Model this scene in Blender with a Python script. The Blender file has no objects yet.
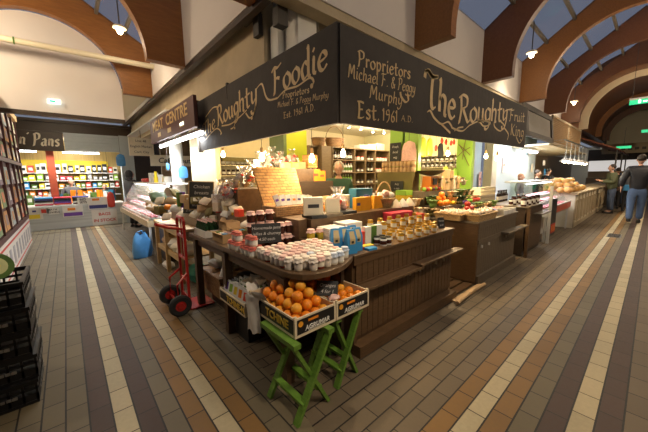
import bpy, bmesh, math, random
from mathutils import Vector, Matrix, Euler
random.seed(7)
PI = math.pi
SC = bpy.context.scene
COL = SC.collection

# ---------------------------------------------------------------- camera, world, exposure
CAM_H = 1.5
YAW, PITCH, ROLL, FPX = 0.72319, -0.137077, -0.0110133, 289.433
_F = Vector((math.sin(YAW)*math.cos(PITCH), math.cos(YAW)*math.cos(PITCH), math.sin(PITCH)))
_R0 = Vector((math.cos(YAW), -math.sin(YAW), 0)); _U0 = _R0.cross(_F)
_R = math.cos(ROLL)*_R0 + math.sin(ROLL)*_U0
_U = math.cos(ROLL)*_U0 - math.sin(ROLL)*_R0
cam_data = bpy.data.cameras.new('camera'); cam = bpy.data.objects.new('camera', cam_data); COL.objects.link(cam)
cam_data.sensor_width = 36; cam_data.lens = FPX/648*36; cam_data.clip_end = 200; cam_data.clip_start = 0.02
mw = Matrix((( _R.x, _U.x, -_F.x, 0), (_R.y, _U.y, -_F.y, 0), (_R.z, _U.z, -_F.z, CAM_H), (0, 0, 0, 1)))
cam.matrix_world = mw
SC.camera = cam
SC.view_settings.view_transform = 'Standard'; SC.view_settings.look = 'None'
SC.view_settings.gamma = 1; SC.view_settings.use_curve_mapping = False
SC.view_settings.exposure = 0.8
SC.cycles.use_denoising = True
SC.cycles.max_bounces = 6; SC.cycles.diffuse_bounces = 3; SC.cycles.transparent_max_bounces = 8
SC.cycles.sample_clamp_indirect = 4.0
SC.cycles.caustics_reflective = False; SC.cycles.caustics_refractive = False
wd = bpy.data.worlds.new('world'); SC.world = wd; wd.use_nodes = True
wn = wd.node_tree.nodes; wn['Background'].inputs[0].default_value = (0.42, 0.47, 0.60, 1); wn['Background'].inputs[1].default_value = 0.23

def light(name, loc, power, col=(1, .8, .55), size=.05, kind='POINT', rot=None, sx=None, spot=None):
    l = bpy.data.lights.new(name, kind); l.energy = power; l.color = col
    if kind in ('POINT', 'SPOT'): l.shadow_soft_size = size
    if kind == 'SPOT': l.spot_size = spot or 2.2; l.spot_blend = .6
    if kind == 'AREA':
        l.size = size
        if sx: l.shape = 'RECTANGLE'; l.size_y = sx
    o = bpy.data.objects.new(name, l); COL.objects.link(o); o.location = loc
    if rot: o.rotation_euler = rot
    return o
WARM = (1, .74, .42); WARMW = (1, .86, .66); COOL = (.93, .97, 1)
# lights over the aisles, in the seen and the added roof lamps built further down
ROOF_LAMPS_R = [(2.6, -.85, 3.95), (7.4, 1.9, 3.95), (5.0, -.85, 3.95), (12.3, 1.9, 3.75), (9.8, -.85, 3.95), (14.7, -.85, 3.85)]  # the ones on the opposite side are unseen, added to light walls and floor
ROOF_LAMPS_L = [(.93, 6.2, 4.0), (-1.2, 4.0, 3.9), (-1.2, 6.4, 3.9)]  # only the first is in view; the others are added for light
LAMP_W = (1, .80, .56)
for ps, pw in ((ROOF_LAMPS_R, [27, 42, 42, 58, 70, 100]), (ROOF_LAMPS_L, [24, 20, 34])):
    for p, w in zip(ps, pw):
        light('roof_lamp_spot', (p[0], p[1], p[2]-.14), w, LAMP_W, .12, 'SPOT', (0, 0, 0), spot=2.1)
        light('roof_lamp_glow', (p[0], p[1], p[2]-.16), w*(.12 if p[0] in (7.4, 12.3) else .35 if p[0] == .93 else 1.5 if p[0] == -1.2 else .85), LAMP_W, .12)  # stronger glow from the unseen lamps lifts the white walls

light('added_crate_spot', (1.2, -.80, 3.9), 150, LAMP_W, .1, 'SPOT', Vector((.1, 2.4, -3.2)).to_track_quat('-Z', 'Y').to_euler(), spot=.75)  # spot with no fixture, added to brighten the orange crates
# ---------------------------------------------------------------- unprojecting helpers (pixel of the 648x432 frame -> point on a plane of the place)
def ray(px, py): return _F + (px-324)/FPX*_R - (py-216)/FPX*_U
def onz(px, py, z):
    d = ray(px, py); return Vector((0, 0, CAM_H)) + d*((z-CAM_H)/d.z)
def onX(px, py, X):
    d = ray(px, py); return Vector((0, 0, CAM_H)) + d*(X/d.x)
def onY(px, py, Y):
    d = ray(px, py); return Vector((0, 0, CAM_H)) + d*(Y/d.y)
def mpp(p): return (Vector(p)-Vector((0, 0, CAM_H))).dot(_F)/FPX     # metres per pixel at p

# ---------------------------------------------------------------- mesh builder
class MB:
    def __init__(s): s.v = []; s.f = []; s.M = Matrix.Identity(4)
    def add(s, vs, fs):
        n = len(s.v); s.v += [tuple(s.M @ Vector(v)) for v in vs]; s.f += [tuple(n+i for i in f) for f in fs]; return s
    def box(s, x0, y0, z0, x1, y1, z1):
        x0, x1 = min(x0, x1), max(x0, x1); y0, y1 = min(y0, y1), max(y0, y1); z0, z1 = min(z0, z1), max(z0, z1)
        return s.add([(x0,y0,z0),(x1,y0,z0),(x1,y1,z0),(x0,y1,z0),(x0,y0,z1),(x1,y0,z1),(x1,y1,z1),(x0,y1,z1)],
              [(0,3,2,1),(4,5,6,7),(0,1,5,4),(1,2,6,5),(2,3,7,6),(3,0,4,7)])
    def cbox(s, c, d, rot=None):
        M0 = s.M
        s.M = M0 @ Matrix.Translation(c) @ (Euler(rot).to_matrix().to_4x4() if rot else Matrix.Identity(4))
        s.box(-d[0]/2, -d[1]/2, -d[2]/2, d[0]/2, d[1]/2, d[2]/2); s.M = M0; return s
    def bar(s, a, b, w, h, up=(0, 0, 1)):
        a = Vector(a); b = Vector(b); d = (b-a); L = d.length; d.normalize(); up = Vector(up)
        if abs(d.dot(up)) > .98: up = Vector((1, 0, 0))
        r = d.cross(up).normalized(); u = r.cross(d)
        vs = []
        for p in (a, b):
            for i, j in ((-1,-1),(1,-1),(1,1),(-1,1)): vs.append(p + r*(w/2*i) + u*(h/2*j))
        return s.add(vs, [(0,3,2,1),(4,5,6,7),(0,1,5,4),(1,2,6,5),(2,3,7,6),(3,0,4,7)])
    def prism(s, poly, z0, z1):
        n = len(poly); vs = [(x, y, z0) for x, y in poly]+[(x, y, z1) for x, y in poly]
        return s.add(vs, [tuple(range(n-1, -1, -1)), tuple(range(n, 2*n))]+[(i, (i+1) % n, n+(i+1) % n, n+i) for i in range(n)])
    def frustum(s, x0, y0, x1, y1, z0, z1, k):      # box whose top is k times its bottom, about the centre
        cx, cy = (x0+x1)/2, (y0+y1)/2; a, b = (x1-x0)/2, (y1-y0)/2
        vs = [(cx+i*a, cy+j*b, z0) for i, j in ((-1,-1),(1,-1),(1,1),(-1,1))]+[(cx+i*a*k, cy+j*b*k, z1) for i, j in ((-1,-1),(1,-1),(1,1),(-1,1))]
        return s.add(vs, [(0,3,2,1),(4,5,6,7),(0,1,5,4),(1,2,6,5),(2,3,7,6),(3,0,4,7)])
    def lathe(s, prof, n=16, c=(0, 0, 0), cap=True):
        vs = []; m = len(prof)
        for r, z in prof:
            for i in range(n):
                t = 2*PI*i/n; vs.append((c[0]+r*math.cos(t), c[1]+r*math.sin(t), c[2]+z))
        fs = [(j*n+i, j*n+(i+1) % n, (j+1)*n+(i+1) % n, (j+1)*n+i) for j in range(m-1) for i in range(n)]
        if cap: fs += [tuple(range(n-1, -1, -1)), tuple((m-1)*n+i for i in range(n))]
        return s.add(vs, fs)
    def tube(s, pts, r, n=8, closed=False):
        pts = [Vector(p) for p in pts]; m = len(pts); rs = r if isinstance(r, (list, tuple)) else [r]*m
        ref = Vector((0, 0, 1)); vs = []
        for k in range(m):
            a = pts[(k-1) % m] if (closed or k > 0) else pts[k]; b = pts[(k+1) % m] if (closed or k < m-1) else pts[k]
            d = (b-a).normalized()
            up = ref if abs(d.dot(ref)) < .95 else Vector((1, 0, 0))
            x = d.cross(up).normalized(); y = x.cross(d)
            for i in range(n):
                t = 2*PI*i/n; vs.append(pts[k]+x*(rs[k]*math.cos(t))+y*(rs[k]*math.sin(t)))
        M = m if closed else m-1
        fs = [(k*n+i, k*n+(i+1) % n, ((k+1) % m)*n+(i+1) % n, ((k+1) % m)*n+i) for k in range(M) for i in range(n)]
        if not closed: fs += [tuple(range(n-1, -1, -1)), tuple((m-1)*n+i for i in range(n))]
        return s.add(vs, fs)
    def ball(s, c, r, nu=12, nv=8, wob=0):
        rx, ry, rz = (r, r, r) if not isinstance(r, (tuple, list)) else r
        vs = [(c[0], c[1], c[2]-rz)]
        for j in range(1, nv):
            ph = -PI/2+PI*j/nv
            for i in range(nu):
                t = 2*PI*i/nu; k = 1+wob*(random.random()-.5)
                vs.append((c[0]+rx*k*math.cos(ph)*math.cos(t), c[1]+ry*k*math.cos(ph)*math.sin(t), c[2]+rz*k*math.sin(ph)))
        vs.append((c[0], c[1], c[2]+rz)); L = len(vs)-1
        fs = [(0, 1+(i+1) % nu, 1+i) for i in range(nu)]
        for j in range(nv-2):
            fs += [(1+j*nu+i, 1+j*nu+(i+1) % nu, 1+(j+1)*nu+(i+1) % nu, 1+(j+1)*nu+i) for i in range(nu)]
        fs += [(1+(nv-2)*nu+i, 1+(nv-2)*nu+(i+1) % nu, L) for i in range(nu)]
        return s.add(vs, fs)
    def grid(s, P, th=0):      # P[j][i] points -> sheet (doubled with thickness along local normal z if th)
        nj, ni = len(P), len(P[0]); vs = [Vector(p) for row in P for p in row]
        fs = [(j*ni+i, j*ni+i+1, (j+1)*ni+i+1, (j+1)*ni+i) for j in range(nj-1) for i in range(ni-1)]
        return s.add(vs, fs)
    def build(s, name, mat, parent=None, smooth=False, bevel=0, loc=None, rot=None, solid=0):
        me = bpy.data.meshes.new(name); me.from_pydata(s.v, [], s.f); me.update()
        if smooth:
            for p in me.polygons: p.use_smooth = True
        bm = bmesh.new(); bm.from_mesh(me); bmesh.ops.recalc_face_normals(bm, faces=bm.faces); bm.to_mesh(me); bm.free()
        if smooth:
            try: me.set_sharp_from_angle(angle=math.radians(42))
            except Exception: pass
        me.materials.append(mat)
        o = bpy.data.objects.new(name, me); COL.objects.link(o)
        if parent: o.parent = parent
        if loc: o.location = loc
        if rot: o.rotation_euler = rot
        if bevel:
            m = o.modifiers.new('bevel', 'BEVEL'); m.width = bevel; m.segments = 2; m.limit_method = 'ANGLE'
        if solid:
            m = o.modifiers.new('solid', 'SOLIDIFY'); m.thickness = solid
        return o

def tag(o, label=None, cat=None, group=None, kind=None):
    if label: o['label'] = label
    if cat: o['category'] = cat
    if group: o['group'] = group
    if kind: o['kind'] = kind
    return o
def thing(name, label, cat, loc=(0, 0, 0), rz=0, group=None, rot=None):
    o = bpy.data.objects.new(name, None); COL.objects.link(o); o.empty_display_size = .05
    o.location = loc; o.rotation_euler = rot if rot else (0, 0, rz)
    return tag(o, label, cat, group)
def struct(name, mb, mat, **k):
    o = mb.build(name, mat, **k)
    if not o.parent: o['kind'] = 'structure'
    return o
def kids(o): return [c for c in bpy.data.objects if c.parent == o]
def dup(root, loc, rz=None, label=None, group=None, sc=None, rot=None, _k=None):
    r = root.copy(); COL.objects.link(r); r.location = loc
    if rz is not None: r.rotation_euler = (root.rotation_euler[0], root.rotation_euler[1], rz)
    if rot is not None: r.rotation_euler = rot
    if sc is not None: r.scale = (sc, sc, sc) if not isinstance(sc, (tuple, list)) else sc
    if label: r['label'] = label
    if group: r['group'] = group
    for ch in root.get('_kids_cache', None) or list(root.children):
        c = ch.copy(); COL.objects.link(c); c.parent = r
        for g in list(ch.children):
            d = g.copy(); COL.objects.link(d); d.parent = c
    return r
class Proto:                       # first call moves the built object itself, later calls copy it
    ALL = []
    def __init__(s, root): s.root = root; s.used = False; Proto.ALL.append(s)
    def put(s, loc, rz=0, label=None, group=None, sc=None, rot=None):
        if not s.used:
            s.used = True; r = s.root; r.location = loc; r.rotation_euler = rot if rot is not None else (0, 0, rz)
            if sc is not None: r.scale = (sc, sc, sc) if not isinstance(sc, (tuple, list)) else sc
            if label: r['label'] = label
            if group: r['group'] = group
            return r
        return dup(s.root, loc, rz, label, group, 1 if sc is None else sc, rot)
ORD = ['first', 'second', 'third', 'fourth', 'fifth', 'sixth', 'seventh', 'eighth', 'ninth', 'tenth', 'eleventh', 'twelfth', 'thirteenth', 'fourteenth', 'fifteenth', 'sixteenth', 'seventeenth', 'eighteenth', 'nineteenth', 'twentieth', 'twenty-first', 'twenty-second', 'twenty-third', 'twenty-fourth', 'twenty-fifth', 'twenty-sixth', 'twenty-seventh', 'twenty-eighth', 'twenty-ninth', 'thirtieth']

# ---------------------------------------------------------------- materials
def mat(name, col, rough=.6, metal=0, var=.12, scale=12, bump=.0, bscale=60, emit=0, ecol=None, alpha=1, spec=.5, stretch=None, coat=0):
    m = bpy.data.materials.new(name); m.use_nodes = True; nt = m.node_tree; N = nt.nodes; L = nt.links
    b = N['Principled BSDF']; b.inputs['Roughness'].default_value = rough; b.inputs['Metallic'].default_value = metal
    b.inputs['Specular IOR Level'].default_value = spec
    if coat: b.inputs['Coat Weight'].default_value = coat
    tc = N.new('ShaderNodeTexCoord'); src = tc.outputs['Object']
    if stretch:
        mp = N.new('ShaderNodeMapping'); mp.inputs['Scale'].default_value = stretch; L.new(src, mp.inputs[0]); src = mp.outputs[0]
    if var:
        n = N.new('ShaderNodeTexNoise'); n.inputs['Scale'].default_value = scale; n.inputs['Detail'].default_value = 4; L.new(src, n.inputs['Vector'])
        mx = N.new('ShaderNodeMix'); mx.data_type = 'RGBA'
        mx.inputs[6].default_value = (*[c*(1-var) for c in col], 1); mx.inputs[7].default_value = (*[min(1, c*(1+var)) for c in col], 1)
        L.new(n.outputs['Fac'], mx.inputs[0]); L.new(mx.outputs[2], b.inputs['Base Color'])
    else: b.inputs['Base Color'].default_value = (*col, 1)
    if bump:
        n2 = N.new('ShaderNodeTexNoise'); n2.inputs['Scale'].default_value = bscale; n2.inputs['Detail'].default_value = 3; L.new(src, n2.inputs['Vector'])
        bp = N.new('ShaderNodeBump'); bp.inputs['Strength'].default_value = bump; bp.inputs['Distance'].default_value = .02
        L.new(n2.outputs['Fac'], bp.inputs['Height']); L.new(bp.outputs[0], b.inputs['Normal'])
    if emit:
        b.inputs['Emission Color'].default_value = (*(ecol or col), 1); b.inputs['Emission Strength'].default_value = emit
    if alpha < 1: b.inputs['Alpha'].default_value = alpha
    return m
def glassmat(name, tint=(1, 1, 1), mixf=.12, rough=.05):
    m = bpy.data.materials.new(name); m.use_nodes = True; nt = m.node_tree; N = nt.nodes; L = nt.links
    N.remove(N['Principled BSDF']); out = N['Material Output']
    t = N.new('ShaderNodeBsdfTransparent'); t.inputs[0].default_value = (*tint, 1)
    g = N.new('ShaderNodeBsdfGlossy'); g.inputs['Roughness'].default_value = rough
    mx = N.new('ShaderNodeMixShader'); mx.inputs[0].default_value = mixf
    L.new(t.outputs[0], mx.inputs[1]); L.new(g.outputs[0], mx.inputs[2]); L.new(mx.outputs[0], out.inputs[0]); return m
def wood(name, c1, c2, rough=.55, sc=(2, 2, 14), bump=.15, scale=6):
    m = bpy.data.materials.new(name); m.use_nodes = True; nt = m.node_tree; N = nt.nodes; L = nt.links; b = N['Principled BSDF']
    tc = N.new('ShaderNodeTexCoord'); mp = N.new('ShaderNodeMapping'); mp.inputs['Scale'].default_value = sc; L.new(tc.outputs['Object'], mp.inputs[0])
    n = N.new('ShaderNodeTexNoise'); n.inputs['Scale'].default_value = scale; n.inputs['Detail'].default_value = 6; n.inputs['Roughness'].default_value = .65; L.new(mp.outputs[0], n.inputs['Vector'])
    cr = N.new('ShaderNodeValToRGB'); cr.color_ramp.elements[0].position = .3; cr.color_ramp.elements[0].color = (*c1, 1); cr.color_ramp.elements[1].position = .72; cr.color_ramp.elements[1].color = (*c2, 1)
    L.new(n.outputs['Fac'], cr.inputs[0]); L.new(cr.outputs[0], b.inputs['Base Color']); b.inputs['Roughness'].default_value = rough
    bp = N.new('ShaderNodeBump'); bp.inputs['Strength'].default_value = bump; bp.inputs['Distance'].default_value = .01; L.new(n.outputs['Fac'], bp.inputs['Height']); L.new(bp.outputs[0], b.inputs['Normal'])
    return m
def weave(name, c1, c2, scale=40, rough=.7):
    m = bpy.data.materials.new(name); m.use_nodes = True; nt = m.node_tree; N = nt.nodes; L = nt.links; b = N['Principled BSDF']
    tc = N.new('ShaderNodeTexCoord'); mp = N.new('ShaderNodeMapping'); mp.inputs['Rotation'].default_value = (PI/2, 0, 0)
    L.new(tc.outputs['Object'], mp.inputs[0])
    sx = N.new('ShaderNodeSeparateXYZ'); L.new(tc.outputs['Object'], sx.inputs[0])
    ad = N.new('ShaderNodeMath'); ad.operation = 'ADD'; L.new(sx.outputs[0], ad.inputs[0]); L.new(sx.outputs[1], ad.inputs[1])
    cx = N.new('ShaderNodeCombineXYZ'); L.new(ad.outputs[0], cx.inputs[0]); L.new(sx.outputs[2], cx.inputs[1])
    br = N.new('ShaderNodeTexBrick'); br.inputs['Scale'].default_value = scale; br.inputs['Mortar Size'].default_value = .04; br.inputs['Mortar Smooth'].default_value = .6
    br.inputs['Brick Width'].default_value = .9; br.inputs['Row Height'].default_value = .38
    br.inputs['Color1'].default_value = (*c1, 1); br.inputs['Color2'].default_value = (*c2, 1); br.inputs['Mortar'].default_value = (*[c*.25 for c in c1], 1)
    L.new(cx.outputs[0], br.inputs['Vector']); L.new(br.outputs['Color'], b.inputs['Base Color']); b.inputs['Roughness'].default_value = rough
    bp = N.new('ShaderNodeBump'); bp.invert = True; bp.inputs['Strength'].default_value = .6; bp.inputs['Distance'].default_value = .01; L.new(br.outputs['Fac'], bp.inputs['Height']); L.new(bp.outputs[0], b.inputs['Normal'])
    return m
def floormat(name, axis, u0, w, stripes, base, L_tile=.24):
    """rows of tiles in running bond; axis = coordinate across the rows; stripes = [(index, colour)]"""
    m = bpy.data.materials.new(name); m.use_nodes = True; nt = m.node_tree; N = nt.nodes; L = nt.links; b = N['Principled BSDF']
    def M(op, a, c=None, d=None):
        n = N.new('ShaderNodeMath'); n.operation = op
        for k, x in enumerate((a, c, d)):
            if x is None: continue
            if isinstance(x, (int, float)): n.inputs[k].default_value = x
            else: L.new(x, n.inputs[k])
        return n.outputs[0]
    tc = N.new('ShaderNodeTexCoord'); sx = N.new('ShaderNodeSeparateXYZ'); L.new(tc.outputs['Object'], sx.inputs[0])
    a = sx.outputs[axis]; c = sx.outputs[1-axis]
    u = M('DIVIDE', M('SUBTRACT', a, u0), w); i = M('FLOOR', u); fu = M('FRACT', u)
    half = M('MULTIPLY', M('PINGPONG', i, 1.0), .5)
    v = M('ADD', M('DIVIDE', c, L_tile), half); j = M('FLOOR', v); fv = M('FRACT', v)
    du = M('MULTIPLY', M('MINIMUM', fu, M('SUBTRACT', 1, fu)), w); dv = M('MULTIPLY', M('MINIMUM', fv, M('SUBTRACT', 1, fv)), L_tile)
    g1 = M('LESS_THAN', du, .0048); g2 = M('LESS_THAN', dv, .0034); g = M('MAXIMUM', g1, g2)
    cr = N.new('ShaderNodeValToRGB'); cr.color_ramp.interpolation = 'CONSTANT'
    n0 = stripes[0][0]; nn = len(stripes)+2
    t = M('DIVIDE', M('ADD', M('SUBTRACT', i, n0-1), .5), float(nn)); L.new(t, cr.inputs[0])
    cols = [base]+[s[1] for s in stripes]+[base]
    el = cr.color_ramp.elements
    el[0].position = 0; el[0].color = (*cols[0], 1); el[1].position = 1/nn; el[1].color = (*cols[1], 1)
    for k in range(2, nn): e = el.new(k/nn); e.color = (*cols[k], 1)
    cx = N.new('ShaderNodeCombineXYZ'); L.new(i, cx.inputs[0]); L.new(j, cx.inputs[1])
    wn_ = N.new('ShaderNodeTexWhiteNoise'); wn_.noise_dimensions = '2D'; L.new(cx.outputs[0], wn_.inputs['Vector'])
    no = N.new('ShaderNodeTexNoise'); no.inputs['Scale'].default_value = 40; no.inputs['Detail'].default_value = 4; L.new(tc.outputs['Object'], no.inputs['Vector'])
    no2 = N.new('ShaderNodeTexNoise'); no2.inputs['Scale'].default_value = 1.3; L.new(tc.outputs['Object'], no2.inputs['Vector'])
    k = M('ADD', M('ADD', M('MULTIPLY', wn_.outputs['Value'], .22), M('MULTIPLY', no.outputs['Fac'], .3)), M('ADD', M('MULTIPLY', no2.outputs['Fac'], .3), .58))
    vm = N.new('ShaderNodeVectorMath'); vm.operation = 'SCALE'; L.new(cr.outputs[0], vm.inputs[0]); L.new(k, vm.inputs['Scale'])
    mx = N.new('ShaderNodeMix'); mx.data_type = 'RGBA'; L.new(g, mx.inputs[0]); L.new(vm.outputs[0], mx.inputs[6]); mx.inputs[7].default_value = (.012, .010, .008, 1)
    L.new(mx.outputs[2], b.inputs['Base Color'])
    ro = M('ADD', M('MULTIPLY', no.outputs['Fac'], .25), .50); L.new(ro, b.inputs['Roughness'])
    bp = N.new('ShaderNodeBump'); bp.inputs['Strength'].default_value = .5; bp.inputs['Distance'].default_value = .004
    hh = M('ADD', M('SUBTRACT', 1, g), M('MULTIPLY', no.outputs['Fac'], .25)); L.new(hh, bp.inputs['Height']); L.new(bp.outputs[0], b.inputs['Normal'])
    return m

M = {}
M['brown'] = wood('brown_painted_wood', (.075, .040, .017), (.125, .070, .032), .5)
M['brown_top'] = wood('worn_brown_top', (.085, .048, .022), (.15, .088, .045), .45, sc=(3, 3, 3))
M['grey_brown'] = wood('grey_brown_wood', (.115, .088, .058), (.175, .135, .092), .5)
M['grey_top'] = wood('grey_brown_top', (.13, .105, .075), (.21, .17, .12), .5, sc=(3, 3, 3))
M['dark_wood'] = wood('dark_wood', (.030, .018, .010), (.055, .034, .020), .5)
M['pine'] = wood('pine', (.42, .27, .11), (.60, .41, .19), .55)
M['crate_wood'] = wood('crate_wood', (.66, .54, .36), (.84, .74, .55), .7)
M['shelf'] = wood('shelf_wood', (.17, .11, .055), (.26, .175, .09), .5)
M['cream'] = mat('cream_paint', (.78, .70, .50), .5, var=.05)
M['arch_orange'] = wood('orange_laminate', (.22, .085, .020), (.31, .128, .030), .42, sc=(1, 6, 6), bump=.05)
M['arch_dark'] = wood('dark_laminate', (.115, .042, .016), (.17, .066, .026), .42, sc=(1, 6, 6), bump=.05)
M['white_wall'] = mat('white_plaster', (.72, .67, .62), .8, var=.05, scale=2, bump=.05, bscale=20)
M['concrete'] = mat('concrete', (.50, .41, .27), .85, var=.25, scale=3, bump=.2, bscale=30)
M['white_paint'] = mat('white_paint', (.78, .76, .70), .55, var=.08, scale=5)
M['steel_dark'] = mat('dark_steel', (.05, .042, .035), .6, var=.2)
M['mullion'] = mat('glazing_bar', (.16, .14, .11), .6)
M['sky_glass'] = glassmat('roof_glass', (.86, .88, .92), .10, .15)
M['glass'] = glassmat('glass', (.96, .98, .97), .10, .03)
M['film'] = glassmat('cellophane', (.97, .97, .97), .28, .25)
M['sign'] = mat('dark_banner', (.036, .029, .024), .75, var=.25, scale=6, bump=.35, bscale=9)
M['gold'] = mat('gold_lettering', (.62, .44, .19), .5, var=.12, scale=20)
M['gold_pale'] = mat('pale_gold_lettering', (.60, .47, .24), .5)
M['maroon'] = mat('maroon_board', (.085, .030, .030), .5)
M['lime'] = mat('lime_paint', (.27, .50, .06), .45, var=.06)
M['limey'] = mat('yellow_green_paint', (.48, .54, .03), .45, var=.05)
M['olive'] = mat('olive_green_paint', (.13, .19, .07), .5, var=.06)
M['red'] = mat('red_paint', (.46, .022, .018), .35, var=.1)
M['black'] = mat('black_plastic', (.010, .010, .011), .42, var=.2)
M['rubber'] = mat('rubber', (.018, .018, .019), .75, bump=.2)
M['chalk'] = mat('chalkboard', (.028, .030, .032), .7, var=.3, scale=20)
M['chalkw'] = mat('chalk_writing', (.62, .62, .60), .8)
M['trestle'] = wood('green_painted_wood', (.085, .19, .022), (.16, .31, .045), .45)
M['wicker'] = weave('wicker', (.36, .20, .08), (.24, .12, .045), 18)
M['wicker_l'] = weave('light_wicker', (.62, .42, .20), (.50, .32, .14), 34)
M['wicker_o'] = weave('orange_wicker', (.62, .33, .10), (.42, .20, .05), 12)
M['card'] = mat('cardboard', (.42, .27, .13), .8, var=.1)
M['card_l'] = mat('pale_cardboard', (.58, .40, .22), .8, var=.1)
M['paper'] = mat('white_paper', (.76, .73, .68), .7, var=.06, bump=.25, bscale=18)
M['ivory'] = mat('ivory_card', (.72, .65, .50), .6, var=.05)
M['orange'] = mat('orange_peel', (.88, .27, .012), .42, var=.12, scale=8, bump=.3, bscale=140)
M['orange_l'] = mat('pale_orange_peel', (.90, .40, .03), .45, var=.12, scale=8, bump=.3, bscale=140)
M['apple'] = mat('red_apple', (.42, .035, .02), .3, var=.4, scale=14)
M['lemon'] = mat('lemon_peel', (.86, .66, .05), .4, var=.1)
M['veg'] = mat('green_leaf', (.10, .20, .035), .55, var=.4, scale=14)
M['veg_d'] = mat('dark_green_leaf', (.035, .075, .022), .55, var=.4, scale=14)
M['stem'] = mat('stem', (.16, .13, .04), .7)
M['blue'] = mat('blue_paper', (.045, .28, .60), .4, var=.12, scale=8, bump=.1)
M['bluebag'] = mat('blue_plastic', (.10, .34, .74), .35, var=.2, scale=10, bump=.6, bscale=14)
M['teal'] = mat('teal_card', (.015, .12, .20), .45)
M['yellow_pk'] = mat('yellow_orange_card', (.80, .37, .02), .45)
M['pinkred'] = mat('crimson_card', (.62, .045, .085), .45)
M['pink'] = mat('pink_wrap', (.85, .52, .46), .45, var=.25, scale=30, bump=.5, bscale=25)
M['redbit'] = mat('red_ribbon', (.72, .07, .04), .4)
M['jarw'] = mat('white_gingham', (.78, .70, .62), .7, var=.12, scale=60)
M['jarb'] = mat('blue_gingham', (.48, .56, .70), .7, var=.12, scale=60)
M['jarp'] = mat('pink_gingham', (.76, .50, .46), .7, var=.15, scale=60)
M['jarr'] = mat('red_gingham', (.50, .11, .08), .7, var=.3, scale=70)
M['label'] = mat('cream_label', (.80, .74, .60), .6)
M['labelw'] = mat('white_label', (.85, .84, .80), .6)
M['jam'] = mat('dark_jam', (.06, .018, .012), .15, var=.3, scale=20)
M['jamr'] = mat('red_jam', (.22, .03, .015), .15, var=.3, scale=20)
M['honey'] = mat('honey', (.60, .33, .03), .15, var=.15)
M['relish'] = mat('yellow_relish', (.60, .42, .04), .25, var=.3, scale=60)
M['brass_lid'] = mat('gold_lid', (.62, .42, .13), .3, metal=.7)
M['black_lid'] = mat('black_lid', (.02, .02, .02), .3)
M['bottle_g'] = mat('green_bottle_glass', (.02, .06, .025), .1)
M['bottle_d'] = mat('dark_bottle_glass', (.025, .014, .010), .1)
M['bottle_c'] = mat('pale_bottle', (.62, .66, .55), .15)
M['bulb'] = mat('warm_bulb', (1, .8, .5), .3, var=0, emit=26, ecol=(1, .76, .42))
M['tube'] = mat('fluorescent_tube', (1, 1, 1), .3, var=0, emit=7, ecol=(.95, .98, 1))
M['lampglow'] = mat('lamp_bulb', (1, .85, .6), .3, var=0, emit=22, ecol=(1, .82, .52))
M['exit'] = mat('exit_sign_green', (.02, .50, .20), .4, var=0, emit=.5, ecol=(.04, .75, .32))
M['exitw'] = mat('exit_sign_white', (.9, 1, .95), .4, var=0, emit=1.5, ecol=(.85, 1, .93))
M['shutter'] = mat('grey_blue_shutter', (.46, .52, .56), .5, var=.08)
M['yellow'] = mat('yellow_paint', (.86, .66, .03), .5, var=.06)
M['darktext'] = mat('black_lettering', (.03, .03, .03), .6)
M['redtext'] = mat('red_lettering', (.60, .05, .03), .6)
M['navy'] = mat('navy_print', (.05, .05, .22), .5)
M['purple'] = mat('purple_print', (.16, .06, .38), .5)
M['steel'] = mat('brushed_steel', (.50, .50, .50), .3, metal=.9, var=.05)
M['whitegloss'] = mat('white_enamel', (.80, .80, .78), .25, var=.03)
M['skin'] = mat('skin', (.58, .33, .23), .5, var=.08)
M['meat'] = mat('pink_meat', (.62, .16, .20), .4, var=.5, scale=18)
M['fat'] = mat('pale_fat', (.85, .66, .64), .45, var=.2, scale=18)
M['bread'] = mat('bread_crust', (.62, .34, .10), .6, var=.35, scale=14)
M['garlic'] = mat('garlic_skin', (.78, .66, .52), .6, var=.12)
M['hair_g'] = mat('grey_hair', (.42, .38, .33), .7, var=.3, scale=60)
M['hair_d'] = mat('dark_hair', (.028, .02, .015), .6, var=.3, scale=60)
# ================================================================ THE SETTING
W_T = .1134; XL0 = -.1484; YR0 = .8873
OLIVE = (.148, .120, .072); DBR = (.062, .034, .025); CRM = (.46, .395, .255); ORG = (.215, .118, .036); GRY = (.130, .098, .062)
fl_l = floormat('floor_tiles_left', 0, XL0, W_T, [(1, DBR), (2, CRM), (3, DBR), (4, OLIVE), (5, ORG), (6, CRM), (7, ORG)], OLIVE)
# right rows: Y = YR0 - i*W  -> rows counted from the far side, u0 = YR0 - 8W
fl_r = floormat('floor_tiles_right', 1, YR0-8*W_T, W_T, [(0, DBR), (1, CRM), (2, DBR), (3, OLIVE), (4, ORG), (5, CRM), (6, ORG)], GRY)
P0 = (XL0+9*W_T, YR0-W_T+.02)      # corner where the two pavings meet
A = (-1.9, -2.0); 
struct('floor', MB().prism([(-1.95, -2.2), (P0[0]-.0, -2.2+3.0-2.6), P0, (1.02, 1.46), (1.02, 14), (-1.95, 14)], -.1, 0), fl_l)
struct('floor', MB().prism([(P0[0], -2.0), (32, -2.0), (32, 14), (1.02, 14), (1.02, 1.46), P0], -.1, 0), fl_r)
# dark border strips at the end of the left paving
b = MB(); b.box(-.95, 11.0, .0, 1.3, 11.06, .004); b.box(.95, 9.6, 0, 1.0, 11.0, .004); struct('trim_1', b, M['dark_wood'])

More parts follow.
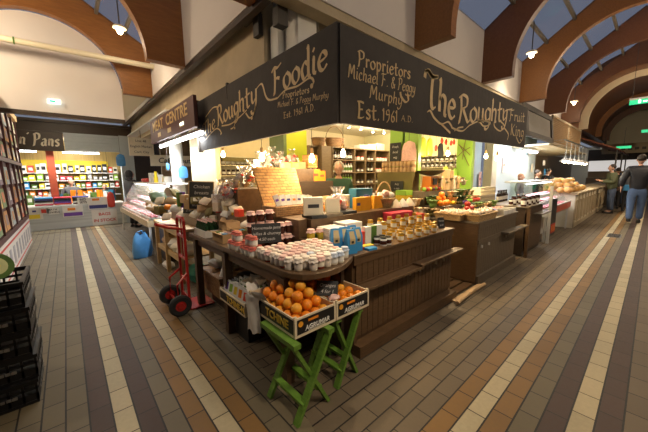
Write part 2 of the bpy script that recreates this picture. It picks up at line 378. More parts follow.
def arch_pts(cy, r, zc, zf, n=28):   # inner curve from one foot to the other
    return [(cy+r, zf)]+[(cy+r*math.cos(t), zc+r*math.sin(t)) for t in [PI*k/n for k in range(n+1)]]+[(cy-r, zf)]
def arch(axis, at, c, r, wall, th, mt, zf=3.26, zc=3.40, zw=4.22, zap=5.55, wall2=None, closed=False):
    """laminated arch across an aisle: semicircle inside, wall face and roof slope outside"""
    inner = arch_pts(c, r, zc, zf); w2 = wall2 if wall2 is not None else 2*c-wall
    outer = [(w2, zf), (w2, zw), (c, zap), (wall, zw), (wall, zf)]
    if closed:
        R = wall-c; outer = [(w2, zf)]+[(c-R*math.cos(t), zc+R*math.sin(t)) for t in [PI*k/28 for k in range(29)]]+[(wall, zf)]
    # strip faces between inner and outer resampled by angle
    def outer_at(a):
        d = (math.cos(a), math.sin(a)); best = None
        for k in range(len(outer)-1):
            (x1, z1), (x2, z2) = outer[k], outer[k+1]; ex, ez = x2-x1, z2-z1
            den = d[0]*ez-d[1]*ex
            if abs(den) < 1e-9: continue
            t = ((x1-c)*ez-(z1-zc)*ex)/den; s = ((x1-c)*d[1]-(z1-zc)*d[0])/den
            if t > 0 and -1e-6 <= s <= 1+1e-6: best = t if best is None else max(best, t)
        return (c+d[0]*best, zc+d[1]*best)
    n = 48; inn = [(c+r, zf)]; out = [(wall, zf)]
    angs = sorted(set([PI*k/n for k in range(n+1)]+[math.atan2(zw-zc, wall-c), PI-math.atan2(zw-zc, c-w2)]))
    for a in angs:
        inn.append((c+r*math.cos(a), zc+r*math.sin(a))); out.append(outer_at(a))
    inn.append((c-r, zf)); out.append((w2, zf))
    m = len(inn); vs = []
    for s in (0, th):
        for q in inn+out:
            vs.append((at+s, q[0], q[1]) if axis == 0 else (q[0], at+s, q[1]))
    fs = []
    for k in range(m-1):
        fs += [(k, k+1, m+k+1, m+k), (2*m+k, 3*m+k, 3*m+k+1, 2*m+k+1), (k, 2*m+k, 2*m+k+1, k+1), (m+k, m+k+1, 3*m+k+1, 3*m+k)]
    fs += [(0, m, 3*m, 2*m), (m-1, 3*m-1, 4*m-1, 2*m-1)]
    b = MB(); b.add(vs, fs); return b
TH = .14
CY, RY, WY = .52, 1.36, 2.4
k = 0
for X, mt in ((3.84, 'arch_orange'), (6.24, 'arch_dark'), (8.64, 'arch_orange'), (11.04, 'arch_dark'), (13.44, 'arch_dark')):
    k += 1; struct('trim_%d' % (k+10), arch(0, X, CY, RY, WY, TH, mt), M[mt], smooth=False)
struct('trim_16', arch(0, 15.8, CY, 1.42, CY+1.70, .12, 'cream', closed=True, zc=3.52), M['cream'])
struct('trim_17', arch(0, 13.6, CY, 1.70, CY+1.88, 2.3, 'arch_dark', closed=True, zc=3.45), M['arch_dark'])
struct('trim_18', arch(0, 15.95, CY, 1.58, CY+1.88, 9, 'arch_dark', closed=True, zc=3.45), M['arch_dark'])
struct('trim_19', arch(0, 19.6, CY, 1.36, CY+1.60, .15, 'arch_orange', closed=True, zc=3.42), M['arch_orange'])
struct('trim_20', arch(0, 22.5, CY, 1.30, CY+1.60, .15, 'arch_dark', closed=True, zc=3.40), M['arch_dark'])
struct('wall_far_right', MB().box(24.9, -1.5, 3.15, 25.1, 2.6, 5.4), M['cream'])
CX, RX, WX = -.10, 1.17, 1.6
for Y, mt in ((5.1, 'arch_orange'), (7.4, 'arch_orange'), (2.8, 'arch_orange')):
    k += 1; struct('trim_%d' % (k+20), arch(1, Y, CX, RX, WX, TH, mt, zc=3.24+.02, zf=3.24, zap=5.2), M[mt])
# white barrel vault and lunette wall at the end of the left aisle
lun = [(CX-RX+.01, 2.73), (CX+RX-.01, 2.73)]+[(CX+(RX-.01)*math.cos(PI*k/36), 3.26+(RX-.01)*math.sin(PI*k/36)) for k in range(37)]
bl = MB(); nl_ = len(lun); bl.add([(x, 7.56, z) for x, z in lun]+[(x, 7.66, z) for x, z in lun], [tuple(range(nl_)), tuple(range(2*nl_-1, nl_-1, -1))]+[(k, nl_+k, nl_+(k+1) % nl_, (k+1) % nl_) for k in range(nl_)])
struct('wall_lunette', bl, M['white_wall'])
struct('trim_74', MB().box(CX-RX, 7.56, 2.66, CX+RX, 7.70, 2.728), M['dark_wood'])
struct('ceiling_far_left', MB().box(-1.79, 7.67, 3.34, 1.59, 12.0, 3.38), M['cream'])
# roof: glass panes between the arches and glazing bars, roof slopes
def slope(axis, a0, a1, c, w, zw, zap, n, name, lo=None):
    for sgn in (1, -1):
        gl = MB(); fr = MB()
        def pt(s, t, off=0):
            p = c+sgn*(w-c)*(1-t); z = zw+(zap-zw)*t+off
            return (s, p, z) if axis == 0 else (p, s, z)
        gl.add([pt(a0, 0), pt(a1, 0), pt(a1, 1), pt(a0, 1)], [(0, 1, 2, 3)])
        for i in range(1, n):
            t = i/n; fr.bar(pt(a0, t, -.03), pt(a1, t, -.03), .05, .07)
        m = (a0+a1)/2
        g = struct(name, gl, M['sky_glass'], solid=.012); struct('window_frame', fr, M['mullion'], parent=g)
nw = 0
for x0 in (-1.0, 1.44, 3.98, 6.38, 8.78, 11.18):
    x1 = 3.84 if x0 == 1.44 else (1.44 if x0 < 0 else x0+2.26); nw += 1
    slope(0, x0, x1, CY, WY, 4.20, 5.53, 4, 'window_%d' % nw)
for y0, y1 in ((.2, 2.8), (2.94, 5.1), (5.24, 7.4)):
    nw += 1; slope(1, y0, y1, CX, WX, 4.2, 5.18, 4, 'window_%d' % nw)
# upper white walls with the beam under them
struct('wall_right_upper', MB().box(WX, WY, 3.27, 13.6, WY+.12, 4.22), M['white_wall'])
struct('wall_left_upper', MB().box(WX, WY, 3.27, WX+.12, 12.0, 4.22), M['white_wall'])
struct('wall_right_upper_far', MB().box(13.6, CY+1.86, 3.0, 25, CY+1.98, 3.5), M['arch_dark'])
struct('wall_opposite_right', MB().box(1.0, -1.36-.12, 3.27, 25, -1.36, 4.22), M['white_wall'])
struct('wall_opposite_left', MB().box(-1.92, .5, 3.1, -1.8, 12.0, 4.22), M['white_wall'])
struct('trim_2', MB().box(WX+.02, WY+.02, 3.17, 14, WY+.2, 3.268), M['concrete'])
struct('trim_3', MB().box(WX+.01, WY+.02, 3.20, WX+.09, 12.0, 3.268), M['dark_wood'])
struct('trim_4', MB().box(WX+.12, WY+.2, 3.0, WX+.24, WY+.3, 3.17), M['steel_dark'])
# walls of the hall below on the far sides
struct('wall_opposite_right_lower', MB().box(-2, -1.75, 0, 32, -1.6, 3.27), M['dark_wood'])
struct('wall_opposite_left_lower', MB().box(-2.1, -2, 0, -1.95, 14, 3.27), M['dark_wood'])
struct('wall_far_left_lower', MB().box(-2.1, 13.9, 0, 6.9, 14.0, 3.3), M['dark_wood'])
struct('wall_end_right', MB().box(27.8, -2, 0, 28, 8, 3.3), M['cream'])
# concrete wall over the left sign and its beam, column
struct('wall_concrete', MB().box(1.80, 3.02, 2.66, 1.94, 12.0, 3.9), M['concrete'])
struct('wall_concrete_front', MB().box(2.3, 2.66, 2.6, 7.2, 2.78, 3.9), M['concrete'])
cl = MB(); cl.box(1.96, 2.60, 2.5, 2.22, 3.20, 3.95); cl.box(1.87, 2.84, 2.66, 1.955, 3.0, 3.15); struct('trim_5', cl, M['white_paint'], bevel=.01)
st = MB(); st.box(1.72, 3.04, 3.27, 1.795, 3.4, 3.65); st.box(1.74, 3.02, 3.05, 1.795, 3.14, 3.27); struct('trim_6', st, M['steel_dark'])

# ---- the corner stall shell
struct('wall_stall_back', MB().box(1.95, 6.2, 0, 7.3, 6.3, 2.75), mat('warm_cream_wall', (.80, .70, .45), .7, var=.05))
struct('wall_stall_side', MB().box(7.20, 2.95, 0, 7.28, 6.2, 2.75), mat('yellow_cream_wall', (.76, .72, .42), .7, var=.05))
struct('ceiling_stall', MB().box(2.0, 2.3, 2.72, 7.3, 6.2, 2.78), M['cream'])
struct('wall_stall_left', MB().box(1.95, 5.0, 0, 2.03, 6.2, 2.75), mat('white_cream_wall', (.62, .52, .34), .7, var=.05))
for (x0, y0, x1, y1, m_) in ((4.62, 2.75, 4.72, 3.02, 'lime'), (4.62, 3.07, 4.72, 3.34, 'lime'), (6.4, 2.56, 6.52, 2.88, 'lime'), (6.78, 2.7, 6.9, 2.9, 'cream')):
    k += 1; struct('trim_%d' % (k+30), MB().box(x0, y0, 0, x1, y1, 2.72), M[m_])
struct('trim_60', MB().box(4.66, 3.02, 0, 4.70, 3.07, 2.72), M['veg_d'])
struct('trim_61', MB().box(2.78, 4.06, 0, 3.20, 4.14, 2.72), M['limey'])
struct('trim_62', MB().box(2.72, 4.06, 0, 2.78, 4.5, 2.72), M['olive'])
# bright neighbour unit
wb = mat('pale_blue_white_panel', (.52, .62, .66), .5, var=.03)
struct('wall_neighbour', MB().box(8.9, 2.95, 0, 13.0, 3.05, 3.1), wb)
struct('wall_neighbour_side', MB().box(7.3, 3.3, 0, 8.9, 3.4, 3.1), wb)
struct('ceiling_neighbour', MB().box(7.3, 2.1, 2.9, 15, 4.0, 2.95), M['whitegloss'])
struct('trim_63', MB().box(8.05, 2.72, 0, 8.4, 2.92, 2.9), M['cream'])
# ================================================================ LETTERING
GL = {
'T': (.64, [[(-.02,.74),(.02,.92),(.14,1.0),(.34,.93),(.62,1.02)],[(-.02,.93),(.14,.97),(.34,.90),(.60,.98)],[(.36,.93),(.32,.5),(.33,.10),(.42,.0),(.54,.08)]]),
'h': (.50, [[(.06,1.0),(.10,.9),(.08,.45),(.08,0)],[(.08,.35),(.2,.54),(.36,.5),(.38,.28),(.36,.0),(.46,-.03)]]),
'e': (.46, [[(.08,.28),(.38,.36),(.36,.52),(.2,.56),(.06,.32),(.12,.05),(.28,-.02),(.44,.12)]]),
'R': (.66, [[(.10,1),(.14,.5),(.06,0),(.0,-.02)],[(-.02,.90),(.2,1.03),(.46,.93),(.46,.64),(.28,.52),(.12,.5)],[(.25,.5),(.40,.22),(.56,-.02),(.68,.06)]]),
'o': (.48, [[(.24,.56),(.06,.4),(.06,.14),(.22,-.02),(.4,.12),(.42,.40),(.24,.56)]]),
'u': (.50, [[(.04,.56),(.09,.5),(.08,.14),(.2,-.02),(.38,.14)],[(.38,.56),(.38,.1),(.48,-.02)]]),
'g': (.48, [[(.38,.5),(.2,.56),(.06,.34),(.14,.03),(.36,.14)],[(.42,.58),(.40,.0),(.30,-.30),(.12,-.36),(.04,-.24)]]),
't': (.42, [[(.18,.90),(.16,.4),(.2,.02),(.38,.04)],[(.0,.52),(.40,.60)]]),
'y': (.50, [[(.04,.56),(.1,.5),(.1,.2),(.2,.06),(.38,.2)],[(.44,.60),(.40,.0),(.24,-.36),(.06,-.38),(.02,-.24)]]),
'F': (.64, [[(.14,1),(.16,.5),(.10,0),(.02,-.02)],[(-.06,.88),(.1,1.02),(.34,.96),(.6,1.06)],[(.14,.52),(.30,.56),(.46,.50)]]),
'd': (.52, [[(.38,.45),(.2,.56),(.06,.3),(.16,-.01),(.38,.1)],[(.36,1.06),(.41,.95),(.40,.3),(.42,.04),(.52,0)]]),
'i': (.24, [[(.06,.56),(.11,.5),(.10,.08),(.22,0)],[(.08,.84),(.14,.78)]]),
'r': (.38, [[(.04,.56),(.10,.5),(.10,0)],[(.1,.34),(.22,.56),(.36,.50)]]),
's': (.40, [[(.36,.48),(.2,.58),(.08,.42),(.32,.20),(.26,-.01),(.04,.06)]]),
'P': (.58, [[(.10,1),(.14,.5),(.08,0),(.0,-.02)],[(-.02,.90),(.2,1.03),(.48,.93),(.48,.62),(.30,.48),(.12,.5)]]),
'p': (.50, [[(.04,.56),(.10,.48),(.10,-.36)],[(.1,.42),(.28,.57),(.43,.35),(.3,-.02),(.1,.1)]]),
'M': (.80, [[(.0,.0),(.08,.1),(.14,1),(.36,.30)],[(.36,.30),(.60,1),(.66,.1),(.76,0)]]),
'c': (.42, [[(.38,.46),(.2,.56),(.06,.3),(.16,-.02),(.40,.08)]]),
'a': (.50, [[(.08,.48),(.26,.57),(.37,.42),(.36,.06),(.48,0)],[(.36,.32),(.12,.26),(.07,.08),(.2,-.02),(.36,.10)]]),
'l': (.26, [[(.06,1.02),(.10,.95),(.09,.1),(.22,0)]]),
'.': (.20, [[(.07,.05),(.12,.0)]]),
'&': (.60, [[(.54,.0),(.16,.66),(.24,.92),(.38,.80),(.08,.34),(.18,.0),(.40,.06),(.54,.38)]]),
'm': (.74, [[(.04,.56),(.09,.5),(.08,0)],[(.08,.36),(.2,.56),(.32,.46),(.32,0)],[(.32,.36),(.46,.56),(.58,.46),(.58,.04),(.68,0)]]),
'E': (.56, [[(.12,1),(.14,.5),(.10,0)],[(.0,.98),(.24,1.0),(.48,.94)],[(.12,.52),(.40,.54)],[(.02,.0),(.3,.0),(.50,.10)]]),
'1': (.28, [[(.02,.78),(.12,.96),(.12,0)]]),
'9': (.48, [[(.38,.70),(.30,.94),(.10,.84),(.10,.56),(.34,.58),(.38,.80),(.34,.2),(.12,-.12)]]),
'6': (.46, [[(.36,.96),(.12,.56),(.10,.10),(.28,-.02),(.40,.22),(.28,.46),(.10,.34)]]),
'A': (.60, [[(.0,.0),(.28,1)],[(.28,1),(.50,.06),(.58,.0)],[(.12,.38),(.44,.38)]]),
'D': (.60, [[(.10,1),(.10,0)],[(.0,.98),(.32,.96),(.50,.5),(.32,.02),(.02,.02)]]),
'K': (.64, [[(.10,1),(.12,.5),(.08,0)],[(.54,1.0),(.14,.48)],[(.2,.54),(.40,.1),(.62,.0)]]),
'n': (.50, [[(.04,.56),(.09,.5),(.08,0)],[(.08,.36),(.2,.56),(.37,.48),(.37,.04),(.48,0)]]),
"'": (.20, [[(.02,.9),(.16,1.04)]]),
' ': (.30, []),
}
def spline(pts, n=7):
    if len(pts) < 3: return [tuple(Vector(pts[0]).lerp(Vector(pts[1]), k/3)) for k in range(4)]
    P = [pts[0]]+list(pts)+[pts[-1]]; out = []
    for i in range(1, len(P)-2):
        p0, p1, p2, p3 = P[i-1], P[i], P[i+1], P[i+2]
        for k in range(n):
            t = k/n
            out.append(tuple(.5*((2*p1[a])+(-p0[a]+p2[a])*t+(2*p0[a]-5*p1[a]+4*p2[a]-p3[a])*t*t+(-p0[a]+3*p1[a]-3*p2[a]+p3[a])*t**3) for a in (0, 1)))
    out.append(tuple(pts[-1])); return out
def ribbon(b, pts, w0, w1, nib, T):
    """variable-width stroke: pen nib at an angle; T maps (u, v) of the sign to a point"""
    m = len(pts); L = []; R = []
    for k in range(m):
        a = pts[max(0, k-1)]; c = pts[min(m-1, k+1)]; dx, dy = c[0]-a[0], c[1]-a[1]; l = math.hypot(dx, dy) or 1; dx /= l; dy /= l
        w = (w0+(w1-w0)*abs(dx*math.sin(nib)-dy*math.cos(nib)))/2
        L.append((pts[k][0]-dy*w, pts[k][1]+dx*w)); R.append((pts[k][0]+dy*w, pts[k][1]-dx*w))
    b.add([T(*p) for p in L]+[T(*p) for p in R], [(k, k+1, m+k+1, m+k) for k in range(m-1)])
def word(b, text, p0, p1, h, T, wt=.15, thin=.05, nib=.5, slant=0, track=.06):
    """text from p0 to p1 (baseline on the sign, metres), capital height h"""
    adv = sum(GL[c][0]+track for c in text); dx, dy = p1[0]-p0[0], p1[1]-p0[1]; Lw = math.hypot(dx, dy); sx = Lw/adv; ux, uy = dx/Lw, dy/Lw
    x = 0
    for c in text:
        for st in GL[c][1]:
            pts = [((x+q[0]+slant*q[1])*sx, q[1]*h) for q in spline(st)]
            pts = [(p0[0]+ux*q[0], p0[1]+uy*q[0]+q[1]) for q in pts]
            ribbon(b, pts, thin*h, wt*h, nib, T)
        x += GL[c][0]+track
def flourish(b, pts, w0, w1, T, n=9): ribbon(b, spline(pts, n), w0, w1, .6, T)
def btext(name, body, size, m, parent, loc, rot, ext=.0015, align='CENTER', squash=1, shear=0, bold=0):
    c = bpy.data.curves.new('t', 'FONT'); c.body = body; c.size = size; c.extrude = ext; c.align_x = align; c.align_y = 'CENTER'; c.resolution_u = 3; c.shear = shear; c.offset = bold
    o = bpy.data.objects.new('t', c); COL.objects.link(o); dg = bpy.context.evaluated_depsgraph_get()
    me = bpy.data.meshes.new_from_object(o.evaluated_get(dg)); bpy.data.objects.remove(o); me.materials.clear(); me.materials.append(m)
    q = bpy.data.objects.new(name, me); COL.objects.link(q); q.location = loc; q.rotation_euler = rot; q.scale = (squash, 1, 1)
    if parent: q.parent = parent
    return q
ROT_R = (PI/2, 0, 0)            # reads on a face looking along -Y
ROT_L = (PI/2, 0, -PI/2)        # reads on a face looking along -X

# ---- the corner banner, two faces
YS, XS = 1.70, 1.665
bn = thing('sign_board', 'long dark banner over the corner stall lettered The Roughty Foodie, facing left aisle', 'sign', (XS, 3.25, 2.3), group='corner stall banners')
def tl(p, o=0): return (p[0]-XS, p[1]-3.25, p[2]-2.3)
def wavy(b, p, q, z0, z1, y0, off, n=26):
    pass
f = MB(); f.box(0, -1.535, -.38, .035, 1.62, .37); f.build('panel', M['sign'], bn)
TL = lambda u, v: (-.004, -u, v)        # u to the right when read
def uvL(px, py):
    p = onX(px, py, XS); return (-(p.y-3.25), p.z-2.3)
def mL(px): p = uvL(px, 100); q = uvL(px, 101); return abs(q[1]-p[1])
g = MB()
word(g, 'The', uvL(204, 138), uvL(216, 126.5), mL(209)*15, TL, .17)
word(g, 'Roughty', uvL(218, 125.5), uvL(258, 101.5), mL(237)*21, TL, .17, track=.03)
word(g, 'Foodie', uvL(273.5, 94), uvL(329, 66.5), mL(300)*27, TL, .17, track=.05)
word(g, 'Proprietors', uvL(283, 98.5), uvL(310, 92.5), mL(296)*6.5, TL, .20)
word(g, 'Michael F. & Peggy Murphy', uvL(278, 107.5), uvL(329, 97.5), mL(305)*6, TL, .15, slant=.1)
word(g, 'Est. 1961 A.D.', uvL(284, 118.5), uvL(316, 110), mL(300)*6.5, TL, .17)
for pts in ([(256,90),(262,84),(266,96),(270,100),(278,98)], [(278,98),(286,90),(298,86),(310,78),(314,82),(311,88)],
            [(206,140),(209,136),(216,129),(220,130),(222,134)], [(222,126),(231,124),(240,117),(247,110)], [(246,113),(250,118),(254,114),(256,106)], [(206,117),(213,108),(219,107)], [(231,129),(234,127),(236,120),(237,112)]):
    flourish(g, [uvL(*p) for p in pts], .008, .024, TL)
for p, r in (((312, 86), .022), ((252, 118), .022), ((235, 128), .016), ((221, 134), .014)):
    u, v = uvL(*p); n = 10; g.add([TL(u+r*math.cos(2*PI*k/n), v+r*math.sin(2*PI*k/n)) for k in range(n)], [tuple(range(n))])
g.build('lettering', M['gold'], bn)
g = MB(); g.box(-.012, 1.62, -.40, .05, 1.68, .40); g.build('end_post', M['dark_wood'], bn)
g = MB(); g.box(-.006, .50, .20, 0, .515, .37); g.box(.0, .49, .36, .03, .53, .40); g.build('fixing', M['steel_dark'], bn)

br_ = thing('sign_board', 'long dark banner lettered The Roughty Fruit King with proprietors, facing right aisle', 'sign', (4.1, YS, 2.3), group='corner stall banners')
X0, X1 = XS+.02, 6.66
f = MB(); f.add([(X0-4.1, 0, -.38), (X1-4.1, 0, -.30), (X1-4.1, 0, .43), (X0-4.1, 0, .36), (X0-4.1, .035, -.38), (X1-4.1, .035, -.30), (X1-4.1, .035, .43), (X0-4.1, .035, .36)],
       [(0, 1, 2, 3), (4, 7, 6, 5), (0, 4, 5, 1), (1, 5, 6, 2), (2, 6, 7, 3), (3, 7, 4, 0)]); f.build('panel', M['sign'], br_)
TR = lambda u, v: (u, -.004, v)
def uvR(px, py):
    p = onY(px, py, YS); return (p.x-4.1, p.z-2.3)
def mR(px): p = uvR(px, 100); q = uvR(px, 101); return abs(q[1]-p[1])
g = MB()
word(g, 'Proprietors', uvR(357.5, 65.5), uvR(410.5, 79), mR(380)*13.5, TR, .17)
word(g, 'Michael F. & Peggy', uvR(347.5, 77), uvR(415, 93.5), mR(378)*12, TR, .14, slant=.08)
word(g, 'Murphy', uvR(369, 97.5), uvR(402, 105.5), mR(385)*12, TR, .15, slant=.08)
word(g, 'Est.', uvR(357, 117.5), uvR(380, 120.5), mR(368)*16, TR, .19)
word(g, '1961', uvR(382, 120.5), uvR(398, 122.5), mR(390)*12, TR, .17)
word(g, 'A.D.', uvR(401, 121), uvR(413, 122.5), mR(406)*6, TR, .15)
word(g, 'The', uvR(424, 104), uvR(455, 119.5), mR(440)*33, TR, .18, track=.02)
word(g, 'Roughty', uvR(458, 121.5), uvR(507, 121), mR(482)*24, TR, .19, track=.02)
word(g, 'Fruit', uvR(509, 120.5), uvR(524.5, 122), mR(516)*11, TR, .17)
word(g, 'King', uvR(510, 135), uvR(523.5, 137), mR(516)*12, TR, .17)
for pts in ([(427,112),(430,111),(434,118),(441,124),(448,122),(452,128)], [(441,124),(446,129),(450,133)], [(452,128),(462,131),(470,125),(480,121),(490,122)], [(478,118),(483,126),(490,124),(488,119)],
            [(400,92),(401,97),(405,102),(408,100),(407,94)], [(495,118),(494,126),(500,131),(504,126),(500,121)], [(503,117),(505,111),(512,109)], [(504,128),(508,134),(507,140)], [(516,137),(519,143),(522,140)], [(454,131),(458,128),(463,127)]):
    flourish(g, [uvR(*p) for p in pts], .010, .032, TR)
g.build('lettering', M['gold'], br_)
# post seen in the gap where the two banners part
struct('trim_64', MB().box(XS+.04, YS+.04, 1.92, XS+.10, YS+.10, 2.2), M['white_paint'])
struct('trim_65', MB().box(XS+.06, YS+.05, 2.55, 6.6, YS+.12, 2.62).box(XS+.05, YS+.13, 2.55, XS+.12, 4.85, 2.62).box(XS+.1, YS+.1, 2.02, 6.6, YS+.14, 2.05).box(XS+.1, YS+.1, 2.0, XS+.13, 4.9, 2.03), M['cream'])
struct('ceiling_canopy', MB().box(XS+.1, YS+.12, 2.62, 7.0, 2.66, 2.66), M['cream'])
struct('ceiling_canopy_left', MB().box(XS+.1, 2.66, 2.62, 1.95, 6.2, 2.66), M['cream'])
# ================================================================ TABLE AND COUNTERS
def boards(b, x0, x1, z0, z1, y, w=.075, t=.012, axis=0):
    n = max(1, round((x1-x0)/w)); w = (x1-x0)/n
    for i in range(n):
        a = x0+i*w+.003; c = x0+(i+1)*w-.003
        if axis == 0: b.box(a, y, z0, c, y+t, z1)
        else: b.box(y, a, z0, y+t, c, z1)
t = thing('display_table', 'long dark brown wooden table with rounded front at the stall corner', 'table', (1.3, 2.3, 0))
poly = [(1.035,1.62),(1.05,1.52),(1.09,1.455),(1.16,1.41),(1.25,1.39),(1.36,1.395),(1.47,1.43),(1.58,1.485),(1.66,1.535),(1.66,3.5),(1.00,3.5)]
MB().prism([(x-1.3, y-2.3) for x, y in poly], .825, .868).build('table_top', M['brown_top'], t, bevel=.006)
a = MB(); a.box(-.24, -.68, .735, -.215, 1.12, .825); a.box(-.24, -.70, .735, .30, -.675, .825); a.build('apron', M['brown'], t)
for (x, y) in ((-.215, -.655), (-.235, .30), (-.235, 1.12), (.30, -.655), (.30, 1.12), (.30, .3)):
    MB().box(x-.035, y-.035, 0, x+.035, y+.035, .80).build('leg', M['brown'], t)
MB().box(.27, -.72, .02, .30, 1.1, .82).build('back_panel', M['dark_wood'], t)
# corner counter
c = thing('counter', 'dark brown panelled corner counter with fold-down ledge flaps', 'counter', (2.55, 1.9, 0))
MB().box(-.88, -.345, .03, .86, .45, .85).build('body', M['brown'], c)
b = MB(); boards(b, -.85, .86, .62, .78, -.362); boards(b, -.85, .86, .14, .56, -.362); b.box(-.88, -.37, .78, .87, -.345, .85); b.build('panelling', M['brown'], c)
b = MB(); b.box(-.885, -.372, .56, .87, -.345, .62); b.box(-.885, -.372, .08, -.85, -.345, .62); b.box(-.88, -.44, 0, .87, -.345, .10); b.build('rail', M['brown'], c)
MB().box(-.89, -.38, .845, .88, .45, .868).build('counter_top', M['brown_top'], c, bevel=.004)
MB().box(-.88, -.48, .585, .02, -.375, .605).build('ledge', M['brown_top'], c)
MB().box(-.02, -.48, .607, .93, -.375, .627).build('ledge', M['brown_top'], c)
for x in (-.08, .1, .45, .62): MB().box(x-.006, -.392, .515, x+.006, -.372, .545).build('catch', M['labelw'], c)
# fruit counter
c = thing('counter', 'grey brown panelled counter carrying fruit and vegetables', 'counter', (4.86, 1.9, 0))
MB().box(-.80, -.40, .03, .80, .5, .84).build('body', M['grey_brown'], c)
MB().box(-.83, -.42, .03, -.802, .5, .86).build('end_panel', M['brown'], c)
b = MB(); boards(b, -.79, .79, .62, .78, -.417); boards(b, -.79, .79, .12, .56, -.417); b.box(-.80, -.425, .78, .80, -.402, .86); b.build('panelling', M['grey_brown'], c)
b = MB(); b.box(-.80, -.43, .56, .80, -.402, .62); b.box(-.80, -.45, 0, .80, -.40, .12); b.build('rail', M['grey_brown'], c)
MB().box(-.84, -.435, .845, .84, .5, .868).build('counter_top', M['grey_top'], c, bevel=.004)
MB().box(.05, -.54, .60, 1.08, -.43, .622).build('ledge', M['grey_top'], c)
for x in (-.68, -.42, .3): MB().box(x-.008, -.438, .50, x+.008, -.417, .54).build('catch', M['labelw'], c)
# third, dark counter
c = thing('counter', 'small dark counter with bottles beside the white-legged chilled case', 'counter', (6.62, 1.8, 0))
MB().box(-.55, -.34, .03, .60, .5, .90).build('body', M['dark_wood'], c)
b = MB(); boards(b, -.5, .6, .1, .8, -.357); b.box(-.55, -.36, .80, .6, -.342, .90); b.build('panelling', M['brown'], c)
MB().box(-.58, -.40, .90, .62, .5, .925).build('counter_top', M['grey_top'], c)
MB().box(-.1, -.50, .74, .62, -.362, .76).build('ledge', M['grey_top'], c)
MB().box(-.56, -.42, 0, -.52, -.37, .9).build('post', M['brown'], c)
# floor boards in the gap
b = MB()
for i in range(5): b.box(3.46, 1.50+i*.13, .005, 4.00, 1.60+i*.13, .03)
tag(b.build('floor_boards', M['brown_top']), 'worn wooden floor boards in the gap between two counters', 'boards')
tag(MB().tube([(3.25, 1.37, .03), (3.75, 1.40, .03), (4.1, 1.38, .03)], .022, 8).box(3.3, 1.385, .0, 4.1, 1.46, .02).build('door_bar', M['card_l']), 'pale wooden bar lying on floor across the counter gap', 'bar')
# wicker baskets under things are in 05

# green trestles and orange crates
def trestle(name, label, loc, rz, W, L, H, gap):
    t = thing(name, label, 'trestle', loc, rz, 'green trestles')
    # two X pairs: legs cross in the x-z plane, depth L along y
    for y, nm in ((0, 'leg'), (L, 'leg')):
        MB().bar((0, y, 0), (W, y, H), .022, .045, up=(0, 1, 0)).build('leg', M['trestle'], t)
        MB().bar((W, y+gap, 0), (0, y+gap, H), .022, .045, up=(0, 1, 0)).build('leg', M['trestle'], t)
    MB().bar((.22*W, -.015, .22*H), (.22*W, L+.015, .22*H), .02, .045, up=(1, 0, 0)).build('rung', M['trestle'], t)
    MB().bar((.76*W, gap, .24*H), (.76*W, L+gap, .24*H), .02, .045, up=(1, 0, 0)).build('rung', M['trestle'], t)
    for x in (0.01, W): MB().bar((x, -.02, H), (x, L+.06, H), .05, .03).build('top_rail', M['trestle'], t)
    return t
trestle('folding_trestle', 'green painted folding trestle under the left orange crate, nearest the aisle', (.90, 1.295, 0), 0, .28, .31, .515, .03)
trestle('folding_trestle', 'green painted trestle under the right orange crate, against the counter', (1.30, 1.36, 0), 0, .235, .30, .515, .03)
def fruit_crate(name, label, loc, W, L, H, side_txt='TCHINE', front=True, group=None, face=True):
    t = thing(name, label, 'crate', loc, 0, group)
    th = .010
    MB().box(0, 0, 0, W, L, .008).build('base', M['crate_wood'], t)
    for i, (x0, y0, x1, y1) in enumerate(((0, 0, W, th), (0, L-th, W, L), (0, th, th, L-th), (W-th, th, W, L-th))):
        p = MB().box(x0, y0, .008, x1, y1, H).build('side_board', M['crate_wood'], t)
    q = MB().box(.016, -.002, .020, W-.016, 0, H-.012).build('printed_panel', M['black'], t)
    u = MB().box(-.002, .016, .020, 0, L-.016, H-.012).build('printed_panel', M['black'], t)
    for x, y in ((th, th), (W-th, th), (th, L-th), (W-th, L-th)):
        MB().box(x-.008, y-.008, 0, x+.008, y+.008, H+.010).build('corner_post', M['crate_wood'], t)
    btext('lettering', side_txt, .075, mat_y, t, (-.004, L*.34, H*.52), ROT_L, bold=.0016)
    if face:
        btext('lettering', 'AGRUMAR', .042, M['labelw'], t, (W*.52, -.004, H*.36), ROT_R, bold=.0006, shear=.15)
        b = MB(); b.lathe([(.018, 0), (.018, .002)], 14); o = b.build('fruit_print', M['orange_l'], t, loc=(.04, -.0045, H*.68), rot=(PI/2, 0, 0))
        MB().box(.10, -.0035, H*.66, .18, -.002, H*.78).build('hand_hole', M['orange'], t)
        b = MB()
        for k in range(3): b.box(W*.30, -.0035, H*(.16+.04*k), W*.72, -.002, H*(.17+.04*k))
        b.build('small_print', M['label'], t)
    return t
mat_y = mat('yellow_lettering', (.75, .50, .06), .5)
fruit_crate('fruit_crate', 'shallow printed crate heaped with oranges, the left one on the trestles', (.93, 1.325, .535), .335, .58, .125, group='orange crates')
fruit_crate('fruit_crate', 'shallow printed crate of oranges beside the counter, the right one', (1.272, 1.325, .535), .335, .58, .125, side_txt='', group='orange crates')
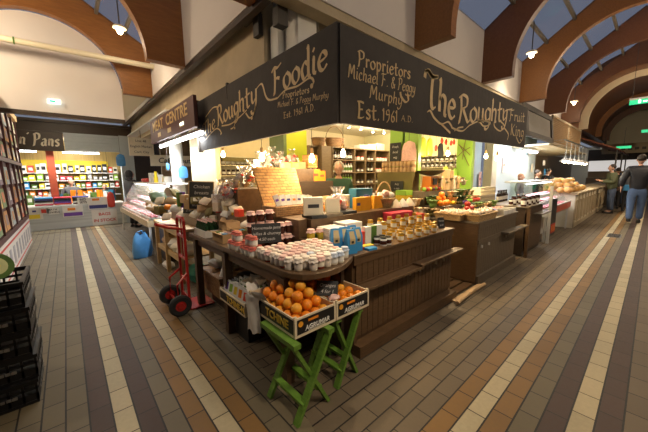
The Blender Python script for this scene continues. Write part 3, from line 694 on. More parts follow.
# oranges
og = thing('orange', 'ripe orange heaped in the printed crate on the green trestle', 'orange', (0, 0, 0), 0, 'oranges in the crates')
MB().ball((0, 0, 0), (.0375, .0375, .036), 18, 12).build('peel', M['orange'], og, smooth=True)
MB().lathe([(.004, .0345), (.003, .037)], 6).build('stem_scar', M['stem'], og)
og2 = thing('orange', 'paler orange heaped in the printed crate on the green trestle', 'orange', (0, 0, 0), 0, 'paler oranges in the crates')
MB().ball((0, 0, 0), (.036, .036, .035), 18, 12).build('peel', M['orange_l'], og2, smooth=True)
MB().lathe([(.004, .0335), (.003, .036)], 6).build('stem_scar', M['stem'], og2)
PO, PO2 = Proto(og), Proto(og2)
rr = random.Random(3)
def heap(x0, x1, y0, y1, z0, r, height, put, seed=1, jit=.08):
    """balls in layers of a low pyramid: each layer smaller and offset"""
    R = random.Random(seed); k = 0; z = z0+r
    while True:
        off = r*k*.95; nx = int((x1-x0-2*off)/(2*r)); ny = int((y1-y0-2*off)/(2*r))
        if nx < 1 or ny < 1 or k >= height: break
        sx = (x1-x0-2*off)/nx; sy = (y1-y0-2*off)/ny
        for i in range(nx):
            for j in range(ny):
                put((x0+off+sx*(i+.5)+R.uniform(-1, 1)*r*jit, y0+off+sy*(j+.5)+R.uniform(-1, 1)*r*jit, z+R.uniform(-1, 1)*r*jit), R)
        z += 2*r*.74; k += 1
def put_orange(p, R):
    q2 = R.random() < .25; side = 'left' if p[0] < 1.27 else 'right'
    (PO2 if q2 else PO).put(p, label=('paler orange' if q2 else 'deep orange fruit')+' heaped in the %s printed crate on the green trestles' % side, group='%s in the %s crate' % ('paler oranges' if q2 else 'oranges', side), rot=(R.uniform(-1.2, 1.2), R.uniform(-1.2, 1.2), R.uniform(0, 6)), sc=R.uniform(.95, 1.03))
heap(.944, 1.252, 1.345, 1.86, .575, .0375, 5, put_orange, 1)
heap(1.29, 1.595, 1.62, 1.89, .575, .0375, 2, put_orange, 2)
heap(1.29, 1.595, 1.345, 1.62, .575, .0375, 1, put_orange, 4)
# chalk tag with price in the crates
def chalk_card(name, label, loc, rot, w, h, lines, sz=.03, group=None, framed=None):
    t = thing(name, label, 'sign', loc, 0, group, rot)
    MB().box(-w/2, -.004, 0, w/2, .004, h).build('slate', M['chalk'], t, bevel=.003)
    for i, s in enumerate(lines):
        btext('chalk_lettering', s, sz, M['chalkw'], t, (0, -.006, h-(i+.8)*h/(len(lines)+.5)), ROT_R, shear=.2, ext=.0005)
    if framed:
        b = MB(); f = .012
        for x0, z0, x1, z1 in ((-w/2-f, -f, w/2+f, 0), (-w/2-f, h, w/2+f, h+f), (-w/2-f, 0, -w/2, h), (w/2, 0, w/2+f, h)): b.box(x0, -.008, z0, x1, .008, z1)
        b.build('frame', framed, t)
    return t
chalk_card('price_card', 'black price card chalked Oranges standing between the two orange crates', (1.30, 1.45, .662), (-.45, .10, -.62), .155, .105, ['Oranges', '4 for 1'], .034)
pw = MB(); pw.ball((0, 0, 0), (.045, .035, .02), 10, 6, .5); o = pw.build('tissue_wrap', M['pink'], smooth=True, loc=(1.30, 1.38, .672)); tag(o, 'crumpled pale tissue paper among oranges by the price card', 'tissue')
# hand truck
h_ = thing('hand_truck', 'red hand truck with black wheels parked before the table', 'hand truck', (.94, 3.50, 0), 0)
def q(px, py, Y=None, X=None):
    p = onY(px, py, Y) if Y else onX(px, py, X); return (p.x-.88, p.y-3.52, p.z)
zz = 1.06
fr = MB()
fr.tube([(-.02, -.13, .14), (-.02, -.13, zz-.03), (-.02, -.10, zz), (-.02, .10, zz), (-.02, .13, zz-.03), (-.02, .13, .14)], .0155, 10)
for z in (.35, .60, .85): fr.bar((-.02, -.13, z), (-.02, .13, z), .02, .03)
fr.tube([(-.02, -.02, zz), (-.02, -.02, .60)], .008, 6); fr.build('frame', M['red'], h_, smooth=True)
b = MB()
for s in (-1, 1): b.tube([(-.02, s*.13, .44), (-.14, s*.16, .34), (-.14, s*.16, .13)], .013, 8)
b.tube([(-.14, -.22, .13), (-.14, .22, .13)], .011, 8); b.build('brace', M['red'], h_, smooth=True)
MB().box(-.02, -.16, .012, .25, .16, .022).build('toe_plate', M['red'], h_)
MB().box(-.03, -.16, .02, -.015, .16, .16).build('back_plate', M['red'], h_)
MB().tube([(-.30, -.16, 1.0+.03), (-.20, -.14, .985), (-.02, -.08, .93)], [.018, .018, .015], 10).tube([(-.30, -.16, 1.03), (-.22, -.02, 1.0), (-.02, .10, .95)], .012, 8).build('handle', M['red'], h_, smooth=True)
for s in (-1, 1):
    w = MB(); prof = [(.055, -.026), (.096, -.032), (.114, -.018), (.117, 0), (.114, .018), (.096, .032), (.055, .026)]
    w.lathe(prof, 28, cap=False); tyre = w.build('tyre', M['rubber'], h_, smooth=True, loc=(-.14, s*.215, .118), rot=(PI/2, 0, 0))
    w = MB(); w.lathe([(.012, -.034), (.030, -.034), (.034, -.02), (.064, -.020), (.068, 0), (.064, .020), (.034, .02), (.030, .034), (.012, .034)], 24); w.build('hub', M['red'], h_, smooth=True, loc=(-.14, s*.215, .118), rot=(PI/2, 0, 0))
# pine side table
t = thing('side_table', 'raw pine side table with lower shelf behind the hand truck', 'table', (1.30, 4.70, 0))
MB().box(-.22, -.42, .745, .3, 1.05, .775).build('table_top', M['pine'], t)
for x, y in ((-.19, -.38), (-.19, .35), (-.19, .98), (.24, -.38), (.24, .98)): MB().box(x-.028, y-.028, 0, x+.028, y+.028, .745).build('leg', M['pine'], t)
b = MB(); b.box(-.20, -.38, .67, -.18, .98, .745); b.box(-.20, -.38, .30, -.17, .98, .37); b.build('rail', M['pine'], t)
MB().box(-.19, -.38, .34, .26, .98, .36).build('shelf', M['pine'], t)
# ================================================================ BULBS OF THE STALL
def bulb_lamp(name, label, p, top, power, lit=True, grp='bare bulbs over the corner stall'):
    t = thing(name, label, 'lamp', p, 0, grp)
    MB().lathe([(.004, -.052), (.020, -.045), (.031, -.022), (.032, -.004), (.024, .018), (.014, .036), (.013, .045)], 16).build('bulb', M['bulb'] if lit else M['labelw'], t, smooth=True)
    MB().lathe([(.016, .045), (.018, .05), (.018, .10), (.008, .115)], 12).build('socket', M['card'], t, smooth=True)
    MB().tube([(0, 0, .11), (0, 0, top-p[2])], .0028, 5).build('cord', M['black'], t)
    if lit: light('bulb_light', (p[0], p[1], p[2]-.07), power, WARM, .04)
    return t
bulb_lamp('hanging_bulb', 'lit bare bulb hanging beside the orange cartons', onY(312, 158, 2.6), 2.61, 15)
bulb_lamp('hanging_bulb', 'lit bare bulb hanging in front of the shopkeeper', onY(343, 153, 2.6), 2.61, 15)
bulb_lamp('hanging_bulb', 'lit bare bulb hanging over the fruit near the hanging lime bags', onY(448, 153, 2.5), 2.61, 20)
bulb_lamp('hanging_bulb', 'pale bulb hanging before the bright white wall', onY(486, 156, 2.2), 2.61, 3)
bulb_lamp('hanging_bulb', 'lit bare bulb at the left end of the stall beside the cream shelf', onY(223, 154, 4.6), 2.61, 9)
bulb_lamp('hanging_bulb', 'small pale bulb at the far right of the white wall', onY(497, 158, 2.0), 2.61, 3)
bulb_lamp('hanging_bulb', 'bare bulb hidden in the cellophane bunches at the back left', onY(262, 157, 3.1), 2.61, 12)
for i, (px, py) in enumerate([(349, 126), (361, 128), (373, 131), (384, 132)]):
    p = onz(px, py, 2.62); t = thing('spotlight', 'small white track spotlight under the stall ceiling, %s from the left' % ORD[i], 'spotlight', p, 0, 'ceiling spots inside the stall')
    MB().lathe([(.02, .05), (.028, .04), (.034, -.03), (.03, -.035)], 12).build('housing', M['whitegloss'], t, smooth=True)
    MB().lathe([(.027, -.036), (.027, -.038)], 12).build('lens', M['lampglow'], t)
    MB().tube([(0, 0, .045), (0, 0, .10)], .006, 6).build('bracket', M['whitegloss'], t)
    light('spot_light', (p.x, p.y, p.z-.06), 9, WARMW, .05)
for i, p in enumerate(((3.0, 5.0, 2.55), (5.6, 4.2, 2.55), (6.4, 3.4, 2.5), (3.2, 3.4, 2.6))):  # lamps added to brighten the inside of the stall
    t = thing('ceiling_light', 'added round flush light inside the stall, ' + ['at the far back', 'over the tins', 'by the side wall', 'over the cartons'][i], 'ceiling light', p, 0, 'added flush lights inside the stall')
    MB().lathe([(.10, .17), (.10, .12), (.085, .10)], 18).build('rim', M['whitegloss'], t, smooth=True); MB().lathe([(.084, .101), (.07, .09), (.0, .085)], 18).build('diffuser', M['lampglow'], t, smooth=True)
    light('added_ceiling_glow', (p[0], p[1], p[2]-.02), 15, WARM, .1)

# ================================================================ PROTOTYPES OF GOODS
Z1 = .8685
def jar(name, cat, r, h, body, lid, labelm=None, cloth=True, grp=None, n=14):
    t = thing(name, 'jar', cat)
    MB().lathe([(r*.92, 0), (r, .05*h), (r, .72*h), (r*.82, .82*h), (r*.82, .86*h)], n).build('glass_body', body, t, smooth=True)
    if labelm: MB().lathe([(r*1.015, .18*h), (r*1.015, .62*h)], n, cap=False).build('label', labelm, t, smooth=True)
    if cloth:
        b = MB(); vs = []; m = n*2
        for k, (rr_, z) in enumerate([(0.02, 1.0), (.80, .99), (.98, .93), (.90, .84), (1.22, .66)]):
            for i in range(m): a = 2*PI*i/m; q = rr_*r*(1+(.10*math.sin(i*PI/2) if k == 4 else 0)); vs.append((q*math.cos(a), q*math.sin(a), z*h+(.03*h*math.cos(i*PI/2) if k == 4 else 0)))
        b.add(vs, [(j*m+i, j*m+(i+1) % m, (j+1)*m+(i+1) % m, (j+1)*m+i) for j in range(4) for i in range(m)]+[tuple(range(m))]); b.build('cloth_cover', lid, t, smooth=True)
    else: MB().lathe([(r*.88, .85*h), (r*.92, .86*h), (r*.92, .99*h), (r*.86, h)], n).build('lid', lid, t, smooth=True)
    return t
J = {'w': Proto(jar('jar', 'jar', .029, .086, M['label'], M['jarw'], M['jarw'])), 'b': Proto(jar('jar', 'jar', .029, .086, M['label'], M['jarb'], M['labelw'])),
     'p': Proto(jar('jar', 'jar', .029, .086, M['jamr'], M['jarp'], M['label'])), 'r': Proto(jar('jar', 'jar', .031, .080, M['label'], M['jarr'], M['labelw'])),
     'd': Proto(jar('jar', 'jar', .040, .105, M['jam'], M['jarp'], None)), 'h': Proto(jar('jar', 'jar', .026, .078, M['honey'], M['brass_lid'], M['label'], cloth=False)),
     'y': Proto(jar('jar', 'jar', .036, .098, M['relish'], M['jarp'], None)), 'k': Proto(jar('jar', 'jar', .032, .080, M['labelw'], M['black_lid'], M['jam'], cloth=False)),
     's': Proto(jar('jar', 'jar', .040, .11, M['jam'], M['black_lid'], M['labelw'], cloth=False, n=10)), 'c': Proto(jar('tin', 'tin', .060, .15, M['card_l'], M['card'], None, cloth=False, n=12)),
     't': Proto(jar('tub', 'tub', .045, .10, M['labelw'], M['redbit'], M['labelw'], cloth=False, n=10))}
# front corner of the table: rows of cloth-topped jars
R5 = random.Random(11); rows = [(1.475, 1.20, 1.50), (1.54, 1.125, 1.58), (1.605, 1.09, 1.57), (1.67, 1.09, 1.56), (1.735, 1.09, 1.60), (1.80, 1.09, 1.62), (1.865, 1.085, 1.62), (1.93, 1.085, 1.62), (1.995, 1.09, 1.30)]
for j, (y, xa, xb) in enumerate(rows):
    n = int((xb-xa)/.0635)+1
    for i in range(n):
        kind = R5.choice('wwwwpb' if j < 3 else 'wppwp'); x = xa+i*.0635+R5.uniform(-.001, .001)
        nm = {'w': 'white', 'b': 'blue-white', 'p': 'pink-topped'}[kind]
        J[kind].put((x, y+R5.uniform(-.001, .001), Z1), R5.uniform(0, 6), '%s cloth-topped jar, %s from the left in row %s at the table corner' % (nm, ORD[i], ORD[j]), 'cloth-topped jars at the table corner', R5.uniform(.95, 1.06))
# red gingham pots in two tiers at the table's left edge
k = 0
for tier, pts in ((0, [(1.055, 2.45), (1.055, 2.38), (1.055, 2.31), (1.055, 2.20), (1.055, 2.13), (1.055, 2.06), (1.125, 2.42), (1.125, 2.35), (1.125, 2.16), (1.125, 2.09)]), (1, [(1.075, 2.41), (1.075, 2.34), (1.075, 2.15), (1.08, 2.08)])):
    for i, (x, y) in enumerate(pts):
        J['r'].put((x, y, Z1+tier*.0805), 0, 'cream pot with red gingham top, %s of the %s tier at the table edge' % (ORD[i], ['lower', 'upper'][tier]), 'red gingham pots at the table edge')
for i in range(5):
    for j in range(2):
        J['d'].put((1.22+i*.095, 2.22+j*.095, Z1), 0, 'dark preserve jar with pale cloth, %s from left, %s row behind the chalkboard' % (ORD[i], ['front', 'rear'][j]), 'dark preserve jars on the table')
for i in range(4): J['d'].put((1.27+i*.095, 2.27, Z1+.106), 0, 'dark preserve jar with pale cloth, %s from the left on the upper tier' % ORD[i], 'dark preserve jars on the table')
for i, (px, py) in enumerate([(311, 240), (320, 239), (322, 235), (328, 234)]):
    p = onz(px, py, .93); J['y'].put((p.x, p.y, .935), 0, 'yellow relish jar with pink cloth top, %s from the left beside the stacked flat boxes' % ORD[i], 'yellow relish jars')
tag(MB().box(1.55, 1.96, Z1, 1.84, 2.10, .933).build('display_block', M['brown']), 'small brown block raising the yellow relish jars', 'block')
chalk_card('chalkboard', 'black chalkboard with white handwriting leaning on dark jars', (1.245, 2.155, Z1+.065), (-.18, 0, -.42), .25, .17, ['Homemade jams', 'jellies & chutney', '4.50 each'], .036)

# honey jars and small jars on the corner counter
hh = [(382, 214), (389, 213), (396, 214), (405, 213), (413, 216), (422, 220), (411, 222), (403, 222), (395, 224), (419, 226), (427, 224), (434, 222), (430, 227), (437, 226), (423, 231), (415, 232), (408, 228), (400, 230), (391, 229), (384, 226), (376, 226), (370, 222), (379, 220), (388, 220), (407, 235), (400, 218), (432, 218), (426, 215), (418, 212), (392, 235)]
for i, (px, py) in enumerate(sorted(hh)):
    u, v = (px-370)/70., (py-212)/23.
    x = 2.29+(i//5)*.165+.0*u; y = 1.64+(i % 5)*.085
    J['h'].put((x+R5.uniform(-.01, .01), y, Z1 if i % 5 else Z1), 0, 'gold-lidded honey jar, %s from the aisle edge, file %s from the left' % (ORD[i % 5], ORD[i//5]), 'honey jars on the corner counter', 1.15)
for i in range(6):
    for j in range(2): J['h'].put((2.31+i*.165, 1.725+j*.17, Z1+.091), 0, 'honey jar stacked on others, %s from the left in the %s pair-row' % (ORD[i], ['front', 'rear'][j]), 'stacked honey jars', 1.15)
for i in range(5): J['h'].put((2.36+i*.16, 1.56, Z1), 0, 'honey jar at the very edge of the corner counter, %s from the left' % ORD[i], 'honey jars along the counter edge', 1.1)
for i in range(2):
    for j in range(2): J['k'].put((2.10+i*.07, 1.57+j*.07, Z1), 0, 'small black-lidded jar, %s in the %s row at the counter edge' % (ORD[i], ['front', 'rear'][j]), 'black-lidded jars', 1.0)
# blue stand-up bags
def gable_bag(name, label, cat, w, d, h, m, lm, grp):
    t = thing(name, label, cat, (0, 0, 0), 0, grp)
    MB().add([(-w/2, -d/2, 0), (w/2, -d/2, 0), (w/2, d/2, 0), (-w/2, d/2, 0), (-w/2, -d/2, h*.62), (w/2, -d/2, h*.62), (w/2, d/2, h*.62), (-w/2, d/2, h*.62), (-w*.42, -.006, h), (w*.42, -.006, h), (w*.42, .006, h), (-w*.42, .006, h), (-w*.40, 0, h*.62), (w*.40, 0, h*.62)],
       [(0, 3, 2, 1), (0, 1, 5, 4), (1, 2, 6, 5), (2, 3, 7, 6), (3, 0, 4, 7), (4, 5, 9, 8), (6, 7, 11, 10), (8, 9, 10, 11), (5, 6, 10, 9), (7, 4, 8, 11)]).build('bag', m, t)
    MB().add([(-w*.28, -d/2-.002, h*.40), (w*.28, -d/2-.002, h*.40), (w*.28, -d/2-.002, h*.62), (-w*.28, -d/2-.002, h*.62), (w*.24, -.012, h*.92), (-w*.24, -.012, h*.92)], [(0, 1, 2, 3), (3, 2, 4, 5)]).build('label', lm, t)
    MB().box(-w*.12, -d/2-.004, h*.44, w*.12, -d/2-.002, h*.54).build('mark', M['darktext'], t)
    return t
bb = Proto(gable_bag('gift_bag', 'bag', 'bag', .092, .065, .20, M['blue'], M['gold_pale'], 'bright blue gable-top bags'))
for i, (x, y, r, s) in enumerate([(1.70, 1.60, -.25, 'front left'), (1.80, 1.63, -.18, 'front right'), (1.645, 1.72, -.5, 'leftmost, turned sideways'), (1.74, 1.72, -.3, 'rear middle'), (1.85, 1.73, -.3, 'rear right')]):
    bb.put((x, y, Z1), r, 'bright blue gable-top bag with gold label, %s of its group' % s)
# boxes helper
def carton(name, label, cat, loc, d, m, rz=0, grp=None, lidm=None, labm=None, rot=None, open_=False):
    t = thing(name, label, cat, loc, rz, grp, rot); w, l, h = d
    if open_:
        b = MB(); th = .005; b.box(-w/2, -l/2, 0, w/2, l/2, th); b.box(-w/2, -l/2, th, w/2, -l/2+th, h); b.box(-w/2, l/2-th, th, w/2, l/2, h); b.box(-w/2, -l/2+th, th, -w/2+th, l/2-th, h); b.box(w/2-th, -l/2+th, th, w/2, l/2-th, h); b.build('tray', m, t)
        b = MB(); b.bar((-w/2, -l/2, h), (-w/2-.03, -l/2, h-.02), l*.0+.003, .003); b.add([(-w/2, -l/2, h), (-w/2, l/2, h), (-w/2-.05, l/2, h+.02), (-w/2-.05, -l/2, h+.02)], [(0, 1, 2, 3)]); b.build('flap', m, t, solid=.003)
    else:
        MB().box(-w/2, -l/2, 0, w/2, l/2, h*(.8 if lidm else 1)).build('body', m, t, bevel=.002)
        if lidm: MB().box(-w/2-.002, -l/2-.002, h*.72, w/2+.002, l/2+.002, h).build('lid', lidm, t, bevel=.002)
    if labm:
        MB().box(-w*.3, -l/2-.004, h*.42, w*.3, -l/2-.0005, h*.62).build('label', labm, t)
    return t
# orange, white and coloured packets right of the blue bags
carton('packet', 'flat multicoloured striped packet lying at the counter edge', 'packet', (1.92, 1.615, Z1), (.13, .05, .03), M['pinkred'], -.1, None, M['lemon'])
carton('packet', 'flat teal packet lying beside the blue bags', 'packet', (1.905, 1.555, Z1), (.10, .06, .022), M['blue'], -.1)
carton('packet', 'orange packet standing behind the striped packets', 'packet', (1.95, 1.72, Z1), (.11, .05, .13), M['redbit'], -.2)
for i in range(3): carton('paper_bag', 'white paper bag with green edge, %s from the left beside the honey' % ORD[i], 'bag', (2.02+i*.08, 1.70, Z1), (.07, .05, .17), [M['paper'], M['veg'], M['paper']][i], -.2, 'white and green bags by the honey')
# flat white boxes stacked
for i in range(5): carton('flat_box', 'shallow white gift box in the left stack behind the blue bags, %s from the bottom' % ORD[i], 'box', (1.80, 1.93, Z1+i*.034), (.20, .19, .032), M['paper'], -.12, 'left stack of flat white boxes')
for i in range(5): carton('flat_box', 'shallow white gift box in the right stack behind the blue bags, %s from the bottom' % ORD[i], 'box', (2.03, 1.95, Z1+i*.038), (.22, .18, .036), M['paper'], -.08, 'right stack of flat white boxes')
# display steps behind
tag(MB().box(1.66, 2.06, Z1, 3.38, 2.98, 1.10).build('display_step', M['brown_top']), 'raised brown display step along the back of the corner counter', 'display step')
tag(MB().box(1.36, 2.99, Z1, 1.95, 4.3, 1.06).build('display_step', M['brown_top']), 'raised brown display step along the back of the long table', 'display step')
tag(MB().box(1.56, 2.12, Z1, 1.655, 2.5, 1.10).build('display_block', M['brown_top']), 'narrow brown block behind the dark jars', 'block')
for i, (x, y, w, m_) in enumerate([(1.78, 2.16, .17, 'chalk'), (1.98, 2.16, .20, 'grey_top'), (2.22, 2.2, .22, 'chalk')]):
    carton('flat_box', 'dark flat box on the display step, %s from the left' % ORD[i], 'box', (x, y, 1.1005), (w, .2, .03), M[m_], -.15, 'dark flat boxes on the step')
carton('gift_box', 'ivory square gift box with dark label, the larger one standing upright', 'box', (1.74, 2.13, 1.131), (.18, .05, .17), M['ivory'], -.45, 'ivory gift boxes', None, M['darktext'])
carton('gift_box', 'ivory gift box half hidden behind the larger one', 'box', (1.85, 2.20, 1.131), (.12, .04, .165), M['label'], -.45, 'ivory gift boxes')
carton('gift_box', 'smaller plain ivory gift box leaning back', 'box', (2.00, 2.13, 1.131), (.15, .04, .14), M['ivory'], -.3, 'ivory gift boxes', rot=(-.12, .0, -.35))
# cellophane hampers (pink with red bows)
def hamper(name, label, loc, s, grp, m1, m2, seed, n=7):
    t = thing(name, label, 'wrapped bundle', loc, 0, grp); R = random.Random(seed)
    b = MB()
    for k in range(n): b.ball((R.uniform(-.45, .45)*s, R.uniform(-.25, .25)*s, R.uniform(.15, .7)*s), (s*.20, s*.18, s*.20), 8, 6, .3)
    b.build('contents', m1, t, smooth=True)
    b = MB(); m = 20; vs = []
    for j, (rr_, z) in enumerate([(.52, .0), (.62, .25), (.58, .55), (.32, .85), (.12, .95), (.30, 1.18), (.34, 1.28)]):
        for i in range(m): a = 2*PI*i/m; q = rr_*s*(1+(.14 if j > 0 else 0)*math.sin(i*2.3+j)); vs.append((q*math.cos(a), q*.62*math.sin(a), z*s))
    b.add(vs, [(j*m+i, j*m+(i+1) % m, (j+1)*m+(i+1) % m, (j+1)*m+i) for j in range(6) for i in range(m)]); b.build('cellophane', M['film'], t)
    b = MB()
    for k in range(4): b.ball((R.uniform(-.3, .3)*s, -.4*s+R.uniform(-.05, .05)*s, R.uniform(.3, .8)*s), (s*.10, s*.03, s*.07), 8, 5, .4)
    b.build('ribbon', m2, t); return t
hamper('wrapped_hamper', 'pink cellophane bundle with red ribbon, left of the pair on the step', (2.17, 2.26, 1.131), .20, 'pink cellophane bundles', M['pink'], M['redbit'], 1)
hamper('wrapped_hamper', 'pink cellophane bundle with red ribbon, right of the pair on the step', (2.34, 2.38, 1.1005), .22, 'pink cellophane bundles', M['pink'], M['redbit'], 2)
# teal box, orange packs
carton('carton', 'deep teal carton standing open behind yellow packs', 'box', (2.78, 2.44, 1.1005), (.28, .14, .24), M['teal'], -.1, None, None, M['ivory'])
for i in range(5):
    carton('tea_packet', 'yellow-orange upright packet, %s from the left before the teal carton' % ORD[i], 'packet', (2.44+i*.085+(.10 if i > 2 else 0), 2.20+(.03 if i > 2 else 0), 1.1005), (.075, .06, .155), M['yellow_pk'], -.12, 'yellow-orange packets', None, M['navy'] if i == 0 else None)
carton('carton', 'small dark blue carton between yellow packets', 'box', (2.72, 2.30, 1.1005), (.045, .05, .17), M['navy'], -.1)
# wicker basket with hoop handle
def hoop_basket(name, label, loc, w, l, h, hh_, m, rz=0, grp=None, handle=True):
    t = thing(name, label, 'basket', loc, rz, grp); n = 24; vs = []; prof = [(.0, .0), (.80, .0), (.92, .5), (1.02, 1.0), (.98, 1.0), (.88, .5), (.76, .06), (.0, .06)]
    for r_, z in prof:
        for i in range(n): a = 2*PI*i/n; vs.append((max(r_, .01)*w/2*math.cos(a), max(r_, .01)*l/2*math.sin(a), z*h))
    MB().add(vs, [(j*n+i, j*n+(i+1) % n, (j+1)*n+(i+1) % n, (j+1)*n+i) for j in range(len(prof)-1) for i in range(n)]).build('bowl', m, t, smooth=True)
    MB().tube([(w/2*math.cos(2*PI*i/n), l/2*math.sin(2*PI*i/n), h) for i in range(n)], .011, 6, closed=True).build('rim', m, t, smooth=True)
    if handle: MB().tube([(-w/2*math.cos(PI*i/16), 0, h*.9+hh_*math.sin(PI*i/16)) for i in range(17)], .008, 6).build('handle', m, t, smooth=True)
    return t
hoop_basket('gift_basket', 'wicker basket with tall hoop handle holding white wrapped parcels', (3.02, 2.26, 1.1005), .32, .24, .11, .22, M['wicker_l'])
for i in range(5):
    o = MB().ball((0, 0, 0), (.055, .045, .045), 9, 6, .4).build('parcel', M['paper'] if i != 2 else M['pink'], smooth=True, loc=(2.93+i*.05, 2.24+.05*(i % 2), 1.215+.03*(i % 3))); tag(o, 'white wrapped parcel in the hoop-handled basket, %s from the left' % ORD[i], 'parcel', 'parcels in the gift basket')
for i in range(5):
    o = MB().lathe([(.075, 0), (.07, .02), (.012, .10), (.004, .105)], 14).build('wrapped_pudding', M['paper'] if i % 2 else M['ivory'], smooth=True, loc=(3.08+(i % 3)*.15, 2.12+.2*(i//3), 1.1005)); tag(o, 'cone-topped white cloth pudding, %s from the left by the crimson box' % ORD[i], 'pudding', 'cloth-wrapped puddings')
carton('carton', 'crimson carton with faint lettering beside the honey jars', 'box', (2.93, 1.985, .96), (.40, .14, .11), M['pinkred'], -.06, None, None, M['redtext'])
tag(MB().box(2.7, 1.91, Z1, 3.2, 2.055, .9595).build('display_block', M['brown_top']), 'low brown block under the crimson carton', 'block')
carton('carton', 'red carton behind the crimson one, next to the small basket', 'box', (3.30, 1.95, Z1), (.16, .12, .15), M['redbit'], -.06)
chalk_card('price_card', 'small black price card at the right end of the corner counter', (3.30, 1.62, Z1), (-.2, 0, -.3), .10, .13, ['Honey', '6.00'], .03)
# big orange-brown wicker hamper with its lid standing open
t = thing('wicker_hamper', 'large glowing orange-brown wicker hamper with its lid standing open', 'hamper', (1.79, 2.60, 1.1005))
b = MB(); b.box(-.27, -.16, 0, .27, .12, .10); b.build('basket', M['wicker'], t, bevel=.01)
b = MB(); b.add([(-.26, .08, .10), (.27, .08, .10), (.24, .20, .50), (-.31, .20, .50), (-.26, .11, .10), (.27, .11, .10), (.24, .23, .50), (-.31, .23, .50)], [(0, 1, 2, 3), (4, 7, 6, 5), (0, 4, 5, 1), (1, 5, 6, 2), (2, 6, 7, 3), (3, 7, 4, 0)]); b.build('lid', M['wicker_o'], t)
for i in range(7):
    carton('paper_packet', 'white packet with dark print, %s from the left in the open hamper' % ORD[i], 'packet', (1.60+i*.062, 2.50, 1.201), (.055, .03, .12-.004*i), M['labelw'] if i % 3 else M['paper'], -.4+.2*(i % 2), 'white packets in the open hamper', None, M['purple'] if i < 2 else (M['orange'] if i in (3, 5) else M['navy']), rot=(-.25, .1*(i-3), -.3))
# bunches of cellophane behind the hamper
for i, (px, py, Y, s) in enumerate([(262, 165, 3.3, .24), (252, 172, 3.2, .22), (281, 160, 3.35, .17), (292, 157, 3.35, .16), (243, 178, 3.2, .2), (233, 192, 3.25, .2), (222, 190, 3.3, .18), (229, 186, 3.4, .15), (272, 157, 3.5, .2)]):
    p = onY(px, py, Y); hamper('sweet_bundle', 'grey-pink cellophane bundle with red ties, %s of the heap left of the hamper lid' % ORD[i], (p.x, p.y, max(1.061, p.z-s*.6)), s, 'cellophane bundles by the hamper', [M['pink'], M['card_l'], M['paper']][i % 3], M['redbit'], 20+i, 5)
tag(MB().box(1.45, 3.12, 1.0605, 2.25, 3.7, 1.36).build('display_step', M['brown_top']), 'tall brown step carrying the cellophane bundles', 'display step')
# cartons and packages on the long table left part
for i, (x, y, w, l, h, m_) in enumerate([(1.13, 2.80, .13, .26, .085, 'card'), (1.30, 2.76, .14, .22, .10, 'card'), (1.50, 2.60, .20, .16, .12, 'card'), (1.28, 3.0, .15, .2, .16, 'card_l')]):
    tz = Z1
    c_ = carton('open_carton', 'open brown carton of small packets, %s from the table edge' % ORD[i], 'box', (x, y, tz), (w, l, h), M[m_], .0, 'open cartons on the long table', open_=True)
    for k in range(6):
        o = MB().cbox((0, 0, 0), (.05, .03, .075), (.0, .1, .2)).build('sachet', [M['blue'], M['pink'], M['paper'], M['jarp'], M['veg'], M['card_l']][(k+i) % 6], loc=(x-w*.2+(k % 2)*w*.42, y-l*.3+(k//2)*l*.28, tz+.05)); tag(o, 'small sachet, %s in the %s carton from the table edge' % (ORD[k], ORD[i]), 'sachet', 'sachets in the open cartons')
b = MB()
t = thing('bottle_carton', 'white-labelled carton packed with slim dark green bottles', 'box', (1.12, 3.22, Z1))
MB().box(-.09, -.18, 0, .10, .17, .012).box(-.09, -.18, .012, -.083, .17, .075).box(-.083, -.18, .012, .10, -.173, .075).box(.093, -.173, .012, .10, .163, .075).box(-.083, .163, .012, .10, .17, .075).build('tray', M['paper'], t)
def bottle(name, cat, r, h, m, lm=None, cap=None, n=10):
    t = thing(name, 'bottle', cat); MB().lathe([(r*.95, 0), (r, .01), (r, h*.60), (r*.38, h*.76), (r*.34, h*.96), (r*.38, h*.97), (r*.38, h)], n).build('glass_body', m, t, smooth=True)
    if lm: MB().lathe([(r*1.02, h*.18), (r*1.02, h*.48)], n, cap=False).build('label', lm, t, smooth=True)
    if cap: MB().lathe([(r*.42, h*.90), (r*.42, h*1.01)], n).build('cap', cap, t, smooth=True)
    return t
B = {'g': Proto(bottle('bottle', 'bottle', .022, .17, M['bottle_g'], None, M['jarp'])), 'd': Proto(bottle('bottle', 'bottle', .034, .24, M['bottle_d'], M['labelw'], M['black_lid'])),
     'w': Proto(bottle('bottle', 'bottle', .038, .26, M['labelw'], M['veg'], M['jarr'])), 'l': Proto(bottle('bottle', 'bottle', .038, .25, M['lime'], M['labelw'], M['labelw'])), 'y': Proto(bottle('bottle', 'bottle', .032, .22, M['lemon'], M['label'], M['gold']))}
for i in range(7):
    for j in range(3): B['g'].put((1.062+j*.054, 3.075+i*.046, Z1+.013), 0, 'slim green bottle, %s from the front in the %s line of its carton' % (ORD[i], ORD[j]), 'green bottles in the carton', .93)
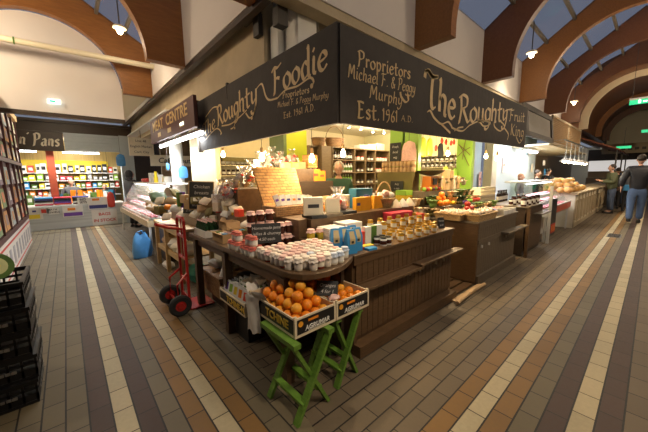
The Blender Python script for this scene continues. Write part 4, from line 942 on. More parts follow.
def pillow(name, label, cat, loc, d, m, rot=(0, 0, 0), grp=None, labm=None, wob=.25):
    t = thing(name, label, cat, loc, 0, grp, rot); w, l, h = d; n = 9; V = []
    for s in (1, -1):
        for j in range(n):
            for i in range(n):
                u, v = i/(n-1)*2-1, j/(n-1)*2-1; q = max(0, (1-u**4)*(1-v**4))**.5; V.append((u*w/2*(1-.06*v*v), v*l/2*(1-.06*u*u), h/2+s*q*h/2*(1+wob*math.sin(5*u+3*v+len(V)*.01)*.3)))
    F = [(j*n+i, j*n+i+1, (j+1)*n+i+1, (j+1)*n+i) for j in range(n-1) for i in range(n-1)]; F += [tuple(n*n+k for k in reversed(f)) for f in F]
    MB().add(V, F).build('pouch', m, t, smooth=True)
    if labm: MB().box(-w*.26, -l*.22, h*.97, w*.26, l*.22, h*1.01).build('label', labm, t)
    return t
bags = [(152, 205, .9), (160, 210, .9), (168, 214, .9), (176, 206, .9), (183, 212, .9), (190, 205, .95), (196, 212, .95), (203, 206, 1.0), (211, 209, 1.0), (219, 207, 1.05), (228, 211, 1.05), (236, 206, 1.1), (207, 217, .93), (216, 220, .93), (226, 218, 1.0), (196, 198, 1.1), (206, 199, 1.1), (218, 199, 1.12), (230, 200, 1.15), (171, 199, .95), (161, 198, .95), (186, 199, 1.0), (240, 213, 1.08), (234, 224, 1.0), (246, 221, 1.0)]
for i, (px, py, z) in enumerate(bags):
    Y = 4.95-(px-152)/95*2.0 if px < 222 else 3.4-(px-222)/30*.5; p = onY(px, py, Y)
    mm = [M['card_l'], M['paper'], M['ivory'], M['garlic'], M['card'], M['stem'], M['label']][(i*5) % 7]
    (pillow if i % 4 != 1 else lambda nm, lb, ct, lc, d, m_, rt, gr, lm=None: carton(nm, lb, ct, lc, (d[0]*.8, d[1]*.8, .11), m_, .4, gr, None, lm))('food_packet', 'plump %s packet heaped at the stall left end, %s from the left' % (['tan', 'white', 'ivory', 'beige', 'brown', 'dark olive', 'cream'][(i*5) % 7], ORD[sorted(bags).index((px, py, z))]), 'packet', (p.x, p.y, max(.79, p.z-.05)), (.15, .12, .06), mm, (.75+.3*math.sin(i), .2*math.cos(i*2), -.8+.6*math.sin(i*3)), 'heaped packets at the left end', M['labelw'] if i % 3 == 0 else None)
# back supports for that heap
tag(MB().box(1.36, 4.32, .7755, 1.60, 5.70, .98).build('display_step', M['brown_top']), 'brown display step on the pine side table', 'display step')
# dark produce bundles, leek-green and orange packs at far left of the stall
for i, (px, py, m_) in enumerate([(158, 197, 'veg_d'), (166, 201, 'chalk'), (175, 194, 'stem'), (150, 208, 'card'), (160, 211, 'chalk')]):
    p = onY(px, py, 5.1); pillow('produce_packet', 'dark bagged produce, %s from the left above the pine table' % ORD[i], 'packet', (p.x, p.y, p.z-.04), (.24, .2, .10), M[m_], (.7, .2*i, .3*i), 'dark bagged produce')
for i in range(4):
    p = onY(167+i*3.6, 207-i*.4, 4.7); o = MB().ball((0, 0, 0), (.045, .06, .04), 10, 7, .1).build('sweet_potato', M['orange'], smooth=True, loc=p); tag(o, 'bright orange vegetable, %s from the left on the heap over the pine table' % ORD[i], 'vegetable', 'orange vegetables on the heap')
for i, (px, py, h, m_) in enumerate([(180, 205, .2, 'veg'), (183, 206, .22, 'purple'), (187, 206, .16, 'lemon')]):
    p = onY(px, py, 4.4); carton('tall_packet', '%s upright packet beside the easel chalkboard' % ['green', 'purple', 'yellow'][i], 'packet', (p.x, p.y, p.z-.02), (.07, .05, h), M[m_])
chalk_card('chalkboard', 'wood-framed chalkboard standing tall over the packets at the left end', onY(201, 203, 4.0)-Vector((0, 0, .08)), (-.12, .05, -.45), .30, .36, ['Chicken', 'breasts', 'fresh eggs', 'duck eggs'], .062, None, M['pine'])
chalk_card('chalkboard', 'grey leaning chalkboard left of the hamper lid', (1.70, 2.93, 1.1005), (-.30, .1, -.6), .12, .26, ['Gifts', 'from', '5.00'], .03)
chalk_card('chalkboard', 'small chalkboard standing among brown cartons', (1.46, 2.57, .990), (-.2, .05, -.6), .12, .13, ['Fudge', '3.00'], .03)
chalk_card('chalkboard', 'small black price card above the pine table', onY(188, 210, 4.2)-Vector((0, 0, .05)), (-.4, .1, -.5), .14, .09, ['2.50'], .04)

# ---- things around the table legs
t = thing('wicker_basket', 'brown rectangular wicker basket on the floor under the table', 'basket', (1.22, 3.32, .0))
tag(MB().box(1.22, 3.10, .0, 1.5, 3.50, .16).build('crate_base', M['dark_wood']), 'low dark box under the wicker basket', 'box')
t.location = (1.335, 3.28, .1605)
MB().frustum(-.19, -.28, .19, .28, 0, .25, 1.12).build('basket_body', M['wicker'], t)
MB().tube([(-.213, -.314, .25), (.213, -.314, .25), (.213, .314, .25), (-.213, .314, .25)], .014, 6, closed=True).build('rim', M['wicker'], t, smooth=True)
pillow('flour_packet', 'white and green packet standing in the wicker basket', 'packet', (1.27, 3.12, .44), (.13, .28, .07), M['paper'], (1.1, .3, -.5), None, M['lime'])
pillow('flour_packet', 'rolled white packet lying in the wicker basket', 'packet', (1.24, 3.40, .43), (.16, .15, .09), M['paper'], (.3, .3, .5))
pillow('flour_packet', 'small clear-white packet at the right of the wicker basket', 'packet', (1.40, 3.25, .42), (.14, .12, .08), M['labelw'], (.5, -.3, .9))
# seed packet crate
fruit_crate('fruit_crate', 'small printed crate full of white seed packets left of the oranges', (.985, 2.10, .36), .30, .52, .105, side_txt='TCHINE-N', group=None, face=False)
tag(MB().box(1.10, 2.30, 0, 1.26, 2.56, .3595).build('stool_box', M['black']), 'narrow box carrying the crate of seed packets, blackened to stand for shade', 'box')  # black colour stands in for the open shade below the crate
sp = thing('seed_packet', 'white upright seed packet standing in the small crate', 'packet', (0, 0, 0), 0, 'seed packets in the small crate')
MB().box(-.036, -.004, 0, .036, .004, .165).build('packet', M['labelw'], sp); q_ = MB().box(-.020, -.0055, .075, .020, -.0042, .145).build('picture', M['veg'], sp)
SP = Proto(sp); sp2 = {}
kk = 0
for cidx, cm in enumerate(['purple', 'lime', 'lemon', 'orange', 'redbit']):
    s_ = dup(sp, (1.018, 2.57-cidx*.093, .385), PI/2+.1, 'white seed packet with %s picture at the aisle side of the small crate' % ['purple', 'green', 'yellow', 'orange', 'red'][cidx], 'seed packets in the small crate', rot=(-.22, .05, -PI/2+.25))
    for c_ in list(bpy.data.objects):
        if c_.parent == s_ and c_.name.startswith('picture'): c_.data = c_.data.copy(); c_.data.materials[0] = M[cm]
for i in range(5):
    for j in range(5):
        lab = 'white seed packet, %s across and %s along inside the small crate' % (ORD[i], ORD[j])
        SP.put((1.06+i*.052, 2.56-j*.098, .37+.012*R5.random()), rot=(-.2+.1*R5.random(), .15*(R5.random()-.5), -PI/2+.4*(R5.random()-.3)), label=lab, group='seed packets in the small crate')
# hanging white paper bags at the crate corner
def bagsheet(name, label, loc, w, h, rot, m=None):
    t = thing(name, label, 'paper bag', loc, 0, 'white paper bags by the orange crate', rot); n = 7; V = []
    for s in (0, 1):
        for j in range(n):
            for i in range(n):
                u, v = i/(n-1), j/(n-1); V.append(((u-.5)*w*(1+.08*v), (s-.5)*.018*(math.sin(PI*u)+.1)+.008*math.sin(7*u+4*v), (v-1)*h+.01*math.sin(9*u)))
    F = [(j*n+i, j*n+i+1, (j+1)*n+i+1, (j+1)*n+i) for j in range(n-1) for i in range(n-1)]; F += [tuple(n*n+k for k in reversed(f)) for f in F]
    MB().add(V, F).build('paper', m or M['paper'], t, smooth=True); return t
bagsheet('paper_bag', 'long white paper bag hanging down at the left corner of the orange crate', (.905, 1.80, .665), .13, .27, (0, 0, -PI/2+.25))
bagsheet('paper_bag', 'shorter white paper bag folded over the crate corner', (.915, 1.73, .70), .12, .13, (.5, .1, -PI/2+.4))
for i, (x, y, r) in enumerate([(.98, 1.96, .3), (1.06, 1.93, -.2), (1.14, 1.96, .5), (1.04, 2.02, .1)]):
    bagsheet('paper_bag', 'crumpled white paper bag heaped behind the oranges, %s from the left' % ORD[i], (x, y, .70+.02*(i % 2)), .11, .10, (.9*(1 if i % 2 else -.7), .2, r))
# dark plastic-wrapped goods on low shelf
for i, (x, y) in enumerate([(1.40, 2.55), (1.45, 2.2), (1.42, 2.9)]):
    pillow('black_sack', 'dark plastic sack stored under the table, %s from the aisle corner' % ORD[[1, 0, 2][i]], 'sack', (x, y, .30), (.28, .30, .14), M['black'], (.1, .1, .3*i), 'dark sacks under the table')
    tag(MB().box(x-.10, y-.13, 0, x+.12, y+.13, .299).build('storage_box', M['dark_wood']), 'dark storage box under the table, %s from the corner' % ORD[[1, 0, 2][i]], 'box', 'dark storage boxes under the table')
pillow('white_sack', 'limp white cloth sack hanging below the pine table', 'sack', (1.14, 5.25, .0), (.14, .20, .12), M['paper'], (.2, .1, .3))
pillow('green_sack', 'green plastic sack under the pine table', 'sack', (1.30, 4.25, .0), (.24, .24, .26), mat('teal_plastic', (.03, .20, .13), .5), (0, 0, .3))
for i, (y, m_) in enumerate([(5.35, 'card'), (5.0, 'paper'), (4.7, 'ivory'), (4.45, 'label')]):
    pillow('packet_on_shelf', '%s pouch on the lower shelf of the pine table' % ['brown', 'white', 'ivory', 'cream'][i], 'pouch', (1.25, y, .3605), (.3, .26, .17), M[m_], (.1, .1, i))
# blue carrier bag on the floor
t = thing('carrier_bag', 'crinkled blue plastic carrier bag standing on the floor', 'bag', (.96, 6.35, 0), .4)
b = MB(); n = 20; V = []
for j, (r_, z) in enumerate([(.02, 0), (.15, .005), (.165, .12), (.15, .28), (.13, .36), (.11, .42), (.09, .46)]):
    for i in range(n): a = 2*PI*i/n; q = r_*(1+(.10*math.sin(3*a+j)+.05*math.sin(7*a+2*j) if j > 1 else 0)); V.append((q*math.cos(a)*1.1, q*.7*math.sin(a), z+(.03*math.sin(4*a) if j > 4 else 0)))
b.add(V, [(j*n+i, j*n+(i+1) % n, (j+1)*n+(i+1) % n, (j+1)*n+i) for j in range(6) for i in range(n)]); b.build('bag_body', M['bluebag'], t, smooth=True)
MB().tube([(-.06, 0, .43), (-.05, .0, .50), (.02, 0, .51), (.06, 0, .43)], .012, 6).build('handle', M['bluebag'], t, smooth=True)

# added fill: unseen track spots behind the banners, brightening the front goods
for i, (x, y, tx, ty, w) in enumerate([(1.95, 2.35, 1.35, 1.9, 30), (2.9, 2.1, 2.6, 1.9, 26), (4.5, 2.05, 4.6, 2.0, 60), (5.3, 2.05, 5.2, 2.0, 40), (1.95, 3.3, 1.4, 3.2, 20), (1.95, 4.4, 1.4, 4.6, 16), (6.0, 2.15, 6.2, 1.8, 12)]):
    t = thing('spotlight', 'added track spotlight hidden just behind the banner, %s around from the corner' % ORD[i], 'spotlight', (x, y, 2.56), 0, 'added track spots behind the banners')
    MB().lathe([(.02, .06), (.026, .04), (.030, -.02), (.026, -.025)], 12).build('housing', M['whitegloss'], t, smooth=True); MB().lathe([(.024, -.026), (.024, -.028)], 12).build('lens', M['lampglow'], t)
    d = Vector((tx-x, ty-y, -1.7)); light('added_track_fill', (x, y, 2.51), w*1.6, WARM, .04, 'SPOT', d.to_track_quat('-Z', 'Y').to_euler(), spot=1.9)
# filler goods on the steps and between the rows
RF = random.Random(21)
spots = [(2.12+.10*i, 2.56, 1.1005, 'rear line of the corner step') for i in range(12)]+[(1.42+.02*(i % 2), 3.05+.13*i, 1.0605, 'edge of the long step') for i in range(7)]+[(1.70+.12*i, 2.0, .869, 'foot of the corner step') for i in range(2)]+[(1.30+.11*(i % 3), 2.52+.14*(i//3), .869, 'middle of the long table') for i in range(0)]
for i, (x, y, z, wh) in enumerate(spots):
    m_ = RF.choice(['card', 'ivory', 'label', 'card_l', 'redbit', 'veg', 'paper', 'honey', 'wicker', 'gold_pale']); w_, h_2 = RF.uniform(.07, .11), RF.uniform(.07, .17)
    carton('small_carton', 'small %s carton, item %s on the %s' % ({'card': 'brown', 'ivory': 'ivory', 'label': 'cream', 'card_l': 'tan', 'redbit': 'red', 'veg': 'green', 'paper': 'white', 'honey': 'amber', 'wicker': 'dark brown', 'gold_pale': 'gold'}[m_], ORD[i if i < 12 else (i-12 if i < 19 else i-19)], wh), 'box', (x, y, z), (w_, .09, h_2), M[m_], RF.uniform(-.3, .3), 'small cartons on the steps', None, M['labelw'] if RF.random() < .4 else None)
for i in range(8): J['s'].put((2.30+i*.125, 2.02, Z1), 0, 'black-lidded jar, %s from the left behind the honey' % ORD[i], 'black-lidded jars behind the honey', .95)
for i in range(9): J['d'].put((1.26+(i % 3)*.1, 2.50+(i//3)*.1 if False else 2.46+(i//3)*.0, Z1+.106*(i//3)), 0, 'dark preserve jar, %s across on level %s beside the open cartons' % (ORD[i % 3], ORD[i//3]), 'dark jars beside the open cartons', .98)
# ================================================================ FRUIT COUNTER
def tray_basket(name, label, loc, w, l, h, rz=0, m='wicker_l'):
    t = thing(name, label, 'basket', loc, rz, 'shallow wicker trays on the fruit counter')
    b = MB(); k = 1.12; b.frustum(-w/2, -l/2, w/2, l/2, 0, h, k); b.build('tray_body', M[m], t)
    MB().tube([(-w/2*k, -l/2*k, h), (w/2*k, -l/2*k, h), (w/2*k, l/2*k, h), (-w/2*k, l/2*k, h)], .012, 6, closed=True).build('rim', M[m], t, smooth=True); return t
tray_basket('wicker_tray', 'shallow wicker tray of garlic at the left corner of the fruit counter', (4.16, 1.86, Z1), .36, .36, .085, -.1)
tray_basket('wicker_tray', 'longer shallow wicker tray of garlic at the front of the fruit counter', (4.36, 1.58, Z1), .58, .20, .09, -.02)
ga = thing('garlic_bulb', 'pale garlic bulb lying in a shallow wicker tray on the fruit counter', 'garlic', group='garlic in the wicker trays')
MB().lathe([(.006, 0), (.026, .006), (.032, .020), (.024, .036), (.008, .048), (.005, .062)], 10).build('bulb', M['garlic'], ga, smooth=True); MB().lathe([(.005, .060), (.003, .07)], 6).build('stem', M['card_l'], ga)
GA = Proto(ga); Rg = random.Random(5)
for i in range(9):
    for j in range(3): GA.put((4.115+i*.062, 1.53+j*.05, Z1+.092), label='pale garlic bulb in the longer front wicker tray', group='garlic in the longer front tray', rot=(Rg.uniform(-.6, .6), Rg.uniform(-.6, .6), 0))
for i in range(6):
    for j in range(5): GA.put((4.02+i*.058, 1.73+j*.062, Z1+.086), label='pale garlic bulb in the squarer wicker tray behind', group='garlic in the squarer tray', rot=(Rg.uniform(-.6, .6), Rg.uniform(-.6, .6), 0))
ap = thing('apple', 'apple', 'apple', group='red apples on the fruit counter')
MB().lathe([(.004, .006), (.018, 0), (.034, .014), (.040, .038), (.036, .058), (.020, .070), (.006, .064)], 16).build('skin', M['apple'], ap, smooth=True); MB().tube([(0, 0, .062), (.004, 0, .082)], .0025, 5).build('stem', M['stem'], ap)
AP = Proto(ap); ORB = lambda p, l, s=1.0: PO.put(p, 0, l, 'oranges on the fruit counter', s)
tag(MB().box(4.27, 2.06, Z1, 5.66, 2.40, 1.02).build('display_step', M['grey_top']), 'raised grey-brown step at the back of the fruit counter', 'display step')
i = 0
for (x, y, z) in [(4.33, 2.16, 1.06), (4.42, 2.14, 1.06), (4.51, 2.16, 1.06), (4.60, 2.18, 1.06), (4.38, 2.22, 1.12), (4.47, 2.22, 1.13), (4.56, 2.24, 1.12), (4.43, 2.20, 1.19), (4.30, 2.25, 1.06), (4.67, 2.22, 1.06)]:
    ORB((x, y, z), 'large orange in the small pyramid behind the garlic trays, %s laid' % ORD[i], 1.25); i += 1
i = 0
for (x, y, z) in [(4.44, 1.80, 0), (4.54, 1.78, 0), (4.64, 1.80, 0), (4.49, 1.87, 0), (4.59, 1.88, 0), (4.70, 1.88, 0), (4.50, 1.83, .072), (4.60, 1.83, .072), (4.68, 1.84, .072), (4.57, 1.85, .14)]:
    AP.put((x, y, Z1+z), .3*i, 'deep red apple in the heap beside the garlic trays, %s laid' % ORD[i], None, 1.15); i += 1
for i, (x, y) in enumerate([(4.72, 2.12), (4.80, 2.14), (4.78, 2.20), (4.88, 2.15), (4.62, 2.10), (4.95, 2.18)]):
    o = MB().ball((0, 0, 0), (.032, .042, .032), 12, 8).ball((0, .04, 0), (.010, .012, .010), 8, 5).build('lemon', M['lemon'], smooth=True, loc=(x, y, 1.055)); tag(o, 'yellow lemon, %s from the left behind the red apples' % ORD[i], 'lemon', 'lemons on the fruit counter')
# leafy vegetables, mushrooms, potatoes and so on
def veg_head(name, label, loc, r, m, seed, grp, leaves=9, cat='vegetable'):
    t = thing(name, label, cat, loc, seed, grp); R = random.Random(seed)
    MB().ball((0, 0, r*.7), (r*.62, r*.62, r*.62), 12, 8, .15).build('heart', m, t, smooth=True)
    b = MB()
    for k in range(leaves):
        a = 2*PI*k/leaves+R.uniform(-.2, .2); P = []
        for j in range(5):
            v = j/4; row = []
            for i in range(5):
                u = i/4-.5; rad = r*(.25+.85*v); z = r*(.15+1.25*math.sin(v*1.9))+R.uniform(-.03, .03)*r; ww = r*1.0*math.sin(PI*(.15+.8*v))
                row.append((math.cos(a)*rad-math.sin(a)*u*ww, math.sin(a)*rad+math.cos(a)*u*ww, z+abs(u)*r*.25))
            P.append(row)
        b.grid(P)
    b.build('leaves', m, t, smooth=True); return t
vg = [Proto(veg_head('leafy_vegetable', 'x', (0, 0, 0), .07, M['veg'], 1, 'leafy vegetables')), Proto(veg_head('leafy_vegetable', 'x', (0, 0, 0), .07, M['veg_d'], 2, 'leafy vegetables')), Proto(veg_head('pale_vegetable', 'x', (0, 0, 0), .06, M['garlic'], 3, 'pale vegetables', 6)), Proto(veg_head('brown_vegetable', 'x', (0, 0, 0), .055, M['stem'], 4, 'brown vegetables', 5)), Proto(veg_head('grey_vegetable', 'x', (0, 0, 0), .06, M['card_l'], 5, 'brown vegetables', 6))]
Rv = random.Random(9); k = 0
for j in range(4):
    for i in range(10):
        v = Rv.choice([0, 1, 2, 3, 4, 3, 2, 4]); nm = ['fresh green', 'dark green', 'pale papery', 'brown-green', 'tan papery'][v]
        z = [1.0205, 1.0205, 1.0205, 1.236][j] if j else Z1
        vg[v].put(([4.76, 4.70, 4.30, 4.80][j]+i*[.085, .095, .135, .085][j]+Rv.uniform(-.02, .02), [1.96, 2.13, 2.32, 2.50][j], z+([0, 0, .0, 0][j])), Rv.uniform(0, 6), '%s vegetable, %s from the left in the %s row of the fruit counter' % (nm, ORD[i], ['front', 'second', 'third', 'rear'][j]), None, Rv.uniform(1.0, 1.45))
tag(MB().box(4.27, 2.402, Z1, 5.66, 2.62, 1.235).build('display_step', M['grey_top']), 'higher grey-brown step at the very back of the fruit counter', 'display step')
for i, (x, z) in enumerate([(4.07, Z1), (4.19, Z1), (4.13, Z1+.12)]):
    vg[[3, 4, 0][i]].put((x, 2.18, z), i, '%s vegetable left of the orange pyramid beside the step' % ['brown-green', 'tan papery', 'bright green'][i], None, 1.3)
# loose mixed fruit between the trays and the step
mf = {}
for nm_, m_, r_ in (('green apple', 'lime', .036), ('red tomato', 'redbit', .034), ('yellow pepper', 'lemon', .038), ('dark plum', 'purple', .028), ('red apple', 'apple', .036), ('brown kiwi', 'stem', .030)):
    o = thing('fruit', 'fruit', 'fruit'); MB().lathe([(.004, r_*.1), (r_*.5, 0), (r_*.92, r_*.5), (r_, r_), (r_*.85, r_*1.55), (r_*.4, r_*1.85), (.004, r_*1.75)], 14).build('skin', M[m_], o, smooth=True); MB().tube([(0, 0, r_*1.7), (.003, 0, r_*2.05)], .0025, 5).build('stem', M['stem'], o); mf[nm_] = Proto(o)
kf = sorted(mf)
for j in range(3):
    for i in range(12):
        nm_ = kf[(i//2+j*2) % 6]; x = 4.74+i*.077; y = 1.70+j*.078
        if x > 4.98 and j == 0: continue
        if x < 4.80 and j > 0: continue
        mf[nm_].put((x, y, Z1+(0 if x < 5.0 else .0)), 0, '%s, %s along loose row %s behind the trays' % (nm_, ORD[i], ORD[j]), 'loose mixed fruit on the fruit counter', 1.15)
for i in range(14):
    nm_ = kf[(i//3) % 6]; mf[nm_].put((4.74+i*.066, 2.085, 1.0205), 0, '%s, %s along the front lip of the fruit step' % (nm_, ORD[i]), 'loose fruit on the step lip')
for i in range(10):
    nm_ = kf[(i+2) % 6]; mf[nm_].put((4.30+i*.06, 2.43, 1.2365), 0, '%s, %s along the top step at the left' % (nm_, ORD[i]), 'loose fruit on the top step')
for i in range(7):
    v = [3, 0, 4, 1, 3, 2, 0][i]; vg[v].put((4.92+i*.10, 1.80+.06*(i % 2), Z1+.075), i*1.3, '%s vegetable, %s from the left heaped on the loose fruit' % (['fresh green', 'dark green', 'pale papery', 'brown-green', 'tan papery'][v], ORD[i]), None, 1.0)
for i in range(8):
    v = [4, 2, 3, 0, 4, 1, 2, 3][i]; vg[v].put((4.74+i*.115, 2.20, 1.12), i*1.7, '%s vegetable, %s from the left on top of the middle heap' % (['fresh green', 'dark green', 'pale papery', 'brown-green', 'tan papery'][v], ORD[i]), None, 1.2)
# white flower-like bunches
for i, (px, py) in enumerate([(452, 186), (457, 182), (461, 187), (455, 191), (463, 192), (448, 188)]):
    p = onY(px, py, 2.48); vg[2].put((p.x, p.y, 1.236+.05*(i % 3)), i, 'white blossom-like bunch, %s in the heap beneath the lime bags' % ORD[i], 'white bunches beneath the lime bags', 1.2)
# punnets and bags right end
for i in range(6):
    x = 5.12+(i % 3)*.20; y = 1.56+(i//3)*.17
    t = carton('punnet', 'white punnet, %s in the %s row at the right end of the fruit counter' % (ORD[i % 3], ['front', 'rear'][i//3]), 'punnet', (x, y, Z1), (.18, .15, .07), M['labelw'], 0, 'white punnets on the fruit counter', open_=True)
st = thing('strawberry', 'red strawberry in a white punnet at the right end of the fruit counter', 'strawberry', group='strawberries in the punnets')
MB().lathe([(.003, 0), (.012, .010), (.019, .026), (.014, .036), (.003, .038)], 10).build('berry', M['redbit'], st, smooth=True); MB().lathe([(.012, .036), (.003, .042)], 6).build('calyx', M['veg'], st)
ST = Proto(st)
for i in range(3):
    for a in range(4):
        for c_ in range(3): ST.put(label='red strawberry in the %s rear punnet of the fruit counter' % ['left', 'middle', 'right'][i], group='strawberries in the %s punnet' % ['left', 'middle', 'right'][i], loc=(5.12+i*.20-.06+a*.038, 1.73-.045+c_*.042, Z1+.05), rot=(Rv.uniform(-.8, .8), Rv.uniform(-.8, .8), 0))
for i in range(4): pillow('produce_bag', 'white bag with purple print, %s from the left beside the punnets' % ORD[i], 'bag', (4.90+i*.05, 1.62+.05*i, Z1), (.12, .12, .11), M['paper'], (.4, 0, .2*i), 'white bags with purple print', M['purple'])
pillow('produce_bag', 'dark bag of figs at the middle of the fruit counter', 'bag', (4.82, 1.65, Z1), (.17, .16, .12), M['chalk'], (.3, 0, 0))
chalk_card('price_card', 'blackboard price card standing before the red apples', (4.60, 1.68, Z1), (-.25, 0, -.2), .15, .15, ['Pears', '0.50', 'each'], .035)
# tall packs at back right
for i, (x, h, m_) in enumerate([(5.08, .36, 'card_l'), (5.22, .34, 'card'), (5.36, .24, 'ivory'), (4.84, .24, 'ivory'), (4.96, .22, 'card_l'), (5.52, .24, 'card')]):
    carton('paper_sack', 'tall %s paper sack on the rear fruit step, %s from the front' % (['tan', 'brown', 'ivory', 'pink', 'light tan', 'dull brown'][i], ORD[i]), 'sack', (x, 2.46, 1.237), (.13, .1, h), M[m_], .1*i)
# white crates standing with holes
for i in range(3):
    for j in range(2):
        t = thing('bottle_rack', 'white slotted crate, %s from the left on the %s level at the right end' % (ORD[i], ['lower', 'upper'][j]), 'crate', (5.86+i*.26, 2.18, .9255+.001+j*.165), 0, 'white slotted crates')
        b = MB()
        for z in (0, .075, .15): b.box(-.12, -.08, z, .12, -.06, z+.014)
        for x in (-.12, -.04, .04, .11): b.box(x, -.08, 0, x+.012, -.06, .16)
        b.box(-.12, .06, 0, .12, .08, .16); b.box(-.12, -.06, 0, -.10, .06, .16); b.box(.10, -.06, 0, .12, .06, .16); b.box(-.12, -.06, 0, .12, .06, .01); b.build('frame', M['ivory'], t)
tag(MB().box(5.72, 2.06, .0, 6.03, 2.45, .925).build('display_step', M['grey_top']), 'grey-brown block between the fruit counter and the dark counter', 'display step')
for i in range(7):
    for j in range(2):
        kk = 'sk'[(i+j) % 2]; J[kk].put((6.10+i*.15, 1.50+j*.2, .9255), 0, 'white-labelled dark jar, %s from left in the %s row on the small counter' % (ORD[i], ['front', 'rear'][j]), 'dark jars on the small dark counter', (1.1, 1.1, 1.5))
for i in range(6): B['d'].put((6.66+i*.1, 2.1, .9255), 0, 'dark white-labelled bottle, %s from the left behind the jars, small counter' % ORD[i], 'dark bottles on the small dark counter')
for i in range(10): B['y'].put((4.98+i*.07, 1.885, Z1), 0, 'small yellow bottle, %s from the left behind the punnets' % ORD[i], 'yellow bottles on the fruit counter', .62)
# ================================================================ INSIDE OF THE STALL
def shelf_unit(name, label, x0, x1, y, z0, z1, ups, shelves, depth, m, back=None, grp=None):
    t = thing(name, label, 'shelf unit', ((x0+x1)/2, y, 0), 0, grp); cx = (x0+x1)/2
    b = MB()
    for u in ups: b.box(u-cx-.012, 0, z0, u-cx+.012, depth, z1)
    b.build('uprights', M[m], t)
    for xa, xb, z in shelves: MB().box(xa-cx+.013, .005, z-.012, xb-cx-.013, depth-.012, z+.012).build('shelf', M[m], t)
    MB().box(x0-cx, depth-.01, z0, x1-cx, depth, z1).build('back_panel', M[back or m], t)
    return t
Ysh = 5.0
def xs_(px): return onY(px, 160, Ysh).x
U = [xs_(333), xs_(355), xs_(366), xs_(375.5), xs_(389)]
zt = onY(360, 148.5, Ysh).z
lv = [zt-.012, zt-.30, zt-.60, zt-.90, zt-1.2, .2]
sh = [(U[i], U[i+1], z) for i in range(4) for z in lv]
shelf_unit('shelf_unit', 'tall brown wooden shelf unit of jars and bottles behind the shopkeeper', U[0]-.012, U[4]+.012, Ysh, 0, zt, U, sh, .32, 'shelf')
kinds = [['d', 'w', 'l', 'w'], ['t', 's', 's', 't'], ['s', 'd', 's', 'w'], ['t', 't', 's', 't']]
for bi in range(4):
    for li in range(4):
        z = lv[li+1]+.0125; kd = kinds[bi][li]; w = U[bi+1]-U[bi]-.03; pr = B.get(kd) if kd in 'dwl' else J[kd]
        stp = .088 if kd in 'dwl' else .10; n = int((w-.02)/stp)
        if li == 3 and bi != 2: n = min(n, 6)
        for i in range(n):
            pr.put((U[bi]+.055+(w-.08)*i/max(1, n-1), Ysh+.09, z), 0, '%s on the brown shelf unit, bay %s, level %s, place %s' % ({'d': 'dark bottle', 'w': 'white bottle', 'l': 'green bottle', 't': 'white tub with red lid', 's': 'dark labelled jar'}[kd], ORD[bi], ORD[li], ORD[i]), 'goods on the brown shelf unit', .95 if kd in 'dwl' else 1)
for i, (px, w) in enumerate([(363, .30), (371, .34), (380, .34)]):
    x = xs_(px); carton('shallow_box', 'pale wooden box on top of the brown shelf unit, %s from the left' % ORD[i], 'box', (x+.1, Ysh+.16, zt+.001), (w, .2, .10+.04*i), M['label'], 0, 'pale boxes on the shelf unit')
hoop_basket('hanging_basket', 'large dark wicker basket with tall handle on top of the shelves', (xs_(339)+.02, Ysh+.16, zt+.001), .58, .30, .20, .30, M['wicker'])
hoop_basket('round_basket', 'darker round wicker basket left of the large one', (xs_(333)-.30, Ysh+.16, zt+.001), .36, .28, .17, .0, M['wicker'], handle=False)
t = shelf_unit('shelf_unit', 'narrow dark shelf unit left of the tall brown one', xs_(312), xs_(322), Ysh+.1, 0, zt-.02, [xs_(312)+.012, xs_(322)-.012], [(xs_(312), xs_(322), z) for z in lv], .3, 'shelf')
tag(MB().box(xs_(322.5), Ysh+.02, 0, xs_(332.4), Ysh+.34, zt).build('cupboard_side', M['shelf']), 'plain dark brown cupboard between two shelf units', 'cupboard')
for li in range(2):
    for i in range(3): J['t'].put((xs_(312)+.10+i*.13, Ysh+.2, lv[li+1]+.013), 0, 'white tub on the narrow dark shelf unit, level %s, place %s' % (ORD[li], ORD[i]), 'tubs on the narrow shelf unit')
# cream shelf at the left, with jars
YL = 5.75
a0, a1 = onY(206, 156, YL).x, onY(284, 156, YL).x; zz = onY(240, 155.5, YL).z; zc = [onY(240, q, YL).z for q in (165.5, 175.5, 186, 196)]
shelf_unit('cream_shelf', 'wide cream-painted shelf unit of dark jars at the back left', a0, a1, YL, 0, zz, [a0+.02, onY(218, 160, YL).x, a1-.02], [(a0+.03, onY(218, 160, YL).x, z) for z in zc[1:2]]+[(onY(218, 160, YL).x, a1-.02, z) for z in zc]+[(a0+.03, a1-.02, zz-.03)], .35, 'cream')
for li in range(3):
    for i in range(12): J['s' if li < 2 else 'h'].put((onY(222, 160, YL).x+.06+i*.105, YL+.10, zc[li]+.013), 0, '%s jar, %s from the left on the %s level of the cream shelf' % ('dark white-labelled' if li < 2 else 'yellow', ORD[i], ORD[li]), 'jars on the cream shelf', 1.0 if li < 2 else 1.35)
tag(MB().box(onY(222, 160, YL).x, YL-.02, zz-.13, a1-.1, YL-.005, zz-.045).build('valance', M['stem']), 'olive scalloped valance under the top of the cream shelf', 'valance')
